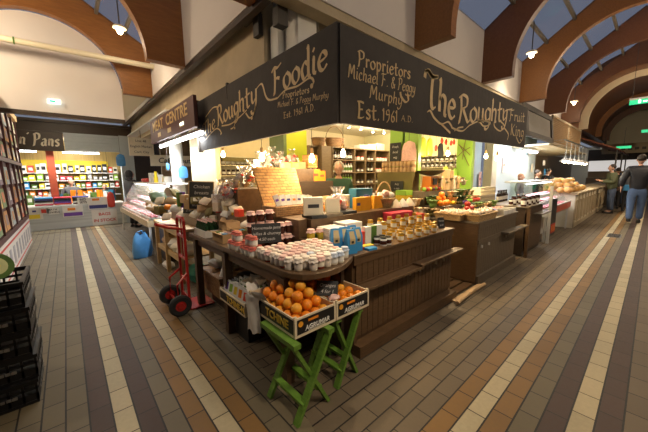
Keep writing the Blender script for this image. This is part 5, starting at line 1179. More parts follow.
# right jar shelf (on the side wall)
XR = 6.9
y0, y1 = onX(460, 155, XR).y, onX(411, 155, XR).y; zz2 = onX(440, 154.5, XR).z
t = thing('cream_shelf', 'pale green-cream shelf with two tight rows of dark jars at the back right', 'shelf unit', (XR, (y0+y1)/2, 0)); hy = (y1-y0)/2
b = MB(); b.box(0, -hy, 0, .28, -hy+.03, zz2); b.box(0, hy-.03, 0, .28, hy, zz2); b.box(.27, -hy, 0, .28, hy, zz2); b.box(0, -hy, zz2-.03, .28, hy, zz2); b.build('case', M['cream'], t)
for z in (zz2-.16, zz2-.30, zz2-.5, zz2-.8): MB().box(.0, -hy+.031, z-.015, .268, hy-.031, z).build('shelf', M['cream'], t)
for li in range(2):
    for i in range(10): J['s'].put((XR+.07, y0+.10+i*(y1-y0-.2)/9, [zz2-.16, zz2-.30][li]+.001), 0, 'dark jar, %s from the right, %s row of the pale back-right shelf' % (ORD[i], ['upper', 'lower'][li]), 'jars on the pale shelf at the back right', .95)
# tins in two tiers on a green bench
zb = onX(405, 172, 4.45).z
tag(MB().box(4.36, 2.68, 0, 4.56, 3.42, zb).build('bench', M['stem']), 'dark olive bench carrying two tiers of tan tins', 'bench')
for li in range(2):
    for i in range(9): J['c'].put((4.45, 3.35-i*.078, zb+.001+li*.1), 0, 'tan round tin, %s from the left on the %s tier of the olive bench' % (ORD[i], ['lower', 'upper'][li]), 'tan tins on the olive bench', .62)
chalk_card('chalkboard', 'dark chalkboard hung on the front of the olive bench', (4.345, 2.98, 1.22), (0, 0, -PI/2), .26, .18, ['Pick', 'n mix'], .05)
for i in range(3): carton('slatted_box', 'green slatted box under the tins, %s from the bottom' % ORD[i], 'box', (4.24, 2.76, 1.0+i*.085), (.20, .2, .08), M['relish'] if i == 1 else M['lime'], 0, 'green slatted boxes')
tag(MB().box(4.12, 2.64, 0, 4.35, 2.88, .999).build('storage_box', M['dark_wood']), 'dark cupboard under the green slatted boxes', 'cupboard')
# weighing scale
p = onY(429, 190, 2.66); t = thing('weighing_scale', 'copper-orange weighing scale with wide dark metal pan', 'scale', (p.x, p.y, 1.237))
MB().frustum(-.12, -.09, .12, .09, 0, .24, .85).build('body', M['orange'], t); MB().box(-.07, -.108, .10, .05, -.088, .21).build('dial', M['chalk'], t)
MB().lathe([(.05, .25), (.16, .28), (.23, .33), (.235, .335), (.16, .295), (.0, .27)], 24, cap=False).build('pan', M['steel_dark'], t, smooth=True); MB().lathe([(.02, .235), (.02, .262)], 10).build('neck', M['steel'], t)
t.location.x = 4.62; t.location.y = 2.51
# hanging things
def hung(name, label, cat, p, w, h, m, top=2.70, rot=0, d=.06):
    t = thing(name, label, cat, p, rot); b = MB(); V = []; n = 12
    for (rw, z) in [(.3, 0), (.9, .05), (1, .3), (.95, .7), (.7, .92), (.15, 1.0)]:
        for i in range(n): a = 2*PI*i/n; q = 1+.10*math.sin(3*a+z*9); V.append((rw*w/2*math.cos(a)*q, rw*d/2*math.sin(a)*q, -h*(1-z)))
    b.add(V, [(j*n+i, j*n+(i+1) % n, (j+1)*n+(i+1) % n, (j+1)*n+i) for j in range(5) for i in range(n)]+[tuple(range(n))]); b.build('bag', m, t, smooth=True)
    MB().tube([(0, 0, 0), (0, 0, top-p[2])], .004, 5).build('hook_cord', M['steel_dark'], t); return t
hung('hanging_bag', 'pinkish clear plastic bundle hanging on the lime green post', 'bag', onX(409, 141, 4.50), .30, .50, M['pink'], rot=-PI/2)
hung('hanging_bag', 'lime-green bag hanging near the fruit bulb, left one', 'bag', onY(446, 166, 2.75), .22, .34, M['limey'])
hung('hanging_bag', 'lime-green bag hanging near the fruit bulb, right one', 'bag', onY(455, 168, 2.75), .20, .34, M['lime'])
hung('hanging_bag', 'yellow-green cloth bag hanging under the banner, left one', 'bag', onY(423, 137, 2.9), .26, .36, M['limey'])
hung('hanging_bag', 'yellow-green cloth bag hanging under the banner, right one', 'bag', onY(430, 138, 2.9), .22, .34, M['lemon'])
hung('hanging_bag', 'dark grey net bag hanging beside the red peppers', 'bag', onY(441, 143, 2.9), .22, .30, M['chalk'])
for i, (px, py) in enumerate([(436, 148), (442, 141), (446, 142), (451, 143), (454, 142)]):
    o = MB().ball((0, 0, 0), (.035, .03, .06), 10, 7, .15).tube([(0, 0, .05), (0, 0, 2.72-onY(px, py, 2.9).z)], .003, 5).build('hanging_pepper', M['redbit'], smooth=True, loc=onY(px, py, 2.9)); tag(o, 'small red pepper hanging under the banner, %s from the left' % ORD[i], 'pepper', 'red peppers under the banner')
o = chalk_card('chalkboard', 'tall round-cornered slate hanging on the lime green post', onX(395, 165, 4.58)-Vector((0, 0, .02)), (0, 0, -PI/2), .24, .42, ['Fresh', 'local', 'veg', 'daily'], .06)
t = thing('branch_ornament', 'dark twiggy branch fixed to the second lime green post', 'branch', (6.38, 2.72, 1.8))
b = MB()
for a_, c_ in (((-0.0, -.13, .10), (0, .12, .34)), ((0, -.02, .42), (0, .02, .02)), ((0, .12, .34), (0, .02, .2)), ((0, .14, .08), (0, -.12, .26)), ((0, -.12, -.12), (0, .02, .15))): b.tube([a_, tuple((Vector(a_)+Vector(c_))/2+Vector((0, .01, .02))), c_], .008, 6)
b.build('twigs', M['stem'], t)
# orange cartons by the bulb
for i, (px, py, Y, w, h, m_) in enumerate([(311, 181, 3.1, .20, .16, 'orange'), (319, 181, 3.1, .14, .14, 'orange'), (310, 168, 3.1, .16, .17, 'wicker_o'), (300, 169, 3.1, .12, .09, 'card'), (293, 169, 3.1, .12, .08, 'lemon'), (286, 169, 3.1, .11, .08, 'card_l'), (306, 181, 3.3, .14, .14, 'yellow_pk')]):
    p = onY(px, py, Y); carton('panettone_carton', 'orange-toned carton right of the hamper lid, %s of the pile' % ORD[i], 'box', p, (w, w*.8, h), M[m_], 0, 'orange cartons beside the hamper', None, M['redbit'] if i < 2 else None)
tag(MB().box(2.05, 2.95, 0, 2.78, 3.45, onY(311, 181, 3.1).z-.001).build('cabinet', M['dark_wood']), 'dark cabinet inside the stall carrying the orange cartons', 'cabinet')
tag(MB().box(1.98, 2.98, onY(311, 181, 3.1).z, 2.46, 3.35, onY(300, 169, 3.1).z-.001).build('display_block', M['brown_top']), 'brown block under the small cartons', 'block')
# round ham-like item and greens on the step
o = MB().ball((0, 0, 0), (.10, .08, .07), 14, 9, .1).build('ham', M['wicker'], smooth=True, loc=(2.14, 2.40, 1.17)); tag(o, 'brown round loaf between the hamper and the greens', 'loaf')
for i in range(3): vg[i % 2].put((2.26+i*.10, 2.50, 1.1005), i, 'green sprig behind the pink bundles, %s from the left' % ORD[i], 'green sprigs on the step', .8)
for i, (px, py) in enumerate([(322, 196), (325, 193), (319, 193), (330, 195)]):
    o = MB().ball((0, 0, 0), (.03, .03, .045), 10, 7, .1).build('clementine', M['orange_l'] if i else M['jarp'], smooth=True, loc=(1.98+.05*i, 2.36, 1.147)); tag(o, 'small pale fruit in the row behind the ivory boxes, %s from the left' % ORD[i], 'fruit', 'small fruit behind the ivory boxes')

for i in range(7):
    v = [2, 3, 4, 3, 2, 4, 3][i]; vg[v].put((4.05+.10*(i % 2), 2.30+.085*(i//2), Z1+(.0 if i < 4 else .13)), i*2.1, '%s vegetable, %s in the stack at the left back corner of the counter' % (['', '', 'pale papery', 'brown-green', 'tan papery'][v], ORD[i]), None, 1.5)
for i in range(9):
    v = [3, 4, 2, 0, 3, 4, 2, 3, 4][i]; vg[v].put((4.80+i*.095, 2.45+.05*(i % 2), 1.2365+.10*(i % 2 == 0)), i*1.9, '%s bunch, %s from the left along the top fruit step' % (['fresh green', '', 'pale papery', 'brown-green', 'tan papery'][v], ORD[i]), None, 1.3)
for i in range(12):
    x = 3.45+.0*i; J['h'].put((3.06+(i % 4)*.075, 1.70+(i//4)*.075, Z1), 0, 'honey jar, %s across, row %s, at the far right of the corner counter' % (ORD[i % 4], ORD[i//4]), 'honey jars at the right end', 1.0)
# ================================================================ LEFT AISLE: card rack, crates, kitchenware shop, meat stall
XK = -.75; cc0 = mat('faded_print', (.42, .40, .42), .6, var=.5, scale=9)
t = thing('card_rack', 'tall red-brown framed rack of cards along the left edge', 'rack', (XK, 7.0, 0))
MB().box(-.06, -2.8, .62, -.03, 2.8, 2.80).build('back_panel', M['maroon'], t)
b = MB(); b.box(-.03, -2.8, .60, .01, 2.8, .68); b.box(-.03, -2.8, 1.80, .02, 2.8, 1.87); b.build('rail', M['maroon'], t)
for y in (-2.78, -2.2, -1.55, -.75, .0, .75, 1.5, 2.15, 2.78): MB().box(-.03, y-.02, .68, .012, y+.02, 2.80).build('upright', M['maroon'], t)
MB().box(-.08, -2.82, 2.80, .04, 2.82, 2.92).build('top_rail', M['card_l'], t)
b = MB(); b.box(-.06, -2.8, 0, .0, 2.8, .60); b.build('base_panel', M['paper'], t)
b = MB(); b.box(.0, -2.8, .50, .004, 2.8, .53); b.box(.0, -2.8, .06, .004, 2.8, .08); b.build('red_stripe', M['redtext'], t)
b = MB()
for i in range(14): b.box(.0, -2.6+i*.4, .14, .004, -2.42+i*.4, .42)
tag(b.build('printed_pictures', cc0, t), kind='stuff')
cc = [mat('card_colour_%d' % i, tuple(min(.9, q*1.6) for q in c), .5, var=.3, scale=20) for i, c in enumerate([(.55, .50, .42), (.42, .22, .08), (.16, .22, .12), (.55, .40, .12), (.20, .16, .18), (.45, .15, .08), (.30, .36, .38), (.62, .58, .50)])]
Rc = random.Random(4); cps = []
for m_ in cc:
    c_ = MB().box(-.002, -.13, 0, .002, .13, .30).build('greeting_card', m_); MB().box(.0021, -.08, .08, .003, .08, .24).build('card_picture', cc[(cc.index(m_)+3) % 8], c_)
    tag(c_, 'card', 'card', 'cards in the tall rack'); cps.append(Proto(c_))
ys = [-2.78, -2.2, -1.55, -.75, .0, .75, 1.5, 2.15, 2.78]
for li, z in enumerate([.70, 1.06, 1.42, 1.90, 2.22, 2.52]):
    for bi in range(8):
        n = 2 if ys[bi+1]-ys[bi] < .7 else 2
        for k in range(n):
            y = 7.0+ys[bi]+(ys[bi+1]-ys[bi])*(k+.5)/n
            cps[Rc.randrange(8)].put((XK-.012, y, z), rot=(0, -.05, 0), label='%s card of bay %s from the front, row %s up the tall rack' % (['near', 'far'][k], ORD[bi], ORD[li]), group='cards in the tall rack', sc=(1, (ys[bi+1]-ys[bi])/.62, .86 if li > 2 else 1))
# black crates
def lattice_crate(b, w, l, h):
    for (x0, y0, x1, y1, ax) in ((0, 0, w, .012, 0), (0, l-.012, w, l, 0), (0, .012, .012, l-.012, 1), (w-.012, .012, w, l-.012, 1)):
        L = (x1-x0) if ax == 0 else (y1-y0); n = 9
        for z0, z1 in ((0, .02), (h*.14, h*.42), (h*.58, h*.68), (h-.03, h)): b.box(x0, y0, z0, x1, y1, z1)
        for k in range(n+1):
            p = (x0 if ax == 0 else y0)+(L-.012)*k/n
            if ax == 0: b.box(p, y0, .02, p+.012, y1, h-.03)
            else: b.box(x0, p, .02, x1, p+.012, h-.03)
    b.box(.012, .012, 0, w-.012, l-.012, .008); b.box(-.008, -.008, h-.02, w+.008, 0, h); b.box(w, -.008, h-.02, w+.008, l+.008, h)
cr = thing('stacking_crate', 'crate', 'crate', (0, 0, 0), 0, 'stacked black crates'); b = MB(); lattice_crate(b, .60, .48, .168); b.build('lattice', M['black'], cr)
b = MB(); R = random.Random(2)
for k in range(16): x = .05+R.random()*.45; b.box(x, -.0095, .07+.004*R.random(), x+.02, -.0085, .085+.01*R.random()); b.box(.6085, x*.8, .07, .6095, x*.8+.02, .085+.01*R.random())
tag(b.build('moulded_lettering', M['steel'], cr), kind='stuff')
CR = Proto(cr)
for i in range(5): CR.put((-.88+.012*(i % 2), 2.63+.01*((i*2) % 3), i*.169), 0, 'black lattice plastic crate, %s from the bottom of the stack at lower left' % ORD[i], 'stacked black crates')
cr2 = dup(cr, (-1.52, 2.55, 0), 0, 'black lattice plastic crate on the floor beside the tall stack'); 
for i in range(1, 5): dup(cr, (-1.52, 2.56, i*.169), 0, 'black lattice crate beside the tall stack, %s from the bottom' % ORD[i])
t = thing('wrapped_plant', 'round yellow-green paper-wrapped sunflower face leaning on the black crates', 'flower', (-.40, 2.74, .945), rot=(1.05, .2, .35)); t.scale = (.55, .55, .55)
MB().lathe([(.02, 0), (.16, .03), (.165, .035), (.02, .01)], 22).build('paper_disc', M['veg'], t, smooth=True); MB().lathe([(.01, .02), (.11, .034), (.09, .04), (.01, .045)], 18).build('pale_ring', mat('pale_green_paper', (.55, .60, .32), .6), t, smooth=True); MB().lathe([(.045, .04), (.03, .06), (.004, .065)], 14).build('yellow_centre', M['yellow'], t, smooth=True)
dup(vg[1].root, (-.42, 2.86, .8485), 0, 'dark leafy plant on top of the black crates', sc=.8)

light("added_fascia_fill", (.0, 9.6, 3.0), 22, WARMW, .1)  # unseen lamp added to brighten the Pans lettering from the front
t = thing("ceiling_light", "small added flush lamp brightening the Pans board of the kitchenware shop", "ceiling light", (0, 9.6, 3.12)); MB().lathe([(.12, .22), (.12, .12), (.09, .08)], 16).build("rim", M["whitegloss"], t, smooth=True); MB().lathe([(.088, .08), (.02, .05)], 16).build("diffuser", M["lampglow"], t, smooth=True)
# ---- kitchenware shop across the end of the left aisle
YP = 11.75
struct('wall_shop_back', MB().box(-2.0, 13.3, 0, 1.7, 13.4, 3.0), mat('tan_corrugated_wall', (.62, .46, .18), .6, stretch=(40, 1, .2), var=.35, scale=1))
struct('trim_70', MB().box(-1.9, YP, 2.87, 1.9, YP+.2, 3.12).box(-1.9, YP-.1, 3.12, 1.9, YP+.2, 3.2), M['dark_wood'])
struct('ceiling_shop', MB().box(-1.9, YP+.2, 2.75, 1.7, 13.3, 2.8), M['cream'])
struct('trim_71', MB().box(1.42, YP-.05, 0, 1.62, YP+.15, 2.88).box(1.62, YP-.02, 0, 1.80, YP+.15, 2.88), M['shutter'])
t = thing('rolled_shutter', 'blue-grey slatted roller shutter box above the kitchenware shop', 'shutter', (.75, YP, 2.35))
b = MB()
for i in range(6): b.box(-.68, -.02-.01*(i % 2), .086*i, .67, .04, .086*i+.082)
b.build('slats', M['shutter'], t)
t = thing('sign_board', "dark brown board lettered Pots n' Pans over the kitchenware shop", 'sign', (-.92, YP-.06, 2.58))
MB().box(-.98, -.02, -.27, .98, .02, .27).build('panel', M['dark_wood'], t)
g = MB(); T0 = lambda u, v: (u, -.024, v)
word(g, "n'", (.06, -.10), (.26, -.10), .30, T0, .16, slant=.15); word(g, 'Pans', (.33, -.12), (.90, -.12), .32, T0, .17, slant=.15, track=.10); g.build('lettering', M['label'], t)
tag(MB().box(-1.85, YP, 0, 1.42, YP+.10, .70).build('hoarding', mat('pale_grey_slats', (.55, .58, .58), .5, stretch=(.2, 1, 9), var=.4, scale=2)), 'pale grey slatted front panel of the kitchenware shop', 'panel')
t = thing('shop_counter', 'kitchenware shop counter piled with folded towels and pans', 'counter', (-.2, 12.1, 0)); MB().box(-1.6, -.24, 0, 1.60, .45, .72).build('body', M['white_paint'], t)
tag(MB().box(-.38, 12.2, .722, -.20, 12.32, 2.74).build('post', mat('red_brown_post', (.38, .07, .03), .5)), 'red-brown square post in the kitchenware shop', 'post')
MBT = MB()
t = thing('ceiling_light', 'long fluorescent tube light under the kitchenware shutter', 'ceiling light', (.45, 12.0, 2.30)); MB().box(-.45, -.03, .03, .45, .03, .06).build('housing', M['whitegloss'], t); MB().tube([(-.44, 0, .0), (.44, 0, .0)], .022, 8).build('tube', M['tube'], t); MB().box(-.3, -.008, .06, -.28, .008, .47).box(.28, -.008, .06, .30, .008, .47).build('bracket', M['whitegloss'], t)
t = thing('ceiling_light', 'short fluorescent tube light under the Pans board', 'ceiling light', (-.8, 12.0, 2.30)); MB().box(-.25, -.03, .03, .25, .03, .06).build('housing', M['whitegloss'], t); MB().tube([(-.24, 0, .0), (.24, 0, .0)], .022, 8).build('tube', M['tube'], t); MB().box(-.1, -.008, .06, -.08, .008, .47).build('bracket', M['whitegloss'], t)
light('shop_tube_light', (.45, 12.0, 2.24), 30, (1, .96, .86), .9, 'AREA', (0, 0, 0), .1); light('shop_tube_light', (-.8, 12.0, 2.24), 16, (1, .96, .86), .5, 'AREA', (0, 0, 0), .1)
light('shop_tube_light', (.2, 12.6, 2.6), 14, (1, .93, .8), .2)
tag(MB().box(-1.8, 13.22, 1.72, 1.2, 13.295, 2.12).build('panel', M['yellow']), 'bright yellow panel at the back of the kitchenware shop', 'panel')
for li, z in enumerate([.95, 1.20, 1.45, 1.70]):
    t = thing('wall_shelf', 'white wall shelf in the kitchenware shop, %s from the bottom' % ORD[li], 'shelf', (-.25, 13.0, z), 0, 'shelves of the kitchenware shop'); MB().box(-1.6, -.22, -.02, 1.7, .21, 0).build('board', M['whitegloss'], t)
cols = ['paper', 'labelw', 'redtext', 'blue', 'yellow', 'veg', 'pinkred', 'steel', 'orange', 'teal', 'ivory', 'navy', 'lime', 'black']
Rp = random.Random(12); pk = {}
for c_ in cols:
    o = thing('packaged_item', 'box', 'box'); MB().box(-.05, -.05, 0, .05, .05, .16).build('box', M[c_], o); MB().box(-.035, -.052, .05, .035, -.0505, .11).build('label', M['labelw'] if c_ not in ('paper', 'labelw', 'ivory') else M['black'], o); pk[c_] = Proto(o)
nmz = {'paper': 'white', 'labelw': 'bright white', 'redtext': 'red', 'blue': 'blue', 'yellow': 'yellow', 'veg': 'green', 'pinkred': 'crimson', 'steel': 'silver', 'orange': 'orange', 'teal': 'teal', 'ivory': 'ivory', 'navy': 'navy', 'lime': 'lime', 'black': 'black'}
for li, z in enumerate([.951, 1.201, 1.451, 1.701]):
    x = -1.25
    i = 0
    while x < 1.38:
        c_ = Rp.choice([['steel', 'paper', 'veg', 'orange', 'pinkred', 'labelw', 'steel'], ['orange', 'yellow', 'blue', 'veg', 'labelw', 'redtext', 'steel'], ['lime', 'paper', 'yellow', 'pinkred', 'black', 'steel', 'orange'], ['labelw', 'paper', 'redtext', 'labelw', 'ivory', 'black']][li]); s = Rp.uniform(.9, 1.5)
        pk[c_].put((x, 12.90, z), 0, '%s boxed item, %s along the %s shelf of the kitchenware shop' % (nmz[c_], ORD[min(i, 29)], ORD[li]), 'boxed goods in the kitchenware shop', (s, s, Rp.uniform(.7, 1.45) if li < 3 else Rp.uniform(1.1, 1.9))); x += .105*s+.03; i += 1
for i in range(14):
    x = -1.05+i*.17; c_ = Rp.choice(['steel', 'paper', 'labelw', 'veg', 'orange', 'black', 'purple' if False else 'teal'])
    pk[c_].put((x, 12.42, .7215), .2*i, '%s item, %s from the left on the kitchenware counter' % (nmz[c_], ORD[i]), 'goods on the kitchenware counter', (1.3, 1.2, Rp.uniform(1.6, 2.7)))
# towels
for s_ in range(3):
    for k in range(5):
        m_ = [['blue', 'navy', 'black', 'paper', 'pinkred'], ['pinkred', 'black', 'navy', 'purple', 'redtext'], ['navy', 'chalk', 'black', 'paper', 'maroon']][s_][k]
        t = thing('folded_towel', 'folded %s towel, %s down in the %s pile of the kitchenware shop' % (['bright blue', 'navy', 'black', 'white', 'red'][k] if s_ == 0 else ['crimson', 'black', 'navy', 'purple', 'dark red'][k] if s_ == 1 else ['navy', 'charcoal', 'black', 'white', 'maroon'][k], ORD[k], ['left', 'middle', 'right'][s_]), 'towel', (-.55+s_*.42, 11.98, .7215+.048*(4-k)), .0, 'folded towels')
        MB().box(-.20, -.12, 0, .20, .12, .045).build('fold', M[m_], t, bevel=.02)
def poster(name, label, loc, w, h, lines, m, tm, sz, rot=ROT_R, extra=None):
    t = thing(name, label, 'sign', loc, 0, None, (0, 0, rot[2])); MB().box(-w/2, -.004, -h/2, w/2, .004, h/2).build('board', m, t)
    for i, s in enumerate(lines): btext('lettering', s, sz, tm, t, (0, -.007, h/2-(i+.75)*h/(len(lines)+.5)), (PI/2, 0, 0), bold=sz*.02)
    if extra:
        for (x0, z0, x1, z1, m_) in extra: MB().box(x0, -.008, z0, x1, -.0045, z1).build('print', m_, t)
    return t
P_ = lambda px, py: onY(px, py, 11.744)
poster('poster', 'white poster lettered BATH TOWEL on the kitchenware front', P_(53, 211), .26, .20, ['BATH', 'TOWELS'], M['labelw'], M['darktext'], .075)
poster('poster', 'white poster lettered BED SETS on the kitchenware front', P_(83, 201), .27, .22, ['BED', 'SETS'], M['labelw'], M['darktext'], .09)
poster('poster', 'white poster lettered BAGS IN STOCK in red', P_(105, 217), .66, .50, ['BAGS', 'IN STOCK'], M['paper'], M['redtext'], .13)
poster('banner', 'white banner with purple band and orange spot, left of the two', onY(73, 211, 11.715), .48, .34, ['QUILT'], M['labelw'], M['labelw'], .06, extra=[(-.22, -.15, .22, -.04, M['purple']), (-.12, .02, .06, .10, M['orange'])])
poster('banner', 'white banner with navy band and orange spot, right of the two', onY(98, 203, 11.725), .50, .38, ['QUILT'], M['labelw'], M['labelw'], .06, extra=[(-.23, -.17, .23, -.06, M['navy']), (-.14, .08, .04, .15, M['orange'])])
poster('poster', 'white and yellow packet poster at the far left of the kitchenware front', P_(34, 214), .36, .34, [], M['paper'], M['darktext'], .05, extra=[(-.15, -.14, .12, -.02, M['lemon']), (-.03, .05, .05, .1, M['navy'])])
poster('poster', 'white poster with red emblem left of the bath towel poster', P_(44, 211), .2, .18, [], M['paper'], M['redtext'], .05, extra=[(-.06, -.06, .05, .05, M['redtext'])])
hung('carrier_bag', 'orange-red carrier bag hanging at the right of the kitchenware shop', 'bag', onY(110, 192, 11.70), .20, .50, M['redbit'], top=2.35)
hung('carrier_bag', 'blue bag hanging high beside the kitchenware shutter', 'bag', onY(120, 154, 11.70), .26, .40, M['bluebag'], top=2.9, d=.04)

# ---- meat stall on the left aisle
t = thing('sign_board', 'maroon board lettered MEAT CENTRE above the left meat stall', 'sign', (1.50, 6.0, 2.48))
MB().box(0, -1.45, -.235, .05, 1.45, .215).build('panel', M['maroon'], t); btext('lettering', 'MEAT  CENTRE', .27, M['gold'], t, (-.006, 0, .06), ROT_L, bold=.004, squash=1.28)
for i in range(3): MB().box(-.005, -.95+i*.75, -.16, -.001, -.72+i*.75, -.08).build('small_panel', M['gold_pale'], t)
btext('lettering', 'MEATS', .07, M['exitw'], t, (-.007, -.85, -.12), ROT_L)
t = thing('ceiling_light', 'bright fluorescent tube under the MEAT CENTRE board', 'ceiling light', (1.62, 5.9, 2.17)); MB().box(-.03, -1.3, .03, .03, 1.3, .07).build('housing', M['whitegloss'], t); MB().tube([(0, -1.28, 0), (0, 1.28, 0)], .03, 8).build('tube', M['tube'], t); MB().box(-.01, -.9, .07, .01, -.88, .60).box(-.01, .88, .07, .01, .9, .60).build('bracket', M['whitegloss'], t)
light('tube_light', (1.62, 5.9, 2.12), 30, COOL, .1, 'AREA', (0, 0, 0), 2.4)
struct('ceiling_meat', MB().box(1.55, 6.3, 2.77, 5.5, 10.9, 2.8), M['whitegloss']); struct('wall_meat_back', MB().box(2.1, 9.4, 0, 5.5, 9.5, 2.75), M['shelf'])
struct('trim_72', MB().lathe([(.13, 0), (.13, 2.76)], 16, (1.90, 7.1, 0)), M['white_paint'])
hung('carrier_bag', 'blue carrier bag hanging on the white column', 'bag', onY(182.5, 166, 6.9), .20, .27, M['bluebag'], top=2.2, d=.03)
hung('carrier_bag', 'small bright blue bag hanging left of the white column', 'bag', onY(167.5, 163, 6.9), .07, .14, M['bluebag'], top=2.2, d=.03)
t = thing('sign_board', 'cream board naming the unit in the market, beyond the meat stall', 'sign', (1.62, 9.3, 2.34)); MB().box(-.28, 0, -.24, .30, .03, .24).build('panel', M['label'], t); MB().box(.0, .01, .24, .012, .02, .43).build('hanger', M['steel_dark'], t)
for i, s in enumerate(['Unit 48', 'English Market', 'Cork City']): btext('lettering', s, .085, M['darktext'], t, (.0, -.005, .15-.145*i), ROT_R)
t = thing('sign_board', 'cream board lettered Cafe South behind the meat stall', 'sign', (2.45, 9.2, 1.98)); MB().box(-.66, 0, -.15, .66, .03, .15).build('panel', M['label'], t); MB().box(.4, .01, .15, .412, .02, .79).build('hanger', M['steel_dark'], t); btext('lettering', 'Cafe  South', .20, M['darktext'], t, (0, -.005, 0), ROT_R, bold=.003, shear=.2)
for i, (x, z, w, h, m_) in enumerate([(1.55, 1.86, .22, .34, 'ivory'), (1.85, 1.62, .26, .2, 'labelw'), (2.3, 1.60, .3, .24, 'pink'), (2.8, 1.62, .2, .2, 'labelw')]):
    poster('notice', 'small %s notice on the cafe wall, %s from the left' % (['ivory', 'white', 'pinkish', 'white'][i], ORD[i]), (x+.75, 9.36, z), w, h, [], M[m_], M['darktext'], .05)
def display_case(name, label, loc, L, rz, base_m, seed, zb=.55, zt=1.36, D=.75, bh=.12):
    """chilled glass case; local x runs along the case, the customer's side is -y"""
    t = thing(name, label, 'display case', loc, rz); h = L/2
    MB().box(-h, 0, zb, h, D, zb+bh).build('base', base_m, t)
    for x in (-h+.02, h-.06):
        for y in (.02, D-.06): MB().box(x, y, 0, x+.04, y+.04, zb).build('leg', M['whitegloss'], t)
    for x in (-h, h-.02): MB().add([(x, 0, zb+bh), (x, D, zb+bh), (x, D, zt), (x, .42, zt), (x+.02, 0, zb+bh), (x+.02, D, zb+bh), (x+.02, D, zt), (x+.02, .42, zt)], [(0, 1, 2, 3), (4, 7, 6, 5), (0, 4, 5, 1), (1, 5, 6, 2), (2, 6, 7, 3), (3, 7, 4, 0)]).build('end_pane', M['glass'], t)
    MB().add([(-h, -.0, zb+bh), (h, -.0, zb+bh), (h, .40, zt), (-h, .40, zt)], [(0, 1, 2, 3)]).build('front_pane', M['film'] if seed == 1 else M['glass'], t, solid=.008)
    MB().box(-h, .38, zt, h, D+.12, zt+.03).build('work_top', M['whitegloss'], t)
    MB().box(-h+.03, .05, zb+bh, h-.03, D-.02, zb+bh+.03).build('tray_deck', M['steel'], t)
    tb = MB().tube([(-h+.1, .45, zt-.03), (h-.1, .45, zt-.03)], .014, 6).build('strip_light', M['tube'], t)
    return t
def fill_case(loc, L, rz, z, seed, what, n=11, m2=3):
    R = random.Random(seed); c, s = math.cos(rz), math.sin(rz)
    if what not in FILL:
        o = thing('meat_tray', 'tray', 'tray'); MB().box(-.075, -.09, 0, .075, .09, .015).build('tray', M['labelw'], o)
        b = MB()
        for k in range(6): b.ball((-.045+.045*(k % 3), -.035+.07*(k//3), .035), (.028, .036, .022), 8, 6, .2)
        b.build('cuts', M['meat'], o, smooth=True)
        o2 = thing('meat_tray', 'tray', 'tray'); MB().box(-.075, -.09, 0, .075, .09, .015).build('tray', M['labelw'], o2)
        b = MB()
        for k in range(4): b.ball((-.03+.06*(k % 2), -.035+.07*(k//2), .03), (.034, .04, .02), 8, 6, .2)
        b.build('cuts', M['fat'], o2, smooth=True); FILL[what] = (Proto(o), Proto(o2))
    for j in range(m2):
        for i in range(n):
            lx = -L/2+.15+(L-.3)*i/(n-1); ly = .14+.19*j; x = loc[0]+c*lx-s*ly; y = loc[1]+s*lx+c*ly; q = R.random() < .4
            FILL[what][q].put((x, y, z+.12*j), rz, 'tray of %s meat, %s along, %s row of the %s case' % (['red', 'pale'][q], ORD[i], ['front', 'middle', 'back'][j], what), 'meat trays in the %s case' % what)
FILL = {}
display_case('display_case', 'glass-fronted chilled meat case on the left aisle', (1.10, 8.30, 0), 3.8, -PI/2, M['concrete'], 1); fill_case((1.10, 8.30), 3.8, -PI/2, .702, 3, 'left aisle', 15)
light('case_light', (1.6, 8.4, 1.30), 34, (1, .93, .98), .08, 'AREA', (0, 0, 0), 3.0)
tag(MB().box(1.22, 5.6, 0, 1.70, 6.30, .70).build('storage_box', M['dark_wood']), 'dark brown box between the pine table and the left meat case', 'box')
b = tag(MB().tube([(0, 0, 0), (0, 0, .14)], .045, 10).tube([(0, 0, .14), (0, 0, .26)], .03, 8).build('yellow_bottle', M['yellow'], loc=(1.62, 7.9, 1.392)), 'yellow bottle standing on the left meat case', 'bottle')
for i, (y, m_) in enumerate([(7.4, 'steel'), (8.3, 'whitegloss'), (8.8, 'labelw')]): tag(MB().box(-.09, -.12, 0, .09, .12, .14+.05*i).build('counter_item', M[m_], loc=(1.75, y, 1.392)), 'pale box on top of the left meat case, %s from the near end' % ORD[i], 'box')
for i in range(3): pillow('red_packet', 'red meat packet on the left meat case, %s along' % ORD[i], 'packet', (1.70, 9.1+i*.25, 1.392), (.2, .16, .1), M['redtext'], (0, 0, i), 'red packets on the case')

# ---- roof lamps, beam, exit signs
for i, p in enumerate(ROOF_LAMPS_R+ROOF_LAMPS_L):  # includes the added lamps that hang out of view
    t = thing('roof_lamp', 'round bulkhead lamp hanging from the arches of the %s aisle, %s from the corner' % (('right', ORD[i]) if i < 6 else ('left', ORD[i-6])), 'lamp', p, 0, 'roof lamps')
    MB().lathe([(.02, .05), (.09, .03), (.10, 0), (.085, -.01)], 18).build('shade', M['cream'], t, smooth=True); MB().ball((0, 0, -.04), (.042, .042, .055), 12, 8).build('bulb', M['lampglow'], t, smooth=True)
    top = 5.3 if abs((p[1] if i < 6 else p[0])-(CY if i < 6 else CX)) < .3 else 4.45
    top = 4.55 if i < 6 else 4.5
    MB().tube([(0, 0, .055), (0, 0, top-p[2])], .01, 6).build('stem', M['steel_dark'], t)
t = thing('tie_beam', 'cream tubular tie beam spanning the left aisle', 'beam', (0, 7.12, 3.76)); MB().tube([(-1.8, 0, -.05), (1.6, 0, .03)], .05, 10).build('tube', M['cream'], t, smooth=True); MB().tube([(-.42, 0, -.017), (-.40, 0, -.017)], .056, 10).build('green_band', M['veg'], t)
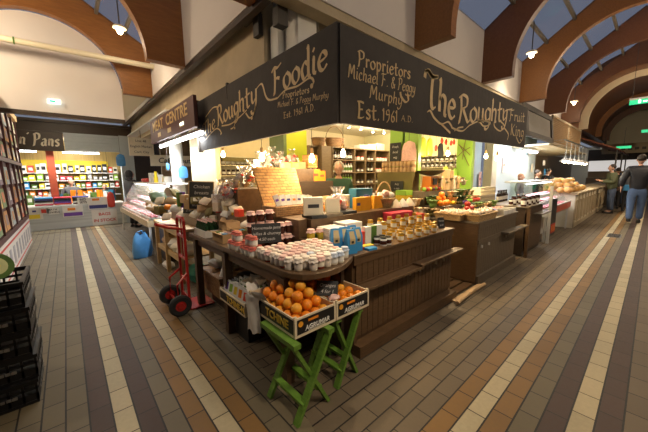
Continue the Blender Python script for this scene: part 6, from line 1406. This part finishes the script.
t = thing('exit_sign', 'small glowing exit sign on the white end wall of the left aisle', 'exit sign', (-.02, 7.50, 2.90)); MB().box(-.09, -.015, -.015, .09, .015, .06).build('panel', M['exitw'], t); MB().box(-.06, -.019, .005, .02, -.0155, .04).build('arrow_print', M['exit'], t); MB().box(-.01, .015, .02, .01, .06, .04).build('bracket', M['whitegloss'], t)
t = thing('exit_sign', 'green running-man exit sign hung on rods over the right aisle', 'exit sign', (12.0, .45, 3.44)); MB().box(-.02, -.20, -.07, .02, .20, .05).build('panel', M['exit'], t); b = MB(); b.box(-.023, -.02, -.05, -.0205, .03, .03).box(-.023, -.14, -.03, -.0205, -.06, .0).ball((-.022, .005, .035), (.002, .014, .014), 8, 6); b.build('pictogram', M['exitw'], t); MB().box(-.03, -.21, .05, .03, .21, .10).build('housing', M['whitegloss'], t)
for s in (-.15, .15): MB().tube([(0, s, .1), (0, s, 1.7)], .006, 5).build('rod', M['steel_dark'], t)
t = thing('exit_sign', 'smaller green exit sign farther down the right aisle', 'exit sign', (19.0, .30, 3.28)); MB().box(-.02, -.25, -.06, .02, .25, .06).build('panel', M['exit'], t); MB().tube([(0, 0, .06), (0, 0, 1.5)], .008, 5).build('rod', M['steel_dark'], t)
t = thing('exit_sign', 'low green exit sign above the far shops of the right aisle', 'exit sign', (17.5, .95, 2.55)); MB().box(-.02, -.22, -.05, .02, .22, .05).build('panel', M['exit'], t); MB().tube([(0, 0, .05), (0, 0, .8)], .008, 5).build('rod', M['steel_dark'], t)
t = thing('wall_lamp', 'small bright wall lamp at the right end of the white vault', 'lamp', onY(134, 113, 11.8)); MB().ball((0, 0, 0), .09, 10, 8).build('globe', M['lampglow'], t, smooth=True); MB().box(-.02, .05, -.02, .02, .4, .02).build('arm', M['steel_dark'], t)
# ================================================================ RIGHT AISLE STALLS
t = thing('sign_board', 'slanting grey board in a dark frame with faint script, beyond the corner stall', 'sign', (8.95, 2.0, 2.72), rot=(-.10, 0, 0))
MB().box(-1.22, 0, -.30, 1.22, .03, .26).build('panel', mat('dull_grey_board', (.22, .20, .17), .6), t)
b = MB(); b.box(-1.26, -.03, -.38, 1.26, .04, -.27).box(-1.26, -.03, .20, 1.26, .04, .32).box(-1.30, -.03, -.38, -1.10, .04, .32).box(1.10, -.03, -.38, 1.28, .04, .32); b.build('frame', M['steel_dark'], t)
g = MB(); T1 = lambda u, v: (u, -.004, v); [flourish(g, [(x0+.0, -.10), (x0+.03, .12), (x0+.10, .10), (x0+.08, -.06), (x0+.15, -.10)], .012, .03, T1) for x0 in (-.85, -.66, -.48, -.30, .06, .24, .42, .60)]; g.build('lettering', mat('faint_lettering', (.20, .18, .14), .6), t)
t = thing('mesh_panel', 'pale grey wire mesh panels above the bakery counter', 'mesh panel', (12.5, 2.0, 2.72)); b = MB()
for i in range(47): x = -2.3+i*.1; b.box(x, 0, -.33, x+.012, .012, .33)
for j in range(14): b.box(-2.3, 0, -.33+j*.05, 2.31, .012, -.32+j*.05)
b.build('mesh', M['card_l'], t); b = MB()
for x in (-2.32, -.03, 2.28): b.box(x, -.02, -.36, x+.05, .03, .36)
b.box(-2.32, -.02, .33, 2.33, .03, .38).box(-2.32, -.02, -.38, 2.33, .03, -.33); b.build('frame', M['concrete'], t)
MB().box(-2.3, .02, -.33, 2.3, .03, .33).build('backing', mat('tan_backing', (.42, .35, .25), .7), t)
struct('ceiling_bakery', MB().box(10.2, 2.03, 2.3, 17, 3.6, 2.34), M['cream'])
struct('wall_bakery_back', MB().box(13.0, 3.5, 0, 24.0, 3.6, 2.4), mat('warm_tan_wall', (.45, .35, .22), .7))
for i, (x, y, L_) in enumerate([(8.6, 2.35, 1.3), (9.9, 2.5, 1.2), (11.3, 2.7, 1.2)]):
    z = 2.62 if i < 1 else 2.60 if i < 2 else 2.2
    t = thing('ceiling_light', 'bright fluorescent fitting over the right meat stall, %s from the corner' % ORD[i], 'ceiling light', (x, y, z), 0, 'fluorescent fittings on the right'); MB().box(-L_/2, -.08, .03, L_/2, .08, .08).build('housing', M['whitegloss'], t); MB().tube([(-L_/2, -.03, 0), (L_/2, -.03, 0)], .025, 8).tube([(-L_/2, .03, 0), (L_/2, .03, 0)], .025, 8).build('tube', M['tube'], t)
    MB().box(-.4, -.01, .08, -.38, .01, .28 if i < 2 else .1).box(.38, -.01, .08, .40, .01, .28 if i < 2 else .1).build('bracket', M['whitegloss'], t)
    light('tube_light', (x, y, z-.05), [13, 15, 15][i], (1, .98, .93), L_, 'AREA', (0, 0, 0), .15)
# posters and things inside
for i, (px, py, w, h, m_) in enumerate([(544, 163, .35, .18, 'labelw'), (545, 172, .35, .22, 'blue'), (545, 180, .36, .14, 'redtext'), (530, 150, .3, .35, 'paper'), (532, 168, .3, .3, 'ivory'), (504, 165, .30, .45, 'pink'), (480, 179, .22, .4, 'pink')]):
    Y = 2.90 if i > 2 else 2.68; p = onY(px, py, Y)
    if i > 4: p = onY(px, py, 2.93 if p.x > 8.9 else 3.25)
    poster('notice', '%s notice inside the bright right-hand stall, place %s' % (['white', 'blue', 'red', 'pale', 'ivory', 'pinkish', 'small pink'][i], ORD[i]), p, w*.8, h, [], M[m_], M['darktext'], .05, extra=[(-w*.2, -.02, w*.2, .02, M['redtext'])] if i > 4 else None)
display_case('display_case', 'white-legged chilled meat case with orange-red band on the right aisle', (8.98, 1.45, 0), 2.5, 0, M['whitegloss'], 2, zb=.56, zt=1.30); fill_case((8.98, 1.45), 2.5, 0, .712, 5, 'right aisle', 12)
light('case_light', (8.98, 1.9, 1.24), 14, (1, .85, .98), 2.2, 'AREA', (0, 0, 0), .1)
t = thing('front_band', 'orange-red band along the front of the right meat case', 'band', (8.98, 1.44, .60)); MB().box(-.85, -.012, 0, 1.24, 0, .15).build('band', mat('orange_red_band', (.55, .10, .04), .4), t); MB().box(-.85, -.016, .15, 1.24, 0, .18).build('edge', M['whitegloss'], t)
t = thing('chiller_unit', 'black cooling unit with red lettered panel under the right meat case', 'unit', (8.1, 1.41, 0)); MB().box(-.22, 0, .12, .28, .02, .95).build('casing', M['black'], t); MB().box(-.16, -.004, .18, .26, 0, .38).build('red_panel', M['redtext'], t); b = MB(); [b.box(-.12+.085*i, -.006, .21, -.09+.085*i, -.0045, .35) for i in range(5)]; b.build('faint_stripes', M['orange'], t)
tag(MB().box(7.66, 1.38, 0, 7.72, 1.43, 1.24).build('corner_post', M['whitegloss']), 'white corner post of the right meat case', 'post')
tag(MB().box(8.6, 1.75, 0, 10.1, 1.78, .555).build('panel', M['whitegloss']), 'white panel beneath the right meat case', 'panel')
t = thing('counter', 'long beige panelled bakery counter down the right aisle', 'counter', (13.8, 1.35, 0))
MB().box(-3.45, .02, .0, 3.4, .8, .92).build('body', M['ivory'], t); MB().box(-3.47, -.03, .92, 3.42, .85, .97).build('counter_top', M['concrete'], t)
b = MB()
for i in range(12): x = -3.45+i*.6; b.box(x, 0, .05, x+.07, .02, .9); b.box(x+.2, -.002, .2, x+.215, .02, .75); b.box(x+.47, -.002, .2, x+.485, .02, .75); b.box(x+.2, -.002, .735, x+.485, .02, .75); b.box(x+.2, -.002, .2, x+.485, .02, .215)
b.box(-3.45, 0, 0, 3.4, .02, .12); b.build('panelling', M['concrete'], t)
ld = thing('bread_loaf', 'loaf', 'bread'); b = MB(); b.ball((0, 0, .07), (.10, .085, .075), 12, 8, .12); b.build('crust', M['bread'], ld, smooth=True); b = MB(); [b.box(-.06+.05*k, -.04, .138, -.045+.05*k, .04, .146) for k in range(3)]; b.build('scoring', M['label'], ld); LD = Proto(ld)
rb = random.Random(8)
for k, (nl, z) in enumerate([(20, .971), (13, 1.09), (6, 1.21)]):
    for i in range(nl):
        LD.put((10.30+(i//(3 if k < 2 else 2))*.30+k*.1+rb.uniform(-.05, .05), 1.50+(i % (3 if k < 2 else 2))*.20+k*.07+rb.uniform(-.03, .03), z), rb.uniform(-3, 3), 'crusty bread loaf, %s along layer %s of the bakery heap' % (ORD[i], ORD[k]), 'loaves heaped on the bakery counter', rb.uniform(.95, 1.25))
for i in range(3): tag(MB().box(-.16, -.02, 0, .16, .02, .36).build('bread_board', M['pine'], loc=(10.9+i*.8, 2.16, .971)), 'upright wooden bread divider on the bakery counter, %s from the corner' % ORD[i], 'divider')
for i in range(6):
    x = 10.9+i*.72; t = thing('pendant_lamp', 'glowing white pendant over the bakery counter, %s from the corner' % ORD[i], 'lamp', (x, 1.75, 1.86), 0, 'pendant lamps over the bakery')
    MB().lathe([(.02, .10), (.06, .06), (.13, 0), (.13, -.01)], 14).build('shade', M['whitegloss'], t, smooth=True); MB().ball((0, 0, -.01), (.07, .07, .045), 10, 7).build('bulb', M['lampglow'], t, smooth=True); MB().tube([(0, 0, .1), (0, 0, .56)], .008, 5).build('rod', M['whitegloss'], t)
    if i % 2 == 0: light('pendant_light', (x, 1.75, 1.79), 14, WARMW, .08)
t = thing('lamp_rail', 'steel rail carrying the pendant lamps over the bakery counter', 'rail', (13.0, 1.75, 2.43)); MB().box(-2.5, -.015, -.01, 2.6, .015, .02).build('bar', M['steel'], t); b = MB(); [b.box(-2.4+.8*i, 0, .005, -2.385+.8*i, .27, .018) for i in range(6)]; b.build('hanger', M['steel'], t)
# further stalls
t = thing('awning', 'brown-red awning over the stalls beyond the bakery', 'awning', (19.5, 1.6, 2.7)); MB().add([(-3, -.6, -.25), (3, -.6, -.25), (3, .6, .3), (-3, .6, .3), (-3, -.6, -.30), (3, -.6, -.30), (3, .6, .25), (-3, .6, .25)], [(0, 1, 2, 3), (4, 7, 6, 5), (0, 4, 5, 1), (1, 5, 6, 2), (2, 6, 7, 3), (3, 7, 4, 0)]).build('canopy', mat('red_brown_canvas', (.22, .07, .035), .7), t); [MB().box(x, -.55, -2.7, x+.05, -.5, -.28).build('support', M['steel_dark'], t) for x in (-2.9, 0, 2.8)]
t = thing('counter', 'dim beige counter beneath the red-brown awning', 'counter', (20.5, 1.4, 0)); MB().box(-2.8, 0, 0, 2.8, .6, .95).build('body', M['shelf'], t); MB().box(-2.85, -.05, .95, 2.85, .65, 1.0).build('counter_top', M['concrete'], t)
t = thing('sign_board', 'pale slanting board at the far end of the right aisle', 'sign', (22.5, 1.15, 2.75)); MB().box(-.03, -1.2, -.22, .03, .9, .30).build('panel', M['concrete'], t); b = MB(); [b.box(-.04, -1.0+.25*i, -.05, -.031, -.85+.25*i, .08) for i in range(7)]; b.build('lettering', M['dark_wood'], t); MB().box(-.01, -1.1, .3, .01, -1.08, .9).box(-.01, .8, .3, .01, .82, .9).build('hanger', M['steel_dark'], t)
t = thing('shop', 'brightly lit white shop across the far end of the right aisle', 'shop', (26.0, .4, 0)); MB().box(0, -1.55, 0, .2, 2.6, 1.2).build('counter_front', M['shelf'], t); MB().box(.6, -1.55, 1.2, .7, 2.6, 1.61).build('goods_wall', M['card'], t); MB().box(.6, -1.55, 1.62, .7, 2.6, 2.3).build('glowing_wall', mat('glowing_shop_wall', (.9, .85, .8), .5, emit=.35), t)  # upper back wall emits light itself in place of the far shop's lighting
MB().box(-.1, -1.55, 2.3, .7, 2.6, 3.0).build('fascia', M['dark_wood'], t)
for i in range(6): tag(MB().box(-.1, -.14, 0, .1, .14, .2+.04*(i % 3)).build('far_goods', [M['redtext'], M['paper'], M['pink'], M['orange'], M['labelw'], M['blue']][i], loc=(26.1, -1.0+i*.5, 1.201)), 'tiny %s item on the far bright counter' % ['red', 'white', 'pink', 'orange', 'pale', 'blue'][i], 'goods')
t = thing('floor_drain', 'small rectangular metal drain cover set in the cream stripe', 'drain', (9.75, .50, 0)); MB().box(-.28, -.12, .0, .28, .12, .006).build('frame', M['steel'], t); b = MB(); [b.box(-.25+.05*i, -.10, .0061, -.23+.05*i, .10, .009) for i in range(11)]; b.build('grille', M['steel_dark'], t)
# ================================================================ PEOPLE
def skinned(name, chains, mt, parent, lvl=1, root=0, extra=None):
    """chains: list of [(point, radius)...]; a chain may start on an existing joint by repeating its point"""
    vs = []; rad = []; es = []
    def vid(p, r):
        for i, q in enumerate(vs):
            if (Vector(q)-Vector(p)).length < 1e-5: return i
        vs.append(tuple(p)); rad.append(r); return len(vs)-1
    for ch in chains:
        ids = [vid(p, r) for p, r in ch]; es += [(ids[k], ids[k+1]) for k in range(len(ids)-1)]
    me = bpy.data.meshes.new(name); me.from_pydata(vs, es, []); o = bpy.data.objects.new(name, me); COL.objects.link(o)
    m = o.modifiers.new('skin', 'SKIN'); m.use_smooth_shade = True
    for i, s in enumerate(me.skin_vertices[0].data):
        r = rad[i]; s.radius = r if isinstance(r, tuple) else (r, r)
    me.skin_vertices[0].data[root].use_root = True
    sb = o.modifiers.new('sub', 'SUBSURF'); sb.levels = lvl; sb.render_levels = lvl
    dg = bpy.context.evaluated_depsgraph_get(); me2 = bpy.data.meshes.new_from_object(o.evaluated_get(dg)); bpy.data.objects.remove(o)
    if extra:
        bm = bmesh.new(); bm.from_mesh(me2); t_ = bpy.data.meshes.new('t'); t_.from_pydata(extra.v, [], extra.f); bm.from_mesh(t_); bmesh.ops.recalc_face_normals(bm, faces=bm.faces); bm.to_mesh(me2); bm.free()
    for p in me2.polygons: p.use_smooth = True
    me2.name = name; me2.materials.clear(); me2.materials.append(mt); q = bpy.data.objects.new(name, me2); COL.objects.link(q); q.parent = parent; return q
def person(label, loc, rz, H=1.75, top=None, legs=None, hair=None, arms=((.30, .05, 1.02), (-.30, .05, 1.02)), stride=.0, slim=1.0, hood=False, head_turn=0, lean=0, hem=.86, bulk=1.0, hair_long=False, apron=None, elbows=None, shoes=None, lower=True, padded=False):
    """faces +y in its own frame; arms give the two wrist points (right, left)"""
    t = thing('person', label, 'person', loc, rz); s = H/1.75; S = lambda x, y, z: (x*s, y*s, z*s)
    ln = lean; hip = S(0, 0, .93); waist = S(0, .01+ln*.3, 1.08); chest = S(0, .0+ln*.8, 1.32); neck = S(0, ln, 1.47); chin = S(0, ln+.015, 1.54)
    body = [[(hip, (.11*s, .08*s)), (waist, (.10*s, .075*s)), (chest, (.13*s, .085*s)), (neck, .052*s), (chin, .05*s)]]
    jacket = [[(S(0, 0, hem), (.155*s*bulk, .115*s*bulk)), (waist, (.150*s*bulk, .115*s*bulk)), (chest, (.175*s*bulk, .122*s*bulk)), (S(0, ln, 1.46), .065*s)]]
    pants = [[(S(0, 0, .96), (.135*s, .10*s)), (S(0, 0, .88), (.14*s, .105*s))]]
    ex = MB(); ft = []
    for i, sg in enumerate((1, -1)):
        st = stride*(1 if i == 0 else -1)
        knee = S(sg*.10, st*.55+.02, .49); ank = S(sg*.10, st-.02*abs(stride), .09+.05*(stride != 0 and i == 1)); hj = S(sg*.09, 0, .86)
        body += [[(hip, (.11*s, .08*s)), (hj, .075*s), (knee, .050*s), (ank, .035*s), (S(sg*.105, st+.12, .045), .03*s)]]
        pants += [[(S(0, 0, .88), (.14*s, .105*s)), (S(sg*.095, 0, .80), .092*s*slim), (knee, .068*s*slim), (S(sg*.10, st-.01, .10), .060*s*slim)]]
        ft.append((sg*.10*s, st*s))
        sh = S(sg*.185, ln*.95, 1.40); wr = S(arms[i][0], arms[i][1], arms[i][2]); el = elbows[i] if elbows else None
        if el is None:
            mid = (Vector(sh)+Vector(wr))/2; el = tuple(mid+Vector((sg*.05*s, -.05*s, -.03*s)))
        else: el = S(*el)
        body += [[(chest, (.13*s, .085*s)), (sh, .055*s), (el, .040*s), (wr, .028*s)]]
        jacket += [[(chest, (.175*s*bulk, .122*s*bulk)), (sh, .085*s*bulk), (el, .066*s*bulk), (tuple(Vector(wr)*.95+Vector(el)*.05), .050*s*bulk)]]
        d = (Vector(wr)-Vector(el)).normalized(); side = d.cross(Vector((0, 0, 1)));
        if side.length < .2: side = Vector((0, 1, 0))
        side.normalize(); w0 = Vector(wr); palm = w0+d*.05*s
        body += [[(wr, .028*s), (tuple(palm), (.030*s, .018*s)), (tuple(palm+d*.03*s), (.032*s, .016*s))]]
        nrm = d.cross(side)
        for f in range(4):
            a = palm+d*.035*s+side*((f-1.5)*.018*s); Lf = [.062, .072, .066, .052][f]*s
            ex.tube([a, a+d*Lf*.5+nrm*.004, a+d*Lf+nrm*.016], [.0095*s, .0085*s, .006*s], 6)
        ex.tube([palm-d*.02*s+side*.03*s, palm+d*.01*s+side*.055*s, palm+d*.045*s+side*.06*s], [.011*s, .010*s, .007*s], 6)
    # head: skull, jaw, nose, ears, eyes, mouth in the same mesh
    hc = Vector(S(0, ln+.02, 1.635)); hm = MB(); hm.M = Matrix.Translation(hc) @ Matrix.Rotation(head_turn, 4, 'Z')
    hm.ball((0, 0, .015*s), (.076*s, .094*s, .108*s), 18, 14); hm.ball((0, .022*s, -.055*s), (.054*s, .062*s, .060*s), 14, 10)
    hm.ball((0, .100*s, -.012*s), (.012*s, .022*s, .022*s), 8, 6); hm.ball((0, .088*s, -.060*s), (.024*s, .010*s, .008*s), 8, 6)
    for sg in (1, -1): hm.ball((sg*.078*s, -.005*s, -.01*s), (.010*s, .020*s, .030*s), 8, 6); hm.ball((sg*.030*s, .086*s, .012*s), (.013*s, .008*s, .007*s), 8, 6)
    n0 = len(ex.v); ex.v += hm.v; ex.f += [tuple(n0+i for i in f) for f in hm.f]
    skinned('body', body, M['skin'], t, 1, 0, ex)
    o = skinned('jacket', jacket, top, t, 2)
    if padded:
        b = MB()
        for k in range(7): z = (.90+.075*k)*s; b.tube([((.158 if k < 4 else .165)*s*bulk*math.cos(a_)*1.03, .122*s*bulk*math.sin(a_)*1.03+ln*.4*s, z) for a_ in [2*PI*i/20 for i in range(20)]], .006*s, 5, closed=True)
        b.build('quilting', top, t, smooth=True)
    skinned('trousers', pants, legs, t, 2)
    for i, (x, y) in enumerate(ft):
        b = MB(); z0 = .05*s*(stride != 0 and i == 1); b.ball((x, y+.055*s, z0+.035*s), (.047*s, .135*s, .035*s), 14, 8).ball((x, y-.01*s, z0+.06*s), (.042*s, .055*s, .055*s), 10, 8); b.build('shoe', shoes or M['black'], t, smooth=True)
    b = MB(); b.M = Matrix.Translation(hc) @ Matrix.Rotation(head_turn, 4, 'Z')
    if hood:
        b.ball((0, -.015*s, .01*s), (.100*s, .112*s, .135*s), 16, 12); b.ball((0, -.03*s, -.12*s), (.12*s, .10*s, .06*s), 12, 8)
        # open at the face: shift the shell backwards
        vs = []; 
        for v in b.v: vs.append(v)
        b.v = [tuple(Vector(v)-Vector((0, .028*s, 0))) if True else v for v in vs]; b.build('hood', top, t, smooth=True)
    else:
        b.ball((0, -.018*s, .040*s), (.085*s, .096*s, .100*s), 16, 12, .04)
        if hair_long: b.ball((0, -.045*s, -.03*s), (.080*s, .062*s, .10*s), 12, 9, .06)
        b.build('hair', hair, t, smooth=True)
    b = MB(); b.M = Matrix.Translation(hc) @ Matrix.Rotation(head_turn, 4, 'Z')
    for sg in (1, -1): b.ball((sg*.030*s, .0935*s, .012*s), (.006*s, .004*s, .005*s), 6, 5)
    b.build('iris', M['darktext'], t)
    if apron: MB().box(-.15*s, .125*s, .70*s, .15*s, .135*s, 1.30*s).build('apron', apron, t, bevel=.004)
    return t
m_parka = mat('olive_green_parka', (.075, .085, .040), .7, bump=.3, bscale=20); m_navy = mat('black_padded_fabric', (.020, .022, .030), .45, bump=.2); m_jean = mat('blue_denim', (.085, .14, .27), .8, var=.3, scale=8); m_jean_d = mat('dark_denim', (.05, .07, .12), .8, var=.3); m_greyj = mat('grey_jacket_fabric', (.11, .11, .12), .7, bump=.2); m_blackc = mat('black_cloth', (.012, .012, .013), .7); m_green = mat('dark_green_jumper', (.045, .11, .070), .8, bump=.2, bscale=60); m_hood = mat('charcoal_hoodie', (.045, .045, .050), .8)
person('shopkeeper with grey hair and green jumper looking down behind the corner stall', (3.62, 3.72, 0), 2.55, 1.74, m_green, m_jean_d, M['hair_g'], arms=((.16, .30, 1.12), (-.16, .30, 1.12)), elbows=((.26, .02, 1.12), (-.26, .02, 1.12)), lean=.07, head_turn=-.3)
person('man in olive green parka standing at the bakery counter', (15.1, .98, 0), .35, 1.80, m_parka, m_jean_d, M['hair_d'], arms=((.12, .34, 1.20), (-.14, .34, 1.18)), elbows=((.26, .05, 1.12), (-.26, .05, 1.12)), bulk=1.28, slim=1.1, hem=.82, lean=.05)
person('man in black padded jacket and blue jeans walking away down the aisle', (12.5, .28, 0), -PI/2+.1, 2.0, m_navy, m_jean, M['hair_d'], stride=.14, bulk=1.18, slim=1.15, hem=.80, arms=((.30, .10, .94), (-.30, -.02, .94)))
person('person in grey jacket and black leggings walking away with fair hair', (15.75, .58, 0), -PI/2, 1.66, m_greyj, m_blackc, M['hair_g'], stride=.08, bulk=1.12, hair_long=True, slim=.85)
t = thing('shoulder_bag', 'small blue shoulder bag carried by the grey-jacketed walker', 'bag', (15.50, .62, .98)); MB().box(-.05, -.12, -.14, .05, .10, .08).build('pouch', M['blue'], t, bevel=.02); MB().tube([(-.0, -.14, .1), (-.03, -.1, .40), (.02, .0, .50)], .01, 5).tube([(-.0, .10, .1), (-.03, .06, .35)], .01, 5).build('strap', M['black'], t)
person('dark-clad person beyond the olive parka', (17.2, 1.0, 0), -PI/2, 1.70, m_blackc, m_blackc, M['hair_d'], bulk=1.1)
person('dark-clad person partly hidden by the grey jacket', (18.4, .75, 0), -PI/2+.4, 1.72, m_blackc, m_jean_d, M['hair_d'], bulk=1.1)
person('person at the right edge in dark coat behind the padded jacket', (14.6, -.42, 0), -PI/2, 1.80, m_navy, m_jean_d, M['hair_d'], bulk=1.15)
person('bakery worker in black behind the loaves, left one', (11.9, 2.62, 0), PI+.3, 1.62, m_blackc, m_blackc, M['hair_d'], arms=((.2, .3, 1.1), (-.2, .3, 1.1)))
person('bakery worker in black with head turned behind the loaves', (13.4, 2.62, 0), PI+.9, 1.70, m_blackc, m_blackc, M['hair_d'], arms=((.2, .3, 1.1), (-.2, .3, 1.1)))
person('worker with reddish hair behind the right meat case', (10.6, 2.75, 0), PI, 1.50, m_greyj, m_blackc, mat('auburn_hair', (.28, .12, .05), .6), hair_long=True)
person('hooded person in charcoal at the end of the left meat case', (1.45, 10.45, 0), -1.2, 1.72, m_hood, m_blackc, M['hair_d'], hood=True, bulk=1.15, arms=((.2, .32, 1.15), (-.2, .32, 1.15)))
person('person with grey-fair hair bent behind the kitchenware counter', (.12, 12.78, 0), PI, 1.48, m_greyj, m_blackc, M['hair_g'])
person('person with brown hair and teal top behind the kitchenware counter', (.98, 12.62, 0), PI, 1.30, mat('teal_cloth', (.03, .22, .24), .7), m_blackc, mat('brown_hair', (.20, .12, .06), .6), hair_long=True)

for p_ in Proto.ALL:             # drop the kinds that no place called for
    if p_.root is not None and not p_.used:
        for c_ in list(p_.root.children): bpy.data.objects.remove(c_)
        bpy.data.objects.remove(p_.root)
